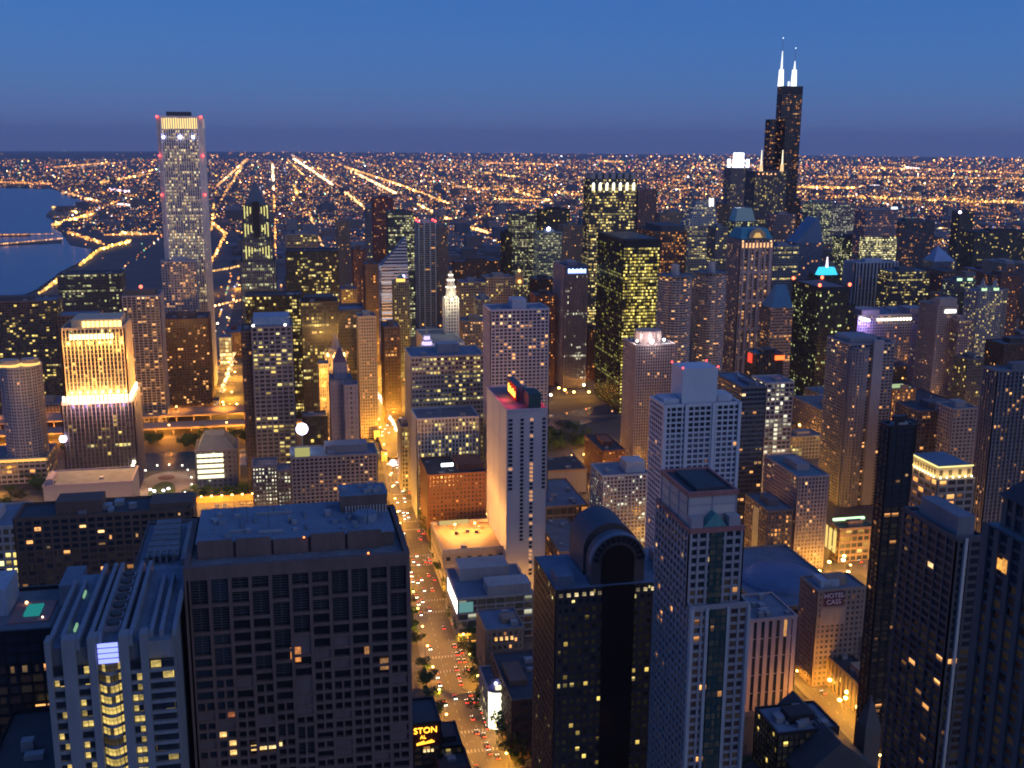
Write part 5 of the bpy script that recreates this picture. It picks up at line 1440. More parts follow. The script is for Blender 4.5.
for (nm, lab, x0, x1, y, S, d, yb, stx, kw) in (
    ('low_office', 'low blue-grey office with one full row of yellow windows near its top by the river', 772, 799, 247, 1600, 34, 285, St(wall((.18, .22, .28)), G((.03, .15, .12), YEL, .8), 3, 3.8, .4, 1, .3, .2), {}),
    ('dotted_tower', 'grey tower with green-white lit dots, first right of the tallest skyscraper', 811, 833, 203, 2350, 40, 225, St(GREY, G((.35, .1, .1), GRN, .7), 3, 3.8, .6, 1, .3, .2), {}),
    ('dotted_tower', 'mauve distant tower with evenly spaced pale windows beside the grey dotted tower', 833, 856, 205, 2400, 40, 225, St(MAUVE, G((.35, .1, .1), WHT, .5), 3, 3.8, .9, 1, .3, .2), {}),
    ('green_dotted_block', 'dark block crowded with green-yellow lit windows left of the brightest yellow facade', 843, 864, 238, 1900, 40, 285, St(DGREY, G((.45, .1, .1), GRN, .9), 3, 3.8, .5, 1, .3, .2), {}),
    ('white_ribbed_hall', 'dark office fronted by a row of tall white ribs', 856, 898, 263, 1650, 36, 292, St(wall((.38, .42, .50)), G((.02, .02, 0), WARM, .5), 6.5, 20, 2.0, .6, 2.0, .2), dict(roofm=ROOFB)),
    ('dark_round_block', 'dark block right of the brightest yellow facade with faint brown windows', 899, 935, 222, 1950, 44, 270, St(DGREY, G((.10, .06, 0), ORG, .5), 3, 3.8, .6, 1, .3, .2), dict(roofm=ROOFD)),
    ('blue_pyramid_office', 'office topped by a pale blue pyramid at right', 934, 956, 262, 1750, 36, 270, St(wall((.2, .24, .32)), G((.1, .1, 0), YEL, .6), 3, 3.8, .6, 1, .3, .2), dict(pent=())),
    ('thin_dark_tower', 'thin dark tower with a white lamp on its left shoulder, far right skyline', 960, 974, 212, 2300, 30, 270, s_dark, {}),
    ('long_low_block', 'long dark low block with one thin cream-lit edge at the far right', 975, 1040, 232, 2100, 50, 260, s_dark, dict(roofm=ROOFD)),
    ('terraced_office', 'terraced dark office with curved rows of yellow windows above the riverside mart', 892, 930, 272, 1560, 40, 296, St(DGREY, G((.1, .3, .1), YEL, .7), 3, 3.9, .2, 1.5, .2, .4), dict(roofm=ROOFB)),
    ('green_lamped_tower', 'dark tower with two green-white roof lamps left of the twin pale turrets', 955, 976, 282, 1350, 30, 350, St(wall((.12, .13, .14)), G((.20, .03, 0), GRN, .8), 3, 3.4, .7, 1, .3, .2), dict(lamps=((.6, 1.0, .6), 2))),
    ('turreted_tower', 'pale tower with two small green-lit pyramids on its corners at right', 979, 1003, 292, 1300, 30, 370, St(wall((.38, .36, .36)), G((.25, 0, 0), YEL, .7), 3, 3.2, .9, .9, .5, .2), dict(lamps=((.6, 1.0, .5), 2), pyr=1)),
    ('blank_walled_tower', 'tower with a plain tan side wall and small white-lit sign at its top', 938, 958, 306, 1215, 40, 402, St(wall((.34, .29, .27)), G((.06, 0, 0), WARM, 1), 2.8, 3.1, 1.3, 1.1, .3, .3), dict(xl=920, sign=1, win=80, share=.08)),
    ('pink_office', 'narrow pinkish block right of the tan tower with the white sign', 959, 972, 321, 1200, 24, 352, St(wall((.34, .24, .24)), G((.12, .1, 0), YEL, .8), 3, 3.4, 1, 1, .3, .2), {}),
    ('dark_tan_tower', 'dark tower with tan right face between the tan tower and the right-edge towers', 968, 984, 360, 1000, 24, 410, St(wall((.10, .10, .11)), G((.12, .02, 0), YEL, .8), 3, 3.4, .7, 1, .3, .2), {}),
    ('right_edge_tower', 'grey tower with strong vertical ribs cut by the right edge above the stone tower', 998, 1060, 372, 700, 24, 490, St(wall((.16, .16, .18)), G((.12, 0, 0), WARM, 1), 3.4, 3.1, 1.1, .9, .9, .3), dict(xl=984, win=80, share=.12)),
    ('office_with_warm_windows', 'small dark office behind the grey ribbed tower on the right edge', 1004, 1040, 345, 1000, 30, 372, s_darkbrown, {}),
    ('lit_terrace_block', 'small block with a pale green-lit roof terrace and orange window rows', 895, 916, 390, 1050, 30, 420, St(TAN, G((.5, .1, .1), ORG, .9), 3, 3.6, 1, 1.2, .3, .2), dict(xl=893, terrace=1)),
    ('brown_topped_block', 'broad brown flat-roofed block in front of the lit roof terrace', 918, 975, 412, 800, 34, 450, St(wall((.14, .11, .11)), G((.03, 0, 0), WARM, 1), 4, 3.4, 1, 1, .3, .3), dict(roofm=ROOFD)),
    ('blue_roofed_block', 'dark low block with jumbled blue roofs behind the narrow black tower', 890, 917, 424, 640, 6, 445, s_dark, dict(roofm=ROOFB, units=8)),
    ('tan_corner_block', 'plain beige block with few windows above the gold-lit parapet building', 953, 978, 410, 780, 24, 470, St(wall((.33, .30, .29)), G((.05, 0, 0), WARM, 1), 3.6, 3.2, 1.4, 1.3, .3, .3), {}),
    ('slate_apartment_block', 'mauve-grey stepped apartment block right of the white gridded tower', 798, 829, 478, 735, 26, 560, St(wall((.30, .26, .27)), G((.09, 0, 0), WARM, 1), 3.0, 3.1, 1.2, 1.1, .4, .3), dict(xl=765, roofm=ROOFT, win=100, share=.1)),
    ('low_ribbed_block', 'low dark block with orange-specked windows and a bright white vertical sign', 768, 793, 512, 722, 20, 560, St(wall((.15, .13, .13)), G((.35, 0, 0), ORG, .9), 2.8, 3.4, 1.2, 1.2, .3, .3), dict(xl=746, vsign=1)),
    ('green_roof_light_block', 'low theatre block with green neon strip on its roof at the bright crossing', 840, 876, 530, 742, 36, 560, St(TAN, G((.15, 0, 0), YEL, .8), 5, 5, 1, 2, .3, .3), dict(roofm=ROOFD, xl=832, neon=1)),
    ('pink_ribbed_block', 'pale pink block with vertical window slots and blue roof right of the white-piered tower', 744, 797, 622, 540, 34, 690, St(wall((.42, .31, .31)), G((.02, 0, 0), WARM, 1), 4.6, 12, 2.6, .6, .5, .2), dict(roofm=ROOFB, units=9, win=60, share=.02, pent=())),
    ('hotel_with_sign', 'narrow tan hotel with its name painted in white capitals near the roof', 818, 866, 592, 560, 22, 660, St(wall((.26, .19, .15)), G((.03, 0, 0), ORG, 1), 3.2, 3.4, 1.5, 1.6, .3, .3), dict(roofm=ROOFB, units=4, hotel=1)),
    ('arched_shopfront_block', 'low block with orange-lit arched side wall at the lower right crossing', 880, 905, 706, None, 60, 735, St(wall((.34, .25, .17)), G((.02, 0, 0), ORG, 1), 4.5, 14, 2.2, 2.0, .4, .3), dict(H=18, roofm=ROOFD, units=3)),
    ('dark_roofs_block', 'low dark block with crumpled blue roofs below the pink ribbed block', 778, 838, 735, None, 60, 745, s_dark, dict(H=30, xl=756, roofm=ROOFB, units=14)),
    ('brick_apartment', 'low brick building behind the arched shopfronts partly hidden by the black tower', 868, 884, 640, None, 26, 680, s_brick, dict(H=30, roofm=ROOFD))):
    kw = dict(kw)
    f = {k: kw.pop(k) for k in ('lamps', 'pyr', 'sign', 'terrace', 'vsign', 'neon', 'hotel') if k in kw}
    kw.setdefault('units', 1)
    b = T(nm, lab, x0, x1, y, S, d, yb=yb, st=stx, hold=True, cat='building' if nm.endswith('block') or nm.endswith('hall') else None, **kw)
    W = b.X0 - b.X1
    if 'lamps' in f:
        for k in range(f['lamps'][1]):
            x = b.X0 - W * (.25 + .5 * k)
            m = b.new('roof_lamp'); m.box(x - 3.4, x + 3.4, -(b.S + 3), -(b.S + 1), b.z + 1.3, b.z + 4.6, glow(f['lamps'][0], 1.1))
            if 'pyr' in f: b.new('corner_pyramid').cone(x, -(b.S + 6), b.z + 4, b.z + 18, 6, .2, PALE, 4)
    if nm == 'blue_pyramid_office': b.mb('pyramid').prism(rect(b.X1, b.X0, -(b.S + b.D), -b.S), b.z, b.z + 26, wall((.2, .32, .5), rough=.4), rect(b.X1 + W * .6, b.X1 + W * .66, -(b.S + b.D * .5), -(b.S + b.D * .45)))
    if nm == 'thin_dark_tower': b.beacon(b.X0, -b.S, b.z - 4, 3.6, (.7, .6, 1.0), 8, 'roof_lamp')
    if 'sign' in f: b.box('lit_sign', b.X0 - W * .9, b.X0 - W * .35, -(b.S - .8), -(b.S - 1.4), b.z - 9, b.z - 5, glow((1.0, .98, .9), 3)); b.box('penthouse', b.X1 + 1, b.X0 - W * .1, -(b.S + 14), -(b.S + 1), b.z, b.z + 9, b.st.wall)
    if 'terrace' in f: b.box('lit_terrace', b.X1 + 2, b.X0 - 1, -(b.S + 24), -(b.S + 4), b.z + .2, b.z + .8, glow((.55, .72, .38), .6))
    if 'vsign' in f:
        b.box('vertical_sign', b.X0 + .4, b.X0 - 1.2, -(b.S - .5), -(b.S - 1.5), 8, 26, glow((1.0, .95, .7), 2.5))
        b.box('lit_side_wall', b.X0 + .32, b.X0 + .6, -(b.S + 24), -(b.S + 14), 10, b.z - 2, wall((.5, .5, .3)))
    if 'neon' in f:
        b.box('neon_strip', b.X1 + 2, b.X0 - 2, -(b.S + 16), -(b.S + 14), b.z + 2.2, b.z + 4.0, glow((.55, 1.0, .5), 1.5))
        for k in range(5): b.box('lit_window', b.X0 + .3, b.X0 + .8, -(b.S + 4 + k * 7 + 4), -(b.S + 4 + k * 7), 6, b.z - 3, glow((1.0, .72, .2), .8))
    if 'hotel' in f:
        xm = b.X0 - W * .33
        b.box('sign_panel', xm - 6.4, xm + 6.4, -(b.S - .5), -(b.S - .7), b.z - 9.6, b.z - .2, wall((.10, .03, .05)))
        LW = wall((.62, .55, .58), var=.05)
        text_part(b, 'HOTEL', xm, -(b.S - .9), b.z - 2.9, 4.2, LW); text_part(b, 'CASS', xm, -(b.S - .9), b.z - 7.0, 4.2, LW)
        b.box('penthouse', xm - 6, xm + 6, -(b.S + 16), -(b.S + 5), b.z + .1, b.z + 4.5, BLUEW)
        b.box('blank_panel', xm - 8, xm + 8, -(b.S - .4), -(b.S - .6), b.z - 22, b.z - 11, wall((.34, .25, .19)))
    b.done()
# the brightest facade
b = T('yellow_blazing_office', 'mauve office whose lower half blazes with yellow windows and a white roof sign', 866, 898, 210, 1850, 40, yb=256, units=0, pent=(), hold=True, roofm=ROOF,
      st=St(wall((.34, .27, .30)), G((.10, .15, .1), ORG, .5), 3, 3.9, .6, 1.4, .3, .2))
zq = at_south(866, 237, 1850)[1]
b.tier(rect(b.X1 - 2, b.X0 + 2, -(b.S + 10), -(b.S - 2)), 0, zq, St(wall((.3, .28, .2)), G((.6, .5, .5), ((1, .85, .3), (1, .9, .5)), 1.1), 3, 3.9, .4, 1.1, .3, .2))
b.box('lit_sign', b.X1 + 1, b.X1 + 13, -(b.S + 2), -(b.S + 1), b.z + 1, b.z + 5, glow((.8, .9, 1), 2)); b.done()
b = T('riverside_mart', 'very wide pale block with blue roof and a row of white lamps along its cornice', 858, 928, 316, 1400, 70, yb=365, units=12, pent=((.0, .25, .0, .5, 8), (.7, .95, .0, .5, 8)), hold=True, roofm=ROOFB, cat='mart',
      st=St(wall((.38, .31, .31)), G((.12, .04, 0), ORG, .9), 4, 4.2, 1.5, 1.6, .3, .2), win=90, share=.14, wcols=ORG)
W = b.X0 - b.X1
for k in range(11):
    m = b.new('cornice_lamp'); x = b.X0 - W * (.28 + .046 * k); m.ball(x, -(b.S - 2), b.z - 6, 1.7, glow((1.0, .95, .7), 5), 8)
for k in range(4):
    m = b.new('violet_lamp'); m.ball(b.X0 - 3 - k * 4, -(b.S - 3), b.z - 3 - k, 2.4, glow((.75, .7, 1.0), 5), 8)
l = bpy.data.lights.new('violet_flood', 'POINT'); l.energy = 30000; l.color = (.4, .3, 1.0); l.shadow_soft_size = 2
o = bpy.data.objects.new('violet_flood', l); COL.objects.link(o); o.location = (b.X0 - 8, -(b.S - 10), b.z - 12)
b.done()
T('brown_mid_tower', 'plain mauve tower joined to the right end of the wide pale mart', 925, 939, 318, 1300, 30, yb=390, st=St(MAUVE, G((.05, .02, 0), YEL, .7), 3, 3.8, 1.6, 1.6, .3, .2), roofm=ROOFD, units=1)
# stepped grey apartment tower
X0, X1, S, D, z = foot(850, 895, 345, 868, xl=828)
b = Bld('stepped_apartment_tower', 'large grey-violet stepped balcony tower with curved middle bay', (X0 + X1) / 2, -(S + D / 2), cat='apartment tower')
b.wcount = 1
sg = St(wall((.24, .24, .27)), G((.09, 0, 0), WARM, 1.0), 3.8, 3.0, .9, 1.0, .4, .6)
pl = rect(X1, X0, -(S + D), -S)
b.tier(pl, 0, z, sg); b.roof(pl, z, ROOFD, 1.2, sg.wall)
W = X0 - X1
cb_ = ring(X0 - W * .22, -(S + 2), W * .22, 7, 20)
b.tier(cb_, 0, z - 3, sg, frame=True); b.roof(cb_, z - 3, ROOF, .6)
b.box('penthouse', X1 + W * .3, X0 - W * .1, -(S + D - 4), -(S + 8), z + .1, z + 5, sg.wall)
b.box('corner_slab', X1 + W * .28, X1 + W * .50, -(S + 1), -(S - 3), 0, z + 4, wall((.27, .27, .30)))
b.windows(100, .12, WARM, 1, ('n', 'e'), 9); b.done()
REG.append((X1, X0, S, S + D, 826, 896, 332, 500, 'x', z))
# gold-lit parapet building
b = T('gold_parapet_building', 'stone block crowned by a gold-lit arched parapet near the right edge', 938, 975, 480, 560, xl=908, yb=505, units=0, pent=((.2, .8, .3, .8, 3),), hold=True, roofm=ROOFB, lip=0,
      st=St(wall((.34, .27, .22)), G((.3, .1, 0), ORG, .9), 6, 4.4, 1.2, 1.6, .4, .3), cat='building')
W = b.X0 - b.X1
PW = wall((.55, .45, .28), var=.08)
b.box('parapet_wall', b.X1 + 1, b.X0 - 1, -(b.S + b.D - 1), -(b.S + 2), b.z + .1, b.z + 7.5, PW)
b.box('roof_deck', b.X1 + 2, b.X0 - 2, -(b.S + b.D - 2), -(b.S + 3), b.z + 7.52, b.z + 7.9, ROOFB)
b.box('lit_cornice', b.X1 + .6, b.X0 - .6, -(b.S + 1.9), -(b.S + 1.3), b.z + 7.0, b.z + 7.7, glow((1.0, .82, .30), 1.2))
b.box('lit_cornice', b.X0 - .9, b.X0 - .3, -(b.S + b.D - 1), -(b.S + 1.9), b.z + 7.0, b.z + 7.7, glow((1.0, .82, .30), 1.2))
for k in range(4):
    x = b.X0 - W * (k + .5) / 4
    b.box('arched_niche', x - 1.1, x + 1.1, -(b.S + 2.1), -(b.S + 1.9), b.z + 1.8, b.z + 5.2, wall((.1, .09, .06)))
for k in range(9):
    y = -(b.S + 4 + (b.D - 6) * (k + .5) / 9)
    b.box('arched_niche', b.X0 - 1.1, b.X0 - .9, y - 1, y + 1, b.z + 1.8, b.z + 5.2, wall((.1, .09, .06)))
for k in range(6):
    x = b.X0 - 2 - (W - 4) * k / 5
    m = b.new('parapet_lamp'); m.ball(x, -(b.S + .6), b.z + 1.0, .55, glow((1, .8, .4), 6)); l = bpy.data.lights.new('parapet_flood', 'POINT'); l.energy = 330; l.color = (1, .66, .22); l.shadow_soft_size = .4
    o = bpy.data.objects.new('parapet_flood', l); COL.objects.link(o); o.location = (x, -(b.S - .6), b.z + 1.9)
for k in range(10):
    y = -(b.S + 4 + (b.D - 6) * k / 9)
    m = b.new('parapet_lamp'); m.ball(b.X0 + .3, y, b.z + 1.0, .55, glow((1, .8, .4), 6)); l = bpy.data.lights.new('parapet_flood', 'POINT'); l.energy = 330; l.color = (1, .66, .22); l.shadow_soft_size = .4
    o = bpy.data.objects.new('parapet_flood', l); COL.objects.link(o); o.location = (b.X0 + 1.6, y, b.z + 1.9)
b.done()
# domed hall
X0, X1, S, D, z = foot(780, 842, 640, None, 76, H=26)
b = Bld('domed_hall', 'wide old hall with broad shallow dark blue dome roof', -339, -664, cat='hall')
a0, a1 = -300, -366
S, D = 612, 104
pl = rect(a1, a0, -(S + D), -S)
b.tier(pl, 0, 28, St(wall((.34, .24, .15)), G((.08, 0, 0), ORG, 1), 5, 7, 2, 2.4, .4, .3)); b.roof(pl, 28, ROOFB, 1.4, wall((.3, .25, .2)))
xc, yc = (a0 + a1) / 2, -(S + 44)
r_ = (a0 - a1) * .42
m = b.mb('dome')
for k in range(6):
    t0, t1 = k / 6 * math.pi / 2, (k + 1) / 6 * math.pi / 2
    m.prism(ring(xc, yc, r_ * math.cos(t0), r_ * math.cos(t0), 28), 28.1 + 9 * math.sin(t0), 28.1 + 9 * math.sin(t1), wall((.09, .17, .30), rough=.5), ring(xc, yc, r_ * max(.02, math.cos(t1)), r_ * max(.02, math.cos(t1)), 28))
for k in range(2):
    x = a0 - 4 - k * (a0 - a1 - 10)
    m = b.new('corner_turret'); m.prism(ring(x, -(S + 3), 3.4, 3.4, 8), 28, 33, wall((.32, .24, .16))); m.prism(ring(x, -(S + 3), 3.8, 3.8, 8), 33, 37, wall((.15, .12, .10)), ring(x, -(S + 3), .4, .4, 8))
b.done()
REG.append((a1, a0, S, S + D, 745, 830, 560, 625, 'x', 28))
# stone church in the dark
X0, X1, S, D = at_south(862, 768, 455)[0] * 0 - 250, -300, 440, 70
b = Bld('stone_church', 'unlit gabled stone church in the darkness at lower right', -272, -475, cat='church')
CS = wall((.10, .095, .09))
b.mb('wall').prism(rect(-286, -246, -500, -448), 0, 16, CS)
m = b.mb('gabled_roof'); m.prism(rect(-287, -245, -501, -447), 16, 33, ROOFD, rect(-266.4, -265.6, -501, -447))
b.box('tower', -296, -287.2, -470, -461, 0, 30, CS)
b.mb('spire').prism(rect(-296, -287.2, -470, -461), 30.05, 46, CS, rect(-291.8, -291.4, -465.7, -465.3))
for k in range(5): b.box('buttress', -246, -244.3, -452 - k * 10, -451 - k * 10, 0, 13, CS)
b.done()
REG.append((-298, -244, 446, 502, 770, 870, 700, 768, 'x', 33))
# tower at the middle distance, floodlit orange
b = T('amber_uplit_tower', 'small stone tower with an amber floodlit belfry in the middle distance', 512, 528, 285, 1700, 24, yb=300, st=St(wall((.42, .30, .2)), G((.4, .1, 0), YEL, .8), 3, 3.8, 1, 1.2, .3, .2), units=0, pent=(), hold=True)
xm = (b.X0 + b.X1) / 2
b.box('belfry', xm - 7, xm + 7, -(b.S + 18), -(b.S + 5), b.z, b.z + 14, wall((.5, .35, .2))); b.new('lit_belfry').ball(xm, -(b.S + 3), b.z + 5, 2.6, glow((1, .5, .1), 4), 8)
b.mb('cupola').cone(xm, -(b.S + 11), b.z + 14, b.z + 30, 5, .6, wall((.5, .35, .2)), 8); b.new('lit_belfry').ball(xm, -(b.S + 6), b.z + 22, 2.0, glow((1, .6, .15), 4), 8); b.done()
for (lab, x0, x1, y, S, yb, stx, kw) in (
    ('square tower with greenish lit floors and thin blue roof, left of the blue lamp tower', 512, 537, 214, 1950, 250, St(DGREY, G((.3, .3, .3), GRN, .55), 3, 3.8, .6, 1, .3, .2), {}),
    ('broad tower with dark plant floors rising behind the blue lamp tower', 540, 570, 210, 2100, 240, s_dark, dict(roofm=ROOFD)),
    ('green-grey tower with one bright blue lamp on its roof', 539, 562, 233, 1750, 270, St(wall((.3, .34, .3)), G((.3, .4, .3), GRN, .45), 3, 3.8, .6, 1.2, .3, .2), dict(blue=1)),
    ('thin black tower left of the green-lit square tower', 505, 512, 233, 1800, 262, BLACK and s_dark, {}),
    ('brown masonry tower between the blue lamp tower and the notched crown tower', 563, 583, 226, 1900, 262, s_masonry, {}),
    ('wide low beige block with small windows behind the white lantern', 486, 513, 278, 1500, 300, s_beige_office, {}),
    ('dark block with white-lit dots beside the amber belfry', 535, 555, 280, 1480, 300, s_darkbrown, {}),
    ('amber-lit brick block beneath the amber belfry', 536, 556, 296, 1400, 380, s_brick, {}),
    ('orange-windowed block between the blue-signed tower and the black box tower', 588, 600, 330, 1420, 380, s_brick, {}),
    ('blue-roofed low block beside the white lantern tower', 461, 486, 283, 1500, 300, s_office, dict(roofm=ROOFB)),
    ('tall brown block full of amber windows under the white lantern', 462, 489, 322, 1290, 400, St(TAN, G((.28, .03, 0), WARM, 1.0), 3.2, 3.6, 1.5, 1.6, .25, .2), {}),
    ('slim office wing of yellow rooms right of the white lantern', 478, 491, 300, 1350, 330, St(GREY, G((.2, .3, .1), YEL, .8), 3, 3.8, .8, 1.1, .3, .2), {}),
    ('dark masonry tower directly behind the slim white grid tower', 436, 448, 228, 2000, 300, s_masonry, {}),
    ('low square block in front of the far expressway, left of centre', 455, 500, 262, 2000, 280, s_loft, {}),
    ('dim slate tower behind the pale swept bank tower', 716, 728, 228, 1700, 290, s_office, {}),
    ('dim violet tower left of the swept pale bank tower', 660, 688, 214, 2000, 234, s_masonry, {}),
    ('grey stone tower in the distance left of the blinding white crown', 716, 730, 205, 2250, 230, s_masonry, {}),
    ('dark tower filling the gap below the twin spires', 774, 796, 215, 1900, 245, St(MAUVE, G((.1, .06, 0), WARM, .7), 3, 3.8, 1, 1, .3, .2), {})):
    bl = kw.pop('blue', 0)
    b = T('loop_office_tower', lab, x0, x1, y, S, 34, yb=yb, st=stx, units=1, hold=True, cat='office tower', **kw)
    if bl: b.beacon(b.X0 - 16, -b.S, b.z + 3, 3.4, (.5, .55, 1.0), 9, 'roof_lamp')
    b.done()
# ================================================================== 7. ground, water, streets
RE = 4.0e6
def drop(x, y):
    d2 = x * x + y * y
    return -max(0.0, d2 - 3000.0 ** 2) / (2 * RE)
def sheet(name, pts, z, mat, kind='structure'):
    m = MB(); m.face([(x, y, z + drop(x, y)) for x, y in pts], mat)
    o = m.build(name); o['kind'] = kind
    return o
gm, t, o_ = newmat('city_ground')
N, L = t.nodes.new, t.links.new
p = N('ShaderNodeBsdfPrincipled'); p.inputs['Roughness'].default_value = .85
g = N('ShaderNodeNewGeometry')
vo = N('ShaderNodeTexVoronoi'); vo.inputs['Scale'].default_value = .012
n1 = N('ShaderNodeTexNoise'); n1.inputs['Scale'].default_value = .0009; n1.inputs['Detail'].default_value = 4
L(g.outputs['Position'], vo.inputs['Vector']); L(g.outputs['Position'], n1.inputs['Vector'])
mx = N('ShaderNodeMix'); mx.data_type = 'RGBA'; mx.inputs[6].default_value = (.07, .065, .07, 1); mx.inputs[7].default_value = (.14, .12, .12, 1)
L(vo.outputs['Color'], mx.inputs[0])
m2 = N('ShaderNodeMix'); m2.data_type = 'RGBA'; m2.inputs[7].default_value = (.03, .04, .03, 1)
L(n1.outputs[0], m2.inputs[0]); L(mx.outputs[2], m2.inputs[6])
L(m2.outputs[2], p.inputs['Base Color']); L(p.outputs[0], o_.inputs[0])
m = MB()
radii = [0, 400, 800, 1500, 3000, 4500, 6500, 9000, 12000, 16000, 21000, 27000, 33000, 40000]
ns = 72
for a, b_ in zip(radii[:-1], radii[1:]):
    for i in range(ns):
        t0, t1 = 2 * math.pi * i / ns, 2 * math.pi * (i + 1) / ns
        P = [(r * math.cos(t), r * math.sin(t)) for r, t in ((a, t0), (b_, t0), (b_, t1), (a, t1))]
        if a == 0: P = P[1:3] + [(0, 0)]
        m.face([(x, y, -0.3 + drop(x, y)) for x, y in P], gm)
go = m.build('ground'); go['kind'] = 'structure'
go.data.polygons.foreach_set('use_smooth', [True] * len(go.data.polygons))

wm_, t, o_ = newmat('lake_water')
N, L = t.nodes.new, t.links.new
p = N('ShaderNodeBsdfPrincipled'); p.inputs['Base Color'].default_value = (.008, .045, .12, 1); p.inputs['Roughness'].default_value = .22
g = N('ShaderNodeNewGeometry'); n1 = N('ShaderNodeTexNoise'); n1.inputs['Scale'].default_value = .05; n1.inputs['Detail'].default_value = 4
L(g.outputs['Position'], n1.inputs['Vector'])
bp = N('ShaderNodeBump'); bp.inputs['Strength'].default_value = .5; bp.inputs['Distance'].default_value = 3
L(n1.outputs[0], bp.inputs['Height']); L(bp.outputs[0], p.inputs['Normal']); L(p.outputs[0], o_.inputs[0])
shore = [(-900, 186), (-300, 187), (0, 187), (30, 188), (52, 188), (58, 191), (72, 196), (84, 201), (78, 205), (62, 208), (52, 211), (51, 216), (56, 222), (54, 229),
         (61, 233), (66, 240), (70, 246), (92, 250), (86, 260), (66, 270), (50, 281), (34, 292), (12, 300), (-40, 306), (-300, 330), (-900, 380)]
wp = [gnd(x, y) for x, y in shore]
m = MB(); 
nW = len(wp)
for i in range(nW // 2 - 1 + 0):
    a, b_, c, d = wp[i], wp[i + 1], wp[nW - 2 - i], wp[nW - 1 - i]
# triangulate the lake polygon simply: one n-gon kept slightly above the ground
m.face([(x, y, 2.2 + drop(x, y) * 0.97) for x, y in wp], wm_)
lake = m.build('lake'); lake['kind'] = 'structure'
import bmesh
bm = bmesh.new(); bm.from_mesh(lake.data); bmesh.ops.triangulate(bm, faces=bm.faces[:]); bm.to_mesh(lake.data); bm.free()
quay = wall((.12, .11, .10))
pier = MB()
for seg in (((-60, 247), (62, 241), 2.2), ((-60, 236), (30, 235), 1.5)):
    (xa, ya), (xb, yb_), hw_ = seg
    a, b_ = gnd(xa, ya), gnd(xb, yb_)
    c, d = gnd(xb, yb_ + hw_), gnd(xa, ya + hw_)
    pier.prism([a, d, c, b_], 0, 4.6, quay)
po = pier.build('breakwater'); tag(po, 'long low harbour breakwater edged with a string of orange lamps', 'breakwater')

rv = [(900, -1120), (300, -1125), (120, -1130), (-100, -1130), (-260, -1185), (-420, -1262), (-700, -1275), (-980, -1262), (-1300, -1262)]
m = MB()
for a, b_ in zip(rv[:-1], rv[1:]): m.face([(a[0], a[1] - 32, .02), (a[0], a[1] + 32, .02), (b_[0], b_[1] + 32, .02), (b_[0], b_[1] - 32, .02)], wm_)
m.build('river')['kind'] = 'structure'

ASPH = wall((.12, .11, .10), rough=.6, var=.3, streak=False); WALK = wall((.17, .16, .15), var=.25, streak=False); LINE = wall((.5, .48, .42), var=.1)
roads, walks, lines = MB(), MB(), MB()
def road(path, w_, z=.06, walk=4.5, marks=True):
    for a, b_ in zip(path[:-1], path[1:]):
        dx, dy = b_[0] - a[0], b_[1] - a[1]; ln = math.hypot(dx, dy); nx, ny = -dy / ln, dx / ln
        def q(p_, s_, zz): return (p_[0] + nx * s_, p_[1] + ny * s_, zz)
        roads.face([q(a, -w_ / 2, z), q(b_, -w_ / 2, z), q(b_, w_ / 2, z), q(a, w_ / 2, z)][::1 if True else -1], ASPH)
        if walk:
            for s_ in (-1, 1):
                walks.face([q(a, s_ * w_ / 2, z + .14), q(b_, s_ * w_ / 2, z + .14), q(b_, s_ * (w_ / 2 + walk), z + .14), q(a, s_ * (w_ / 2 + walk), z + .14)], WALK)
                walks.face([q(a, s_ * w_ / 2, z), q(b_, s_ * w_ / 2, z), q(b_, s_ * w_ / 2, z + .14), q(a, s_ * w_ / 2, z + .14)], WALK)
        if marks:
            for s_ in (-w_ / 6, w_ / 6) if w_ > 18 else (0,):
                k = 0
                while k < ln:
                    k2 = min(k + 3, ln)
                    A = (a[0] + dx * k / ln, a[1] + dy * k / ln); B_ = (a[0] + dx * k2 / ln, a[1] + dy * k2 / ln)
                    lines.face([q(A, s_ - .12, z + .03), q(B_, s_ - .12, z + .03), q(B_, s_ + .12, z + .03), q(A, s_ + .12, z + .03)], LINE)
                    k += 9
MICH = [(-72, -200), (-96, -500), (-97, -620), (-100, -760), (-106, -880), (-114, -1060), (-120, -1210), (-128, -1360), (-138, -1543), (-158, -1900), (-190, -2600), (-240, -3600)]
def mich_x(S):
    for a, b_ in zip(MICH[:-1], MICH[1:]):
        if -a[1] <= S <= -b_[1]:
            k = (S + a[1]) / (-b_[1] + a[1]); return a[0] + (b_[0] - a[0]) * k
    return -100
road(MICH[:8], 25, .10)
NS = [200, 95, 0, -215, -310, -440, -565, -690, -805, -925, -1050]
EW = [440, 540, 633, 722, 810, 890, 966, 1050, 1225, 1330, 1444, 1590, 1744, 1866, 2020, 2166, 2300, 2440]
for X in NS: road([(X, -420), (X, -1090)], 13, .06, 3); road([(X, -1300), (X, -2600)], 13, .06, 3, False)
for S in EW: road([(500 if S < 1300 else 250, -S), (-1250, -S)], 12, .08, 0, S < 1000)
for S in EW[:8]:           # zebra crossings where the side streets meet the avenue
    for sgn in (-1, 1):
        yy = -S + sgn * 10
        for q in range(12):
            x = mich_x(S) - 11.5 + q * 2.0
            lines.face([(x, yy - 1.6, .24), (x + .9, yy - 1.6, .24), (x + .9, yy + 1.6, .24), (x, yy + 1.6, .24)], LINE)
ro = roads.build('streets'); ro['kind'] = 'structure'
wo = walks.build('pavement'); wo['kind'] = 'structure'
lo = lines.build('road_markings'); lo['kind'] = 'structure'
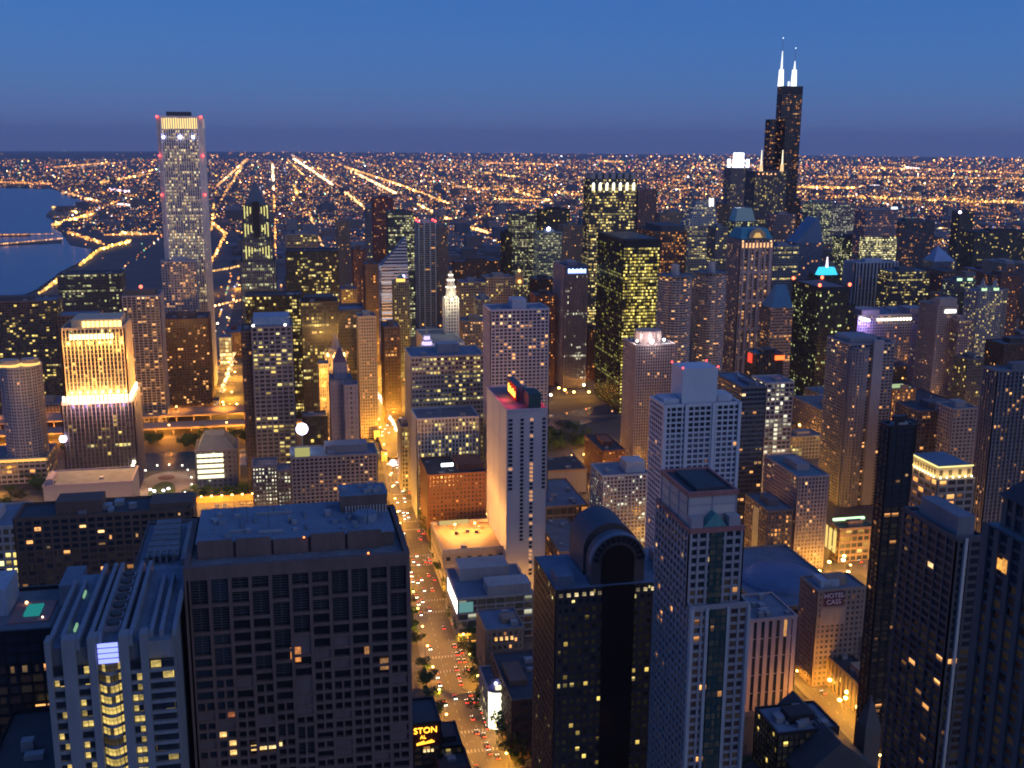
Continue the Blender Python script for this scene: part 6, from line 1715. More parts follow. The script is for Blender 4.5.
# bridge of the avenue, the two-level riverside drive
b = Bld('river_bridge', 'avenue bridge lit orange over the dark river', -118, -1130, cat='bridge')
b.mb('deck').box(-134, -103, -1172, -1092, 1, 3.0, ASPH); b.box('parapet', -135, -134.05, -1172, -1092, 1, 4.2, TAN); b.box('parapet', -102.95, -102, -1172, -1092, 1, 4.2, TAN)
for sx in (-136, -101):
    for sy in (-1176, -1093): b.box('bridge_house', sx - 3, sx + 3, sy, sy + 6, 0, 11, BEIGE)
b.done()
b = Bld('elevated_highway', 'two-level elevated highway glowing orange between its decks at left', 200, -1262, cat='highway')
CON = wall((.30, .26, .22))
for k, (S0, S1, z0) in enumerate(((1232, 1262, 7), (1276, 1318, 10))):
    b.box('road_deck', -60, 520, -S1, -S0, z0, z0 + 1.1, CON)
    for q in range(30): b.box('column', -52 + q * 19, -51 + q * 19, -(S0 + 2.4), -(S0 + 1.2), 0, z0, CON)
    b.box('parapet', -60, 520, -(S0 - .05), -(S0 - .5), z0 + .3, z0 + 2, CON)
b.done()
b = Bld('oval_plaza', 'oval paved plaza with an inner garden ringed by white lamps', 120, -1000, cat='plaza')
cx_, cy_ = 113, -1030
b.mb('paving').prism(ring(cx_, cy_, 27, 60, 36), .1, .5, wall((.2, .18, .18)))
b.mb('garden_bed').prism(ring(cx_, cy_ + 8, 12, 34, 30), .5, 1.0, wall((.03, .06, .03)))
b.mb('pool').prism(ring(cx_, cy_ - 40, 8, 7, 20), .5, .9, wall((.1, .05, .05)))
b.done()
b = Bld('car_park', 'open car park washed orange with rows of parked cars', 55, -930, cat='car park')
b.mb('tarmac').box(23, 88, -985, -905, .1, .25, wall((.16, .14, .12))); b.box('wall', 23, 88, -987, -986, .1, 6, wall((.4, .24, .12)))
b.done()

# ================================================================== 8. filling the blocks
rng = random.Random(77)
LOTS = []
def blocked(x0, x1, s0, s1, pad=2):
    for q in REG:
        if x1 + pad > q[0] and x0 - pad < q[1] and s1 + pad > q[2] and s0 - pad < q[3]: return True
    for S in (min(max(s0, 200), 3500), min(max(s1, 200), 3500)):
        mxx = mich_x(S)
        if S < 1100 or S > 1170:
            if x1 > mxx - 22 and x0 < mxx + 22: return True
    for a, b_ in zip(rv[:-1], rv[1:]):
        for tq in (0, .25, .5, .75, 1):
            rx, ry = a[0] + (b_[0] - a[0]) * tq, a[1] + (b_[1] - a[1]) * tq
            if x0 - 5 < rx + 90 and x1 + 5 > rx - 90 and s0 < -ry + 36 and s1 > -ry - 36: return True
    if x1 > -70 and s1 > 1225 and s0 < 1325: return True       # highway
    if x1 > 70 and x0 < 150 and s1 > 900 and s0 < 1060: return True
    if x1 > 15 and x0 < 95 and s1 > 895 and s0 < 990: return True
    if x1 > -345 and x0 < -265 and s1 > 1085 and s0 < 1170: return True
    return False
def envelope(px):
    for a, c, y in ((-99, 60, 330), (60, 160, 300), (160, 240, 330), (240, 300, 262), (300, 360, 262), (360, 500, 268), (500, 600, 250), (600, 740, 240), (740, 860, 245), (860, 1200, 262)):
        if a <= px < c: return y
    return 270
styles = [s_masonry, s_loft, s_brick, s_beige_office, s_office, s_flats, s_flats_grey, s_darkbrown, s_dark]
snames = ['tan masonry', 'brown loft', 'red brick', 'beige office', 'grey office', 'beige flats', 'grey flats', 'dark bronze', 'black glass']
nsx = sorted(NS + [310, 420, -1170, -1290, -1400]); ews = sorted(EW + [2560, 2680])
cells = []
for i in range(len(nsx) - 1):
    for j in range(len(ews) - 1):
        xa, xb, sa, sb = nsx[i] + 10, nsx[i + 1] - 10, ews[j] + 9, ews[j + 1] - 9
        for k in range(2):
            for q in range(2):
                w_, d_ = (xb - xa) / 2, (sb - sa) / 2
                cells.append((xa + w_ * k + 1.5, xa + w_ * (k + 1) - 1.5, sa + d_ * q + 1, sa + d_ * (q + 1) - 1))
KEEP = {4: 'tall square beige office building right of the long low block', 32: 'tall square beige flats building right of the turreted tower', 35: 'tall square beige flats building below the long low block', 36: 'tall square red brick building above the green lamped tower', 62: 'mid-height square grey flats building above the office with warm windows', 63: 'mid-height broad tan masonry building right of the turreted tower', 64: 'tall square red brick building right of the turreted tower', 66: 'tall broad tan masonry building above the green lamped tower', 68: 'tall square brown loft building left of the green lamped tower', 72: 'tall square beige flats building left of the green dotted block', 75: 'tall square tan masonry building left of the green dotted block', 93: 'tall square beige office building right of the turreted tower', 94: 'tall square tan masonry building left of the green lamped tower', 98: 'tall broad beige office building right of the cyan crowned tower', 120: 'low broad tan masonry building below the brown mid tower', 158: 'low broad red brick building right of the lit terrace block', 162: 'tall square black glass building right of the red beaconed tower', 208: 'mid-height broad beige flats building right of the white grid office', 209: 'mid-height square beige flats building right of the white grid office', 215: 'tall square tan masonry building below the flat dark tower', 258: 'low broad grey office building above the slate apartment block', 261: 'low square dark bronze building above the slate apartment block', 262: 'mid-height broad red brick building right of the white grid office', 265: 'mid-height square brown loft building right of the white grid office', 267: 'tall square dark bronze building well left of the arched pediment tower', 302: 'low broad grey flats building left of the dark tower', 308: 'tall broad tan masonry building below the amber uplit tower', 316: 'tall broad beige flats building right of the white grid tower', 337: 'low square grey office building well below the pale grid hotel', 339: 'low narrow grey flats building right of the wide blue roof hall', 345: 'tall narrow beige office building right of the white grid tower', 346: 'mid-height narrow brown loft building left of the clock tower building', 347: 'mid-height square brown loft building left of the clock tower building', 349: 'mid-height narrow tan masonry building left of the clock tower building', 351: 'tall square brown loft building right of the gold capped tower', 377: 'tall broad red brick building left of the flat black block', 395: 'tall narrow beige office building right of the dark hotel', 400: 'mid-height narrow red brick building well right of the dark hotel', 407: 'tall narrow dark bronze building well right of the lakeside slab', 453: 'mid-height square red brick building below the curved podium', 454: 'low square grey flats building below the curved podium', 459: 'low square beige flats building right of the round tower', 481: 'low square beige flats building left of the round tower'}
INF = []
for (xa, xb, sa, sb) in cells:
    if sb - sa < 12 or xb - xa < 12: continue
    xa += rng.uniform(0, 8); xb -= rng.uniform(0, 8); sa += rng.uniform(0, 5)
    if blocked(xa, xb, sa, sb): continue
    if sa < 700 and xa > -70: continue
    H = rng.uniform(9, 22) if sa < 1000 else rng.uniform(12, 36) if sa < 1150 else rng.uniform(45, 150) if rng.random() < .8 else rng.uniform(20, 50)
    if sa > 2100: H *= .75
    if xa > 150: H = rng.uniform(10, 30)
    pxs = [project(x, -sa, 0)[0] for x in (xa, xb)] + [project(x, -sb, 0)[0] for x in (xa, xb)]
    p0, p1 = min(pxs), max(pxs)
    if p1 < -30 or p0 > 1060: continue
    lim = envelope((p0 + p1) / 2)
    for q in REG:
        if q[2] > sa - 5 and q[4] < p1 - 1 and q[5] > p0 + 1: lim = max(lim, q[7])
    if lim > 760: continue
    z = min(H, at_south((p0 + p1) / 2, lim + 2, sa)[1])
    if z < 7: continue
    k = rng.randrange(len(styles))
    INF.append((xa, xb, sa, sb, z, k, (p0 + p1) / 2))
made = []
for n_i, (xa, xb, sa, sb, z, k, pc) in enumerate(INF):
    if KEEP and n_i not in KEEP: continue
    rng = random.Random(n_i)
    st = styles[k]
    b = Bld('city_building', KEEP.get(n_i), (xa + xb) / 2, -(sa + sb) / 2, cat='building')
    pl = rect(xa, xb, -sb, -sa)
    b.tier(pl, 0, z, st)
    b.roof(pl, z, rng.choice((ROOF, ROOFD, ROOFB, ROOFD)), 1.0, st.wall)
    if rng.random() < .8:
        w_, d_ = xb - xa, sb - sa
        a, c = rng.uniform(.1, .4), rng.uniform(.1, .4)
        b.box('penthouse', xa + w_ * a, xa + w_ * (a + .35), -(sa + d_ * (c + .4)), -(sa + d_ * c), z + .06, z + rng.uniform(2.5, 6), st.wall)
    if sa < 1200: b.units(pl, z, 3, rng, size=(1.5, 3.5))
    b.done()
    b.root['group'] = 'plain buildings filling the city blocks'
    made.append((b, xa, xb, sa, sb, z, k, pc, n_i))

# ================================================================== 9. street lamps
lampm = glow((1.0, .50, .12), 14.0); lampw = glow((1.0, .86, .62), 14.0)
def lamp_mesh(scale, mat):
    key = ('lm', scale, mat)
    if key in MATS: return MATS[key]
    pole, head = MB(), MB()
    pole.cone(0, 0, 0, 8.4, .16, .09, DGREY, 6); pole.box(-.05, 1.6, -.05, .05, 8.3, 8.45, DGREY); pole.cone(0, 0, 0, .7, .3, .25, DGREY, 6)
    head.ball(1.5, 0, 8.1, scale, mat, 8, .7)
    a, c = pole.build('pole'), head.build('lamp_head')
    r = (a.data, c.data)
    bpy.data.objects.remove(a); bpy.data.objects.remove(c)
    MATS[key] = r
    return r
NL = [0]
lamp_lab = {}
def street_lamp(x, y, label, group, scale=.55, mat=None, rz=0.0, power=0, col=(1.0, .42, .035), z=0.1, wide=False):
    mat = mat or lampm
    a, c = lamp_mesh(scale, mat)
    r = empty('street_lamp', (x, y, z), label, 'street lamp', group, rz)
    for nm, me in (('pole', a), ('lamp_head', c)):
        o = bpy.data.objects.new(nm, me); COL.objects.link(o); o.parent = r
    if power:
        key = ('ld', power, col, wide)
        if key not in MATS:
            l = bpy.data.lights.new('street_light', 'POINT' if wide else 'SPOT'); l.energy = power
            if l.type == 'SPOT': l.spot_size = R(172); l.spot_blend = .35
            l.color = col; l.shadow_soft_size = .6; MATS[key] = l
        o = bpy.data.objects.new('street_light', MATS[key]); COL.objects.link(o); o.parent = r; o.location = (1.5, 0, 7.2)
    NL[0] += 1
rl = random.Random(3)
S = 505
k = 0
while S < 1560:
    x = mich_x(S)
    for sx in (-1, 1):
        if 1130 < S < 1140: continue
        street_lamp(x + sx * 14.2, -S + sx * 6, 'orange street lamp on the kerb of the avenue, one of its two even lines', 'lamps along the avenue',
                    .42 + S * .0005, rz=0 if sx < 0 else math.pi, power=(26000 if S < 900 else 40000 if S < 1150 else 110000), z=.3, wide=S > 700)
    S += 29 if S < 900 else 36
for X, lab in ((-440, 'the fifth'), (-310, 'the third'), (-565, 'a western')):
    for S in range(470, 1080, 48):
        street_lamp(X + (9 if (S // 48) % 2 else -9), -S, 'orange street lamp on a side street west of the avenue', 'lamps along the side streets', .45 + S * .0005,
                    rz=math.pi if (S // 48) % 2 else 0, power=24000, mat=lampm if rl.random() < .75 else lampw, wide=S > 640)
for S_ in EW[:8]:
    for X in range(-850, 300, 62):
        if abs(X - mich_x(S_)) < 24: continue
        if rl.random() < .35: continue
        street_lamp(X + rl.uniform(-8, 8), -S_ + 7, 'orange street lamp on a cross street between the low blocks', 'lamps along the cross streets', .42 + S_ * .0006,
                    rz=-math.pi / 2, power=24000, mat=lampm if rl.random() < .8 else lampw, wide=S_ > 640)
for px_, py_, zz in ((393, 463, 20),):
    x, y = gnd(px_, py_, zz)
    r = empty('floodlight_mast', (x, y, .2), 'tall mast with violet-white floodlight flaring over the avenue', 'floodlight')
    m = MB(); m.cone(0, 0, 0, zz - 1, .3, .2, DGREY, 8); m.build('pole', r)
    m = MB(); m.ball(0, 0, zz, 3.0, glow((.72, .66, 1.0), 8), 10); m.build('lamp_head', r)
# brighter crossings
for (px_, py_) in ((845, 560), (838, 545), (850, 572), (858, 580), (862, 590), (846, 556), (821, 571), (831, 562), (849, 692), (848, 698), (860, 707), (866, 712), (842, 700), (832, 680), (812, 665), (818, 660),
                   (746, 402), (556, 555), (555, 570), (585, 385), (590, 392), (575, 392), (566, 390), (560, 388), (552, 395), (582, 376), (588, 362),
                   (905, 355), (957, 375), (962, 385), (970, 402), (985, 408), (745, 365), (775, 402), (801, 425), (812, 432), (835, 432), (795, 440), (865, 440), (868, 452),
                   (905, 370), (938, 424), (915, 404), (572, 372), (596, 345), (594, 360), (606, 436), (600, 442), (590, 445), (948, 408), (1008, 335), (1015, 342), (996, 338)):
    x, y = gnd(px_, py_, 8)
    street_lamp(x, y, 'bright lamp at a crowded street crossing', 'lamps at bright crossings', 1.0 + abs(y) * .0006, mat=lampw if rl.random() < .4 else lampm, power=60000, wide=True)
for (px_, py_) in ((231, 352), (230, 362), (236, 372), (226, 382), (233, 392), (224, 402), (238, 404), (206, 290), (240, 285)):
    x, y = gnd(px_, py_, 8)
    street_lamp(x, y, 'sodium lamp in the glowing street gap right of the wide dark hotel', 'lamps in the glowing gap', 1.3, power=160000, wide=True)
for S_ in (1232, 1318):
    for X in range(-40, 470, 52):
        x = X + rl.uniform(-6, 6)
        street_lamp(x, -S_ + 16, 'sodium lamp standing over the two-level highway', 'lamps along the highway', 1.0, power=90000 if S_ == 1318 else 60000, col=(1.0, .33, .03), z=8)
for X in range(-30, 470, 40):      # lamps under the upper deck
    l = bpy.data.lights.new('under_deck_light', 'POINT'); l.energy = 26000; l.color = (1, .33, .03); l.shadow_soft_size = 1
    o = bpy.data.objects.new('under_deck_light', l); COL.objects.link(o); o.location = (X, -1224, 4.5)
    o = bpy.data.objects.new('under_deck_light', l); COL.objects.link(o); o.location = (X, -1268, 5.5)
for (xx, yy) in [(cx_ + 27 * math.cos(a * .42), cy_ + 60 * math.sin(a * .42)) for a in range(15)] + [(cx_ + 40, cy_ - 50 + 14 * k) for k in range(7)]:
    street_lamp(xx, yy, 'white lamp around the oval plaza', 'lamps of the oval plaza', .75, mat=glow((.95, .9, .75), 8), rz=rl.uniform(0, 6), power=1500, col=(1, .8, .6))
for k in range(7):
    street_lamp(28 + k * 9, -980, 'orange lamp at the far edge of the car park', 'lamps of the car park', .95, power=60000)
for (xx, yy) in ((108, -1005), (116, -1005), (104, -1010), (120, -1010)):
    street_lamp(xx, yy, 'brilliant white cluster lamp inside the plaza garden', 'white garden lamps', 1.3, mat=glow((.9, .92, 1.0), 9), power=3000, col=(.9, .9, 1))

# ================================================================== 10. lights of the streets too many to count, near and far
lv_, lf_, lc_ = [], [], []
OCT = [(1, 0, 0), (-1, 0, 0), (0, 1, 0), (0, -1, 0), (0, 0, 1), (0, 0, -1)]
OF = [(0, 2, 4), (2, 1, 4), (1, 3, 4), (3, 0, 4), (2, 0, 5), (1, 2, 5), (3, 1, 5), (0, 3, 5)]
def dot(x, y, z, r, col):
    n = len(lv_)
    lv_.extend((x + a * r, y + b_ * r, z + c * r) for a, b_, c in OCT)
    lf_.extend(tuple(n + i for i in f) for f in OF)
    lc_.extend([(*col, 1.0)] * 6)
rf_ = random.Random(12)
def lampcol(p_orange=.74):
    q = rf_.random()
    if q < p_orange: c = (1.0, rf_.uniform(.30, .46), rf_.uniform(.05, .15))
    elif q < p_orange + .14: c = (1.0, .72, .35)
    elif q < p_orange + .22: c = (.85, .85, 1.0)
    elif q < p_orange + .24: c = (.4, 1.0, .6)
    elif q < p_orange + .245: c = (.3, .35, 1.0)
    else: c = (1.0, .12, .10)
    return c
def power():
    return .22 + .9 * rf_.random() ** 2.2 + (3.5 if rf_.random() < .06 else 0)
def put(x, y, size=.62, p=1.0, col=None, h=8, keep=False):
    d = math.hypot(x, y)
    if not keep and d > 8000 and rf_.random() > (8000 / d) ** 1.25: return
    px_, py_ = project(x, y, drop(x, y))
    if px_ < -60 or px_ > 1090: return
    c = col or lampcol()
    fade = 1.0 / (1 + (d / 30000) ** 2)
    k = 2.5 * p * power() * (.6 + .4 * fade)
    dot(x, y, drop(x, y) + h, 1.25 * size * d / FPX * (1 if d > 2500 else .9), [v * k for v in c])
def inlake(x, y):
    c = False
    j = len(wp) - 1
    for i in range(len(wp)):
        if (wp[i][1] > y) != (wp[j][1] > y) and x < (wp[j][0] - wp[i][0]) * (y - wp[i][1]) / (wp[j][1] - wp[i][1]) + wp[i][0]: c = not c
        j = i
    return c
# street grid of the plain
def lerp(a, c, t): return a + (c - a) * t
ew = [2680 + 402 * k for k in range(90)]
for i, S_ in enumerate(ew):
    major = i % 2 == 0
    X = 2500
    step = 62 if major else 95
    on, run = rf_.random() < .6, rf_.uniform(400, 1800)
    br = rf_.uniform(.4, 1.5)
    while X > -S_ * 1.1 - 500:
        X -= step * rf_.uniform(.6, 1.4) * max(1, S_ / 6500)
        run -= step
        if run < 0: on, run, br = rf_.random() < (.62 if major else .38), rf_.uniform(300, 2200), rf_.uniform(.35, 1.7)
        if on and not inlake(X, -S_): put(X, -S_ + rf_.uniform(-8, 8), p=br, col=(1.0, rf_.uniform(.32, .46), rf_.uniform(.05, .13)) if rf_.random() < .85 else None)
nsg = [-440 - 402 * k for k in range(-6, 70)]
for i, X in enumerate(nsg):
    major = i % 2 == 0
    S_ = 2700
    on, run, br = True, 900, rf_.uniform(.3, 1)
    while S_ < 26000:
        S_ += 60 * rf_.uniform(.7, 1.3) * max(1, S_ / 5000)
        run -= 60
        if run < 0: on, run, br = rf_.random() < (.6 if major else .3), rf_.uniform(300, 2500), rf_.uniform(.3, 1.3)
        if on and not inlake(X, -S_): put(X + rf_.uniform(-6, 6), -S_, p=br)
# house lights spread between, thicker in the west than in the parks near the lake
for k in range(24000):
    px_ = rf_.uniform(-30, 1054)
    py_ = 157 + (rf_.random() ** 1.25) * (95 if px_ > 330 else 78) + max(0, (px_ - 500)) * .007
    x, y = gnd(px_, py_)
    if -y < 2300: continue
    dens = .35 + .65 * min(1, max(0, (px_ - 180) / 300))
    if px_ < 160: dens = .42
    if rf_.random() > dens or inlake(x, y): continue
    put(x, y, size=rf_.uniform(.35, .6), p=.62)
for k in range(16000):
    px_ = rf_.uniform(-30, 1054); py_ = 156 + rf_.random() ** 1.3 * 90 + px_ * .005
    x, y = gnd(px_, py_)
    if -y < 2400 or inlake(x, y) or (px_ < 240 and -y < 4300): continue
    put(x, y, size=rf_.uniform(.28, .42), p=.4, col=(1.0, rf_.uniform(.34, .5), rf_.uniform(.1, .2)))
# low horizon sparkle
for k in range(380):
    px_ = rf_.uniform(-20, 1044); py_ = 152.5 + rf_.random() * 7 + px_ * .004
    a = ray(px_, 156 + px_ * .004); dd = rf_.uniform(19000, 38000); hh = math.hypot(a.x, a.y)
    put(a.x / hh * dd, a.y / hh * dd, size=.55, p=.55)
# the bright expressways and avenues that fan out from the lake shore
def string(pts, n, size=.9, p=1.6, col=None, jit=.3):
    n = int(n * 1.5); p = p * .9; col = col and (1.0, col[1] * .9 + .02, col[2] * .8 + .03)
    for (a, c) in zip(pts[:-1], pts[1:]):
        g0, g1 = gnd(*a), gnd(*c)
        for q in range(n):
            # even spacing along the picture line means closer lamps near by, as glare does
            t = q / n
            px_, py_ = lerp(a[0], c[0], t), lerp(a[1], c[1], t)
            x, y = gnd(px_ + rf_.uniform(-jit, jit), py_ + rf_.uniform(-jit, jit) * .4)
            put(x, y, size=size, p=p, col=col or ((1.0, .55, .2) if rf_.random() < .7 else (1.0, .8, .5)), keep=True)
W1 = (1.0, .72, .42)
string([(272.5, 163), (273.6, 190)], 60, .9, 2.4, W1, .35); string([(274, 196), (276, 262)], 70, .8, 1.3, (1.0, .42, .08), .5)
string([(294, 156.8), (333, 185)], 90, .95, 2.6, W1, .6); string([(342, 190), (367, 211)], 55, 1.0, 1.8, (1.0, .6, .24), .7)
string([(345, 166), (400, 185), (452, 206)], 70, .8, 1.7, (1.0, .48, .12), .5)
string([(352, 171), (396, 194)], 90, 1.0, 2.2, (1.0, .62, .28), .8); string([(411, 202), (436, 215)], 40, .9, 1.6, (1.0, .55, .2), .5)
string([(440, 217), (487, 236)], 70, 1.0, 2.0, (1.0, .5, .14), .9); string([(476, 231), (487, 235)], 16, 1.4, 2, (1.0, .55, .2), 1)
string([(247, 157), (232, 172), (216, 187)], 28, .8, 1.3, (1.0, .5, .18), .6); string([(243, 163), (221, 202)], 34, .8, 1.0, (1.0, .45, .12), .9)
string([(288, 158), (311, 183)], 26, .7, 1.2, (1.0, .6, .15), .6); string([(308, 212), (324, 252)], 40, .8, 1.2, (1.0, .52, .18), 1.0)
string([(294, 185), (300, 200)], 16, .9, 1.2, (1.0, .55, .1), 1.2); string([(214, 205), (212, 232)], 14, .9, 1.2, (1.0, .5, .1), .7)
string([(210, 268), (226, 236), (213, 225)], 24, .9, 1.5, (1.0, .42, .08), 1.2)
string([(500, 200), (548, 202)], 40, .7, 1.2, (1.0, .5, .12), .8); string([(500, 188), (550, 201)], 34, .8, 1.2, (1.0, .5, .12), .8)
string([(485, 172), (520, 177)], 40, .8, 1.3, (1.0, .55, .15), 1.0); string([(597, 158.5), (624, 160)], 26, .7, 1.2, (1.0, .45, .1), .4)
string([(54, 166), (110, 161)], 50, .7, 1.1, (1.0, .45, .12), .5); string([(100, 183), (150, 173)], 40, .8, 1.4, (1.0, .5, .12), 1.4)
string([(0, 182), (52, 184)], 40, .7, .9, (1.0, .4, .1), 1.6); string([(64, 193), (100, 203)], 30, .9, 1.1, (1.0, .5, .2), 1.8)
string([(52, 208), (78, 214)], 20, .8, 1.1, (1.0, .55, .15), 1.0); string([(54, 226), (95, 215)], 60, 1.0, 1.7, (1.0, .48, .08), 1.8)
string([(68, 234), (104, 246)], 44, .8, 1.0, (1.0, .45, .1), 2.6); string([(104, 237), (158, 236)], 40, .7, .9, (1.0, .42, .1), .6)
string([(0, 246.5), (64, 240.5)], 22, .62, .9, (1.0, .5, .22), .15); string([(0, 237), (55, 236)], 22, .6, .7, (1.0, .45, .2), .5)
string([(80, 268), (100, 252), (130, 243)], 36, 1.0, 1.3, (1.0, .58, .1), 1.6); string([(40, 297), (60, 282)], 24, 1.1, 1.4, (1.0, .55, .12), 1.6)
string([(118, 205), (140, 207)], 16, .8, 1.6, (.6, .8, 1.0), .6); string([(110, 190), (132, 192)], 12, .9, 1.3, (.8, .7, 1.0), 2)
string([(120, 235), (138, 235)], 14, 1.1, .9, (1.0, .6, .2), 1.5)
string([(790, 187), (860, 188)], 60, .8, 1.3, (1.0, .5, .1), .8); string([(870, 186), (880, 186)], 8, 1, 2.2, (.9, .9, 1), .5)
string([(700, 163), (760, 164)], 20, .7, 1.0, None, 2); string([(905, 166), (920, 167)], 10, .8, 2, (.9, .95, 1.0), .3)
string([(840, 197), (1024, 203)], 150, .8, 1.1, (1.0, .5, .1), 3.5); string([(820, 176), (1024, 178)], 120, .7, .9, (1.0, .48, .12), 1.6)
string([(860, 165), (1024, 172)], 90, .65, .9, (1.0, .42, .12), 1.2); string([(940, 230), (962, 234)], 16, 1.0, 1.4, (1.0, .55, .12), .8)
string([(455, 187), (600, 196)], 90, .75, .9, (1.0, .48, .12), 3); string([(480, 161), (560, 163)], 50, .7, 1.1, (1.0, .42, .12), .8)
string([(205, 276), (246, 268)], 14, 1.0, 1.2, (1.0, .55, .15), .8); string([(205, 312), (246, 303)], 16, 1.0, 1.2, (1.0, .5, .15), .8)
string([(236, 345), (232, 370), (222, 398)], 22, 1.3, 1.5, (1.0, .6, .25), 2.0)
# the canyon of the avenue beyond the bridge, and the cross streets of the Loop
string([(371, 315), (373, 350)], 26, .9, 1.2, (1.0, .45, .08), .5); string([(376, 398), (384, 410), (397, 438)], 44, 1.4, 1.8, (1.0, .78, .5), .9)
string([(372, 345), (376, 398)], 40, 1.0, 1.6, (1.0, .42, .06), 1.4); string([(337, 258), (340, 285)], 20, .9, 1.1, (1.0, .35, .1), .8)
for X in NS + [-100]:
    S_ = 1350
    while S_ < 2650:
        put((mich_x(S_) if X == -100 else X) + rf_.choice((-9, 9)), -S_, size=1.0, p=1.0); S_ += 26
for S_ in EW[8:]:
    X = 230
    while X > -1300:
        X -= 28; put(X, -S_ + rf_.choice((-8, 8)), size=1.0, p=1.0)
for X in NS:
    S_ = 1010
    while S_ > 450: S_ -= 33; put(X + rf_.choice((-8, 8)), -S_, size=.8, p=.9)
me = bpy.data.meshes.new('city_lights'); me.from_pydata(lv_, [], lf_)
ca = me.color_attributes.new('lamp', 'FLOAT_COLOR', 'POINT')
ca.data.foreach_set('color', [v for c in lc_ for v in c])
me.materials.append(attr_glow())
o = bpy.data.objects.new('city_lights', me); COL.objects.link(o)
tag(o, 'thousands of orange street and house lights spread over the plain to the horizon', 'city lights', kind='stuff')
print('lamps', NL[0], 'dots', len(lv_) // 6)

# low roofs of the plain
lr = MB()
mats_lr = [wall((.10, .09, .09)), wall((.16, .13, .12)), wall((.08, .10, .13)), wall((.20, .19, .19))]
for k in range(5200):
    px_ = rf_.uniform(-30, 1054); py_ = 172 + rf_.random() ** 1.1 * 95
    x, y = gnd(px_, py_)
    if -y < 2620 or inlake(x, y): continue
    if px_ < 240 and -y < 4200: continue
    s_ = rf_.uniform(8, 34); s2 = rf_.uniform(8, 30); h = rf_.uniform(5, 14) if rf_.random() < .95 else rf_.uniform(20, 45)
    dz = drop(x, y)
    lr.box(x - s_, x + s_, y - s2, y + s2, dz - 1, dz + h, mats_lr[k % 4])
o = lr.build('low_rise_districts', kind='stuff'); tag(o, 'dark carpet of low houses and warehouses between the far street lights', 'houses')

# ================================================================== 11. traffic
def car_meshes():
    body, glass, wheel, hl, tl = MB(), MB(), MB(), MB(), MB()
    pm_ = wall((.10, .10, .11), rough=.35, var=.05)
    prof = [(-2.2, .45), (-2.2, .95), (-1.5, 1.02), (-.9, 1.42), (.6, 1.45), (1.2, 1.0), (2.2, .85), (2.25, .45)]
    for sy in (-.88, .88):
        pts = [(x, sy, z) for x, z in prof]
        body.face(pts if sy < 0 else pts[::-1], pm_)
    for i in range(len(prof)):
        a, c = prof[i], prof[(i + 1) % len(prof)]
        body.face([(a[0], -.88, a[1]), (a[0], .88, a[1]), (c[0], .88, c[1]), (c[0], -.88, c[1])], pm_)
    gl = wall((.01, .012, .016), rough=.1)
    glass.face([(-1.46, -.8, 1.06), (-1.46, .8, 1.06), (-.92, .74, 1.435), (-.92, -.74, 1.435)][::-1], gl)
    glass.face([(1.18, -.8, 1.06), (1.18, .8, 1.06), (.64, .74, 1.455), (.64, -.74, 1.455)], gl)
    for a in range(10):
        t0, t1 = 2 * math.pi * a / 10, 2 * math.pi * (a + 1) / 10
        wheel.face([(.33 * math.cos(t0), -.12, .33 * math.sin(t0)), (.33 * math.cos(t1), -.12, .33 * math.sin(t1)), (.33 * math.cos(t1), .12, .33 * math.sin(t1)), (.33 * math.cos(t0), .12, .33 * math.sin(t0))], BLACK)
    wheel.face([(.33 * math.cos(2 * math.pi * a / 10), -.12, .33 * math.sin(2 * math.pi * a / 10)) for a in range(10)], BLACK)
    wheel.face([(.33 * math.cos(-2 * math.pi * a / 10), .12, .33 * math.sin(-2 * math.pi * a / 10)) for a in range(10)], BLACK)
    hl.box(.02, .09, -.24, .24, -.17, .17, glow((1.0, .90, .70), 14), True); tl.box(-.09, -.02, -.24, .24, -.16, .18, glow((1.0, .05, .02), 9), True)
    out = {}
    for n_, m_ in (('body', body), ('windscreen', glass), ('wheel', wheel), ('headlight', hl), ('tail_light', tl)):
        o = m_.build(n_); out[n_] = o.data; bpy.data.objects.remove(o)
    return out
CM = car_meshes()
CM['pale_body'] = CM['body'].copy(); CM['pale_body'].materials[0] = wall((.55, .55, .52), rough=.35, var=.05)
def car(x, y, rz, label, group, parts=True, z=.12, lights=True):
    r = empty('car', (x, y, z), label, 'car', group, rz)
    L_ = [('body', (0, 0, 0)), ('headlight', (2.22, .62, .68)), ('headlight', (2.22, -.62, .68)), ('tail_light', (-2.2, .66, .82)), ('tail_light', (-2.2, -.66, .82))]
    if not lights: L_ = [('pale_body', (0, 0, 0)), ('windscreen', (0, 0, 0))] + [('wheel', (sx, sy, .33)) for sx in (-1.35, 1.35) for sy in (-.82, .82)]
    if parts: L_ += [('windscreen', (0, 0, 0))] + [('wheel', (sx, sy, .33)) for sx in (-1.35, 1.35) for sy in (-.82, .82)]
    for n_, lc in L_:
        o = bpy.data.objects.new(n_.replace('pale_', ''), CM[n_]); COL.objects.link(o); o.parent = r; o.location = lc
rc = random.Random(21)
for lane in range(6):
    S = 508 + rc.uniform(0, 10)
    away = lane < 3                      # the western lanes run south, tail lights to the camera
    while S < 1230:
        x = mich_x(S) - 10.0 + lane * 3.4 + (2.6 if not away else 0)
        d = .48 if (away and 515 < S < 650) else .18 if away else .2 if S < 700 else .28
        if rc.random() < d:
            car(x, -S, -math.pi / 2 if away else math.pi / 2, 'car driving away down the avenue with red tail lights showing' if away else 'car coming up the avenue with white headlights on',
                'southbound cars on the avenue' if away else 'northbound cars on the avenue', parts=S < 760, z=.18)
        S += rc.uniform(7.5, 13)
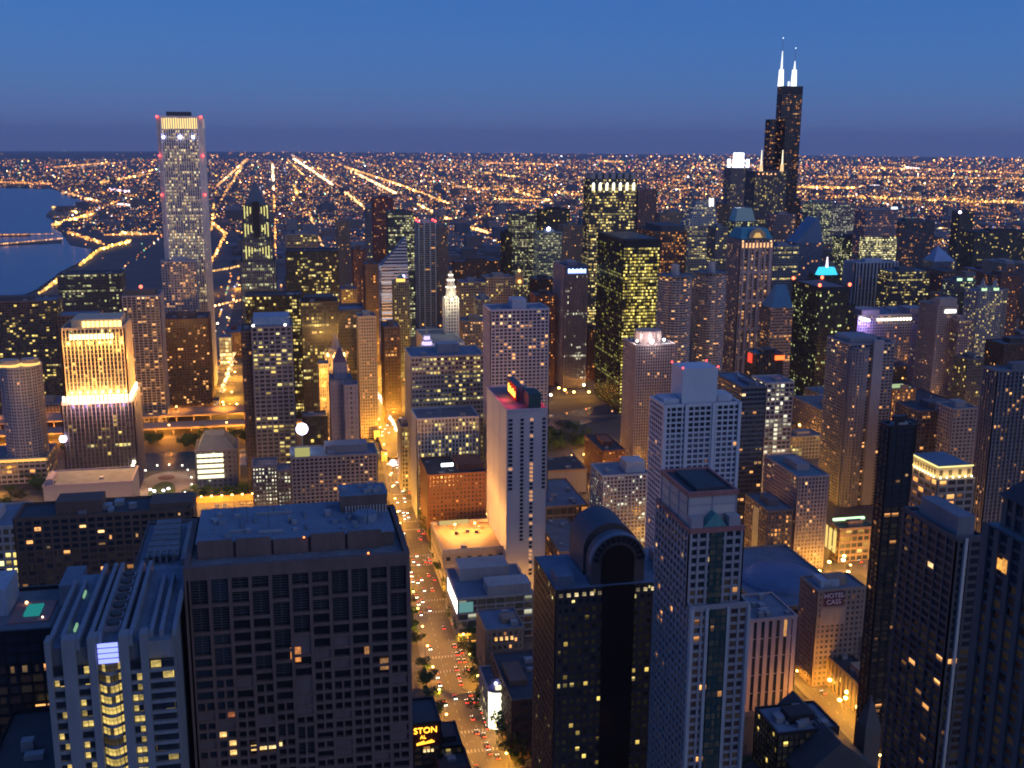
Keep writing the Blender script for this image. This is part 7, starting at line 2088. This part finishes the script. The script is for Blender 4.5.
for k in range(26):                      # cross streets and crossings at the right
    S_ = rc.choice(EW[:7]); X = rc.uniform(-560, -140)
    car(X, -S_ + rc.choice((-2.5, 2.5)), rc.choice((0, math.pi)), 'car on a cross street west of the avenue', 'cars on the cross streets', parts=False, z=.15)
for k in range(24):
    X = rc.choice((-310, -440)); S_ = rc.uniform(480, 900); s_ = rc.choice((-2.6, 2.6))
    car(X + s_, -S_, -math.pi / 2 if s_ < 0 else math.pi / 2, 'car on a side street lit by orange lamps', 'cars on the side streets', parts=False, z=.15)
for r_ in range(4):
    for q in range(10):
        if rc.random() < .2: continue
        car(32 + r_ * 7.0 + (8 if r_ > 1 else 0), -975 + q * 6.4, 0 if r_ % 2 else math.pi, 'car parked in a row of the orange car park', 'parked cars in the car park', parts=False, z=.3, lights=False)

# ================================================================== 12. trees
def tree_mesh(seed, h, r, col):
    rg = random.Random(seed)
    lf, tk = MB(), MB()
    leaf = wall(col, rough=.7, var=.5, scale=.9)
    cl = [(rg.gauss(0, r * .45), rg.gauss(0, r * .45), h * .62 + rg.gauss(0, h * .16), rg.uniform(.25, .5) * r) for _ in range(13)]
    for k in range(1300):
        c = rg.choice(cl)
        v = Vector((rg.gauss(0, 1), rg.gauss(0, 1), rg.gauss(0, .8))).normalized() * c[3] * rg.uniform(.6, 1.15)
        p_ = Vector(c[:3]) + v
        a = Vector((rg.gauss(0, 1), rg.gauss(0, 1), rg.gauss(0, 1))).normalized(); b_ = a.orthogonal().normalized(); s_ = rg.uniform(.3, .7)
        lf.face([tuple(p_ + a * s_), tuple(p_ + b_ * s_ * .7), tuple(p_ - a * s_), tuple(p_ - b_ * s_ * .7)], leaf)
    tk.cone(0, 0, 0, h * .5, .28, .16, BROWN, 7)
    for c in cl[:5]:
        n = 4
        a0 = Vector((0, 0, h * .38)); a1 = Vector(c[:3])
        tk.face([tuple(a0 + Vector((.1, 0, 0))), tuple(a0 - Vector((.1, 0, 0))), tuple(a1 - Vector((.04, 0, 0))), tuple(a1 + Vector((.04, 0, 0)))], BROWN)
        tk.face([tuple(a0 + Vector((0, .1, 0))), tuple(a0 - Vector((0, .1, 0))), tuple(a1 - Vector((0, .04, 0))), tuple(a1 + Vector((0, .04, 0)))], BROWN)
    a, c = lf.build('crown'), tk.build('trunk')
    r_ = (a.data, c.data); bpy.data.objects.remove(a); bpy.data.objects.remove(c)
    return r_
TM = [tree_mesh(s_, 12 + s_, 6.2, (.06, .12, .03)) for s_ in range(3)]
rt = random.Random(8)
def tree(x, y, label, group, s_=1.0):
    r = empty('street_tree', (x, y, .1), label, 'tree', group, rt.uniform(0, 6)); k = s_ * rt.uniform(.8, 1.2); r.scale = (k, k, k)
    for nm, me in zip(('crown', 'trunk'), rt.choice(TM)):
        o = bpy.data.objects.new(nm, me); COL.objects.link(o); o.parent = r
for k in range(40):
    S = 512 + k * 9.5
    if 640 < S < 655 or 560 < S < 568: continue
    tree(mich_x(S) - 17.5 + rt.uniform(-1, 1), -S, 'leafy tree on the pavement west of the avenue', 'avenue trees', 1.15)
    if k % 2 == 0 and S > 560: tree(mich_x(S) + 17.5, -S, 'leafy tree on the pavement east of the avenue', 'avenue trees', .8)
for k in range(26): tree(rt.uniform(-335, -272), -rt.uniform(1092, 1165), 'dark tree in the small park left of the black box tower', 'park trees', 1.1)
for k in range(26): tree(rt.uniform(20, 230), -rt.uniform(1178, 1205), 'dark tree on the riverbank below the two-level highway', 'riverbank trees', 1.0)
for k in range(14): tree(rt.uniform(30, 92), -rt.uniform(992, 1016), 'green-lit tree between the college building and the car park', 'car park trees', .7)
for k in range(14): tree(rt.uniform(-352, -326) - 0, -rt.uniform(560, 690), 'dark tree on the side street by the bright crossing', 'side street trees', .8)
for k in range(12): tree(rt.uniform(205, 250), -rt.uniform(1000, 1090), 'dark tree at the left edge below the round pale tower', 'left edge trees', 1.0)
for k in range(8): tree(rt.uniform(-240, -205), -rt.uniform(455, 510), 'dark tree beside the unlit stone church', 'churchyard trees', .9)


# ================================================================== 13. the evening air
hm, t, o_ = newmat('evening_haze')
pv = t.nodes.new('ShaderNodeVolumePrincipled')
pv.inputs['Color'].default_value = (.82, .82, 1.0, 1); pv.inputs['Anisotropy'].default_value = .1; pv.inputs['Density'].default_value = HAZE
t.links.new(pv.outputs[0], o_.inputs['Volume'])
m = MB(); m.box(-41000, 41000, -41000, 41000, -215, 570, hm, True)
ho = m.build('haze', kind='stuff'); tag(ho, 'thin violet evening haze that softens the far street lights', 'haze')
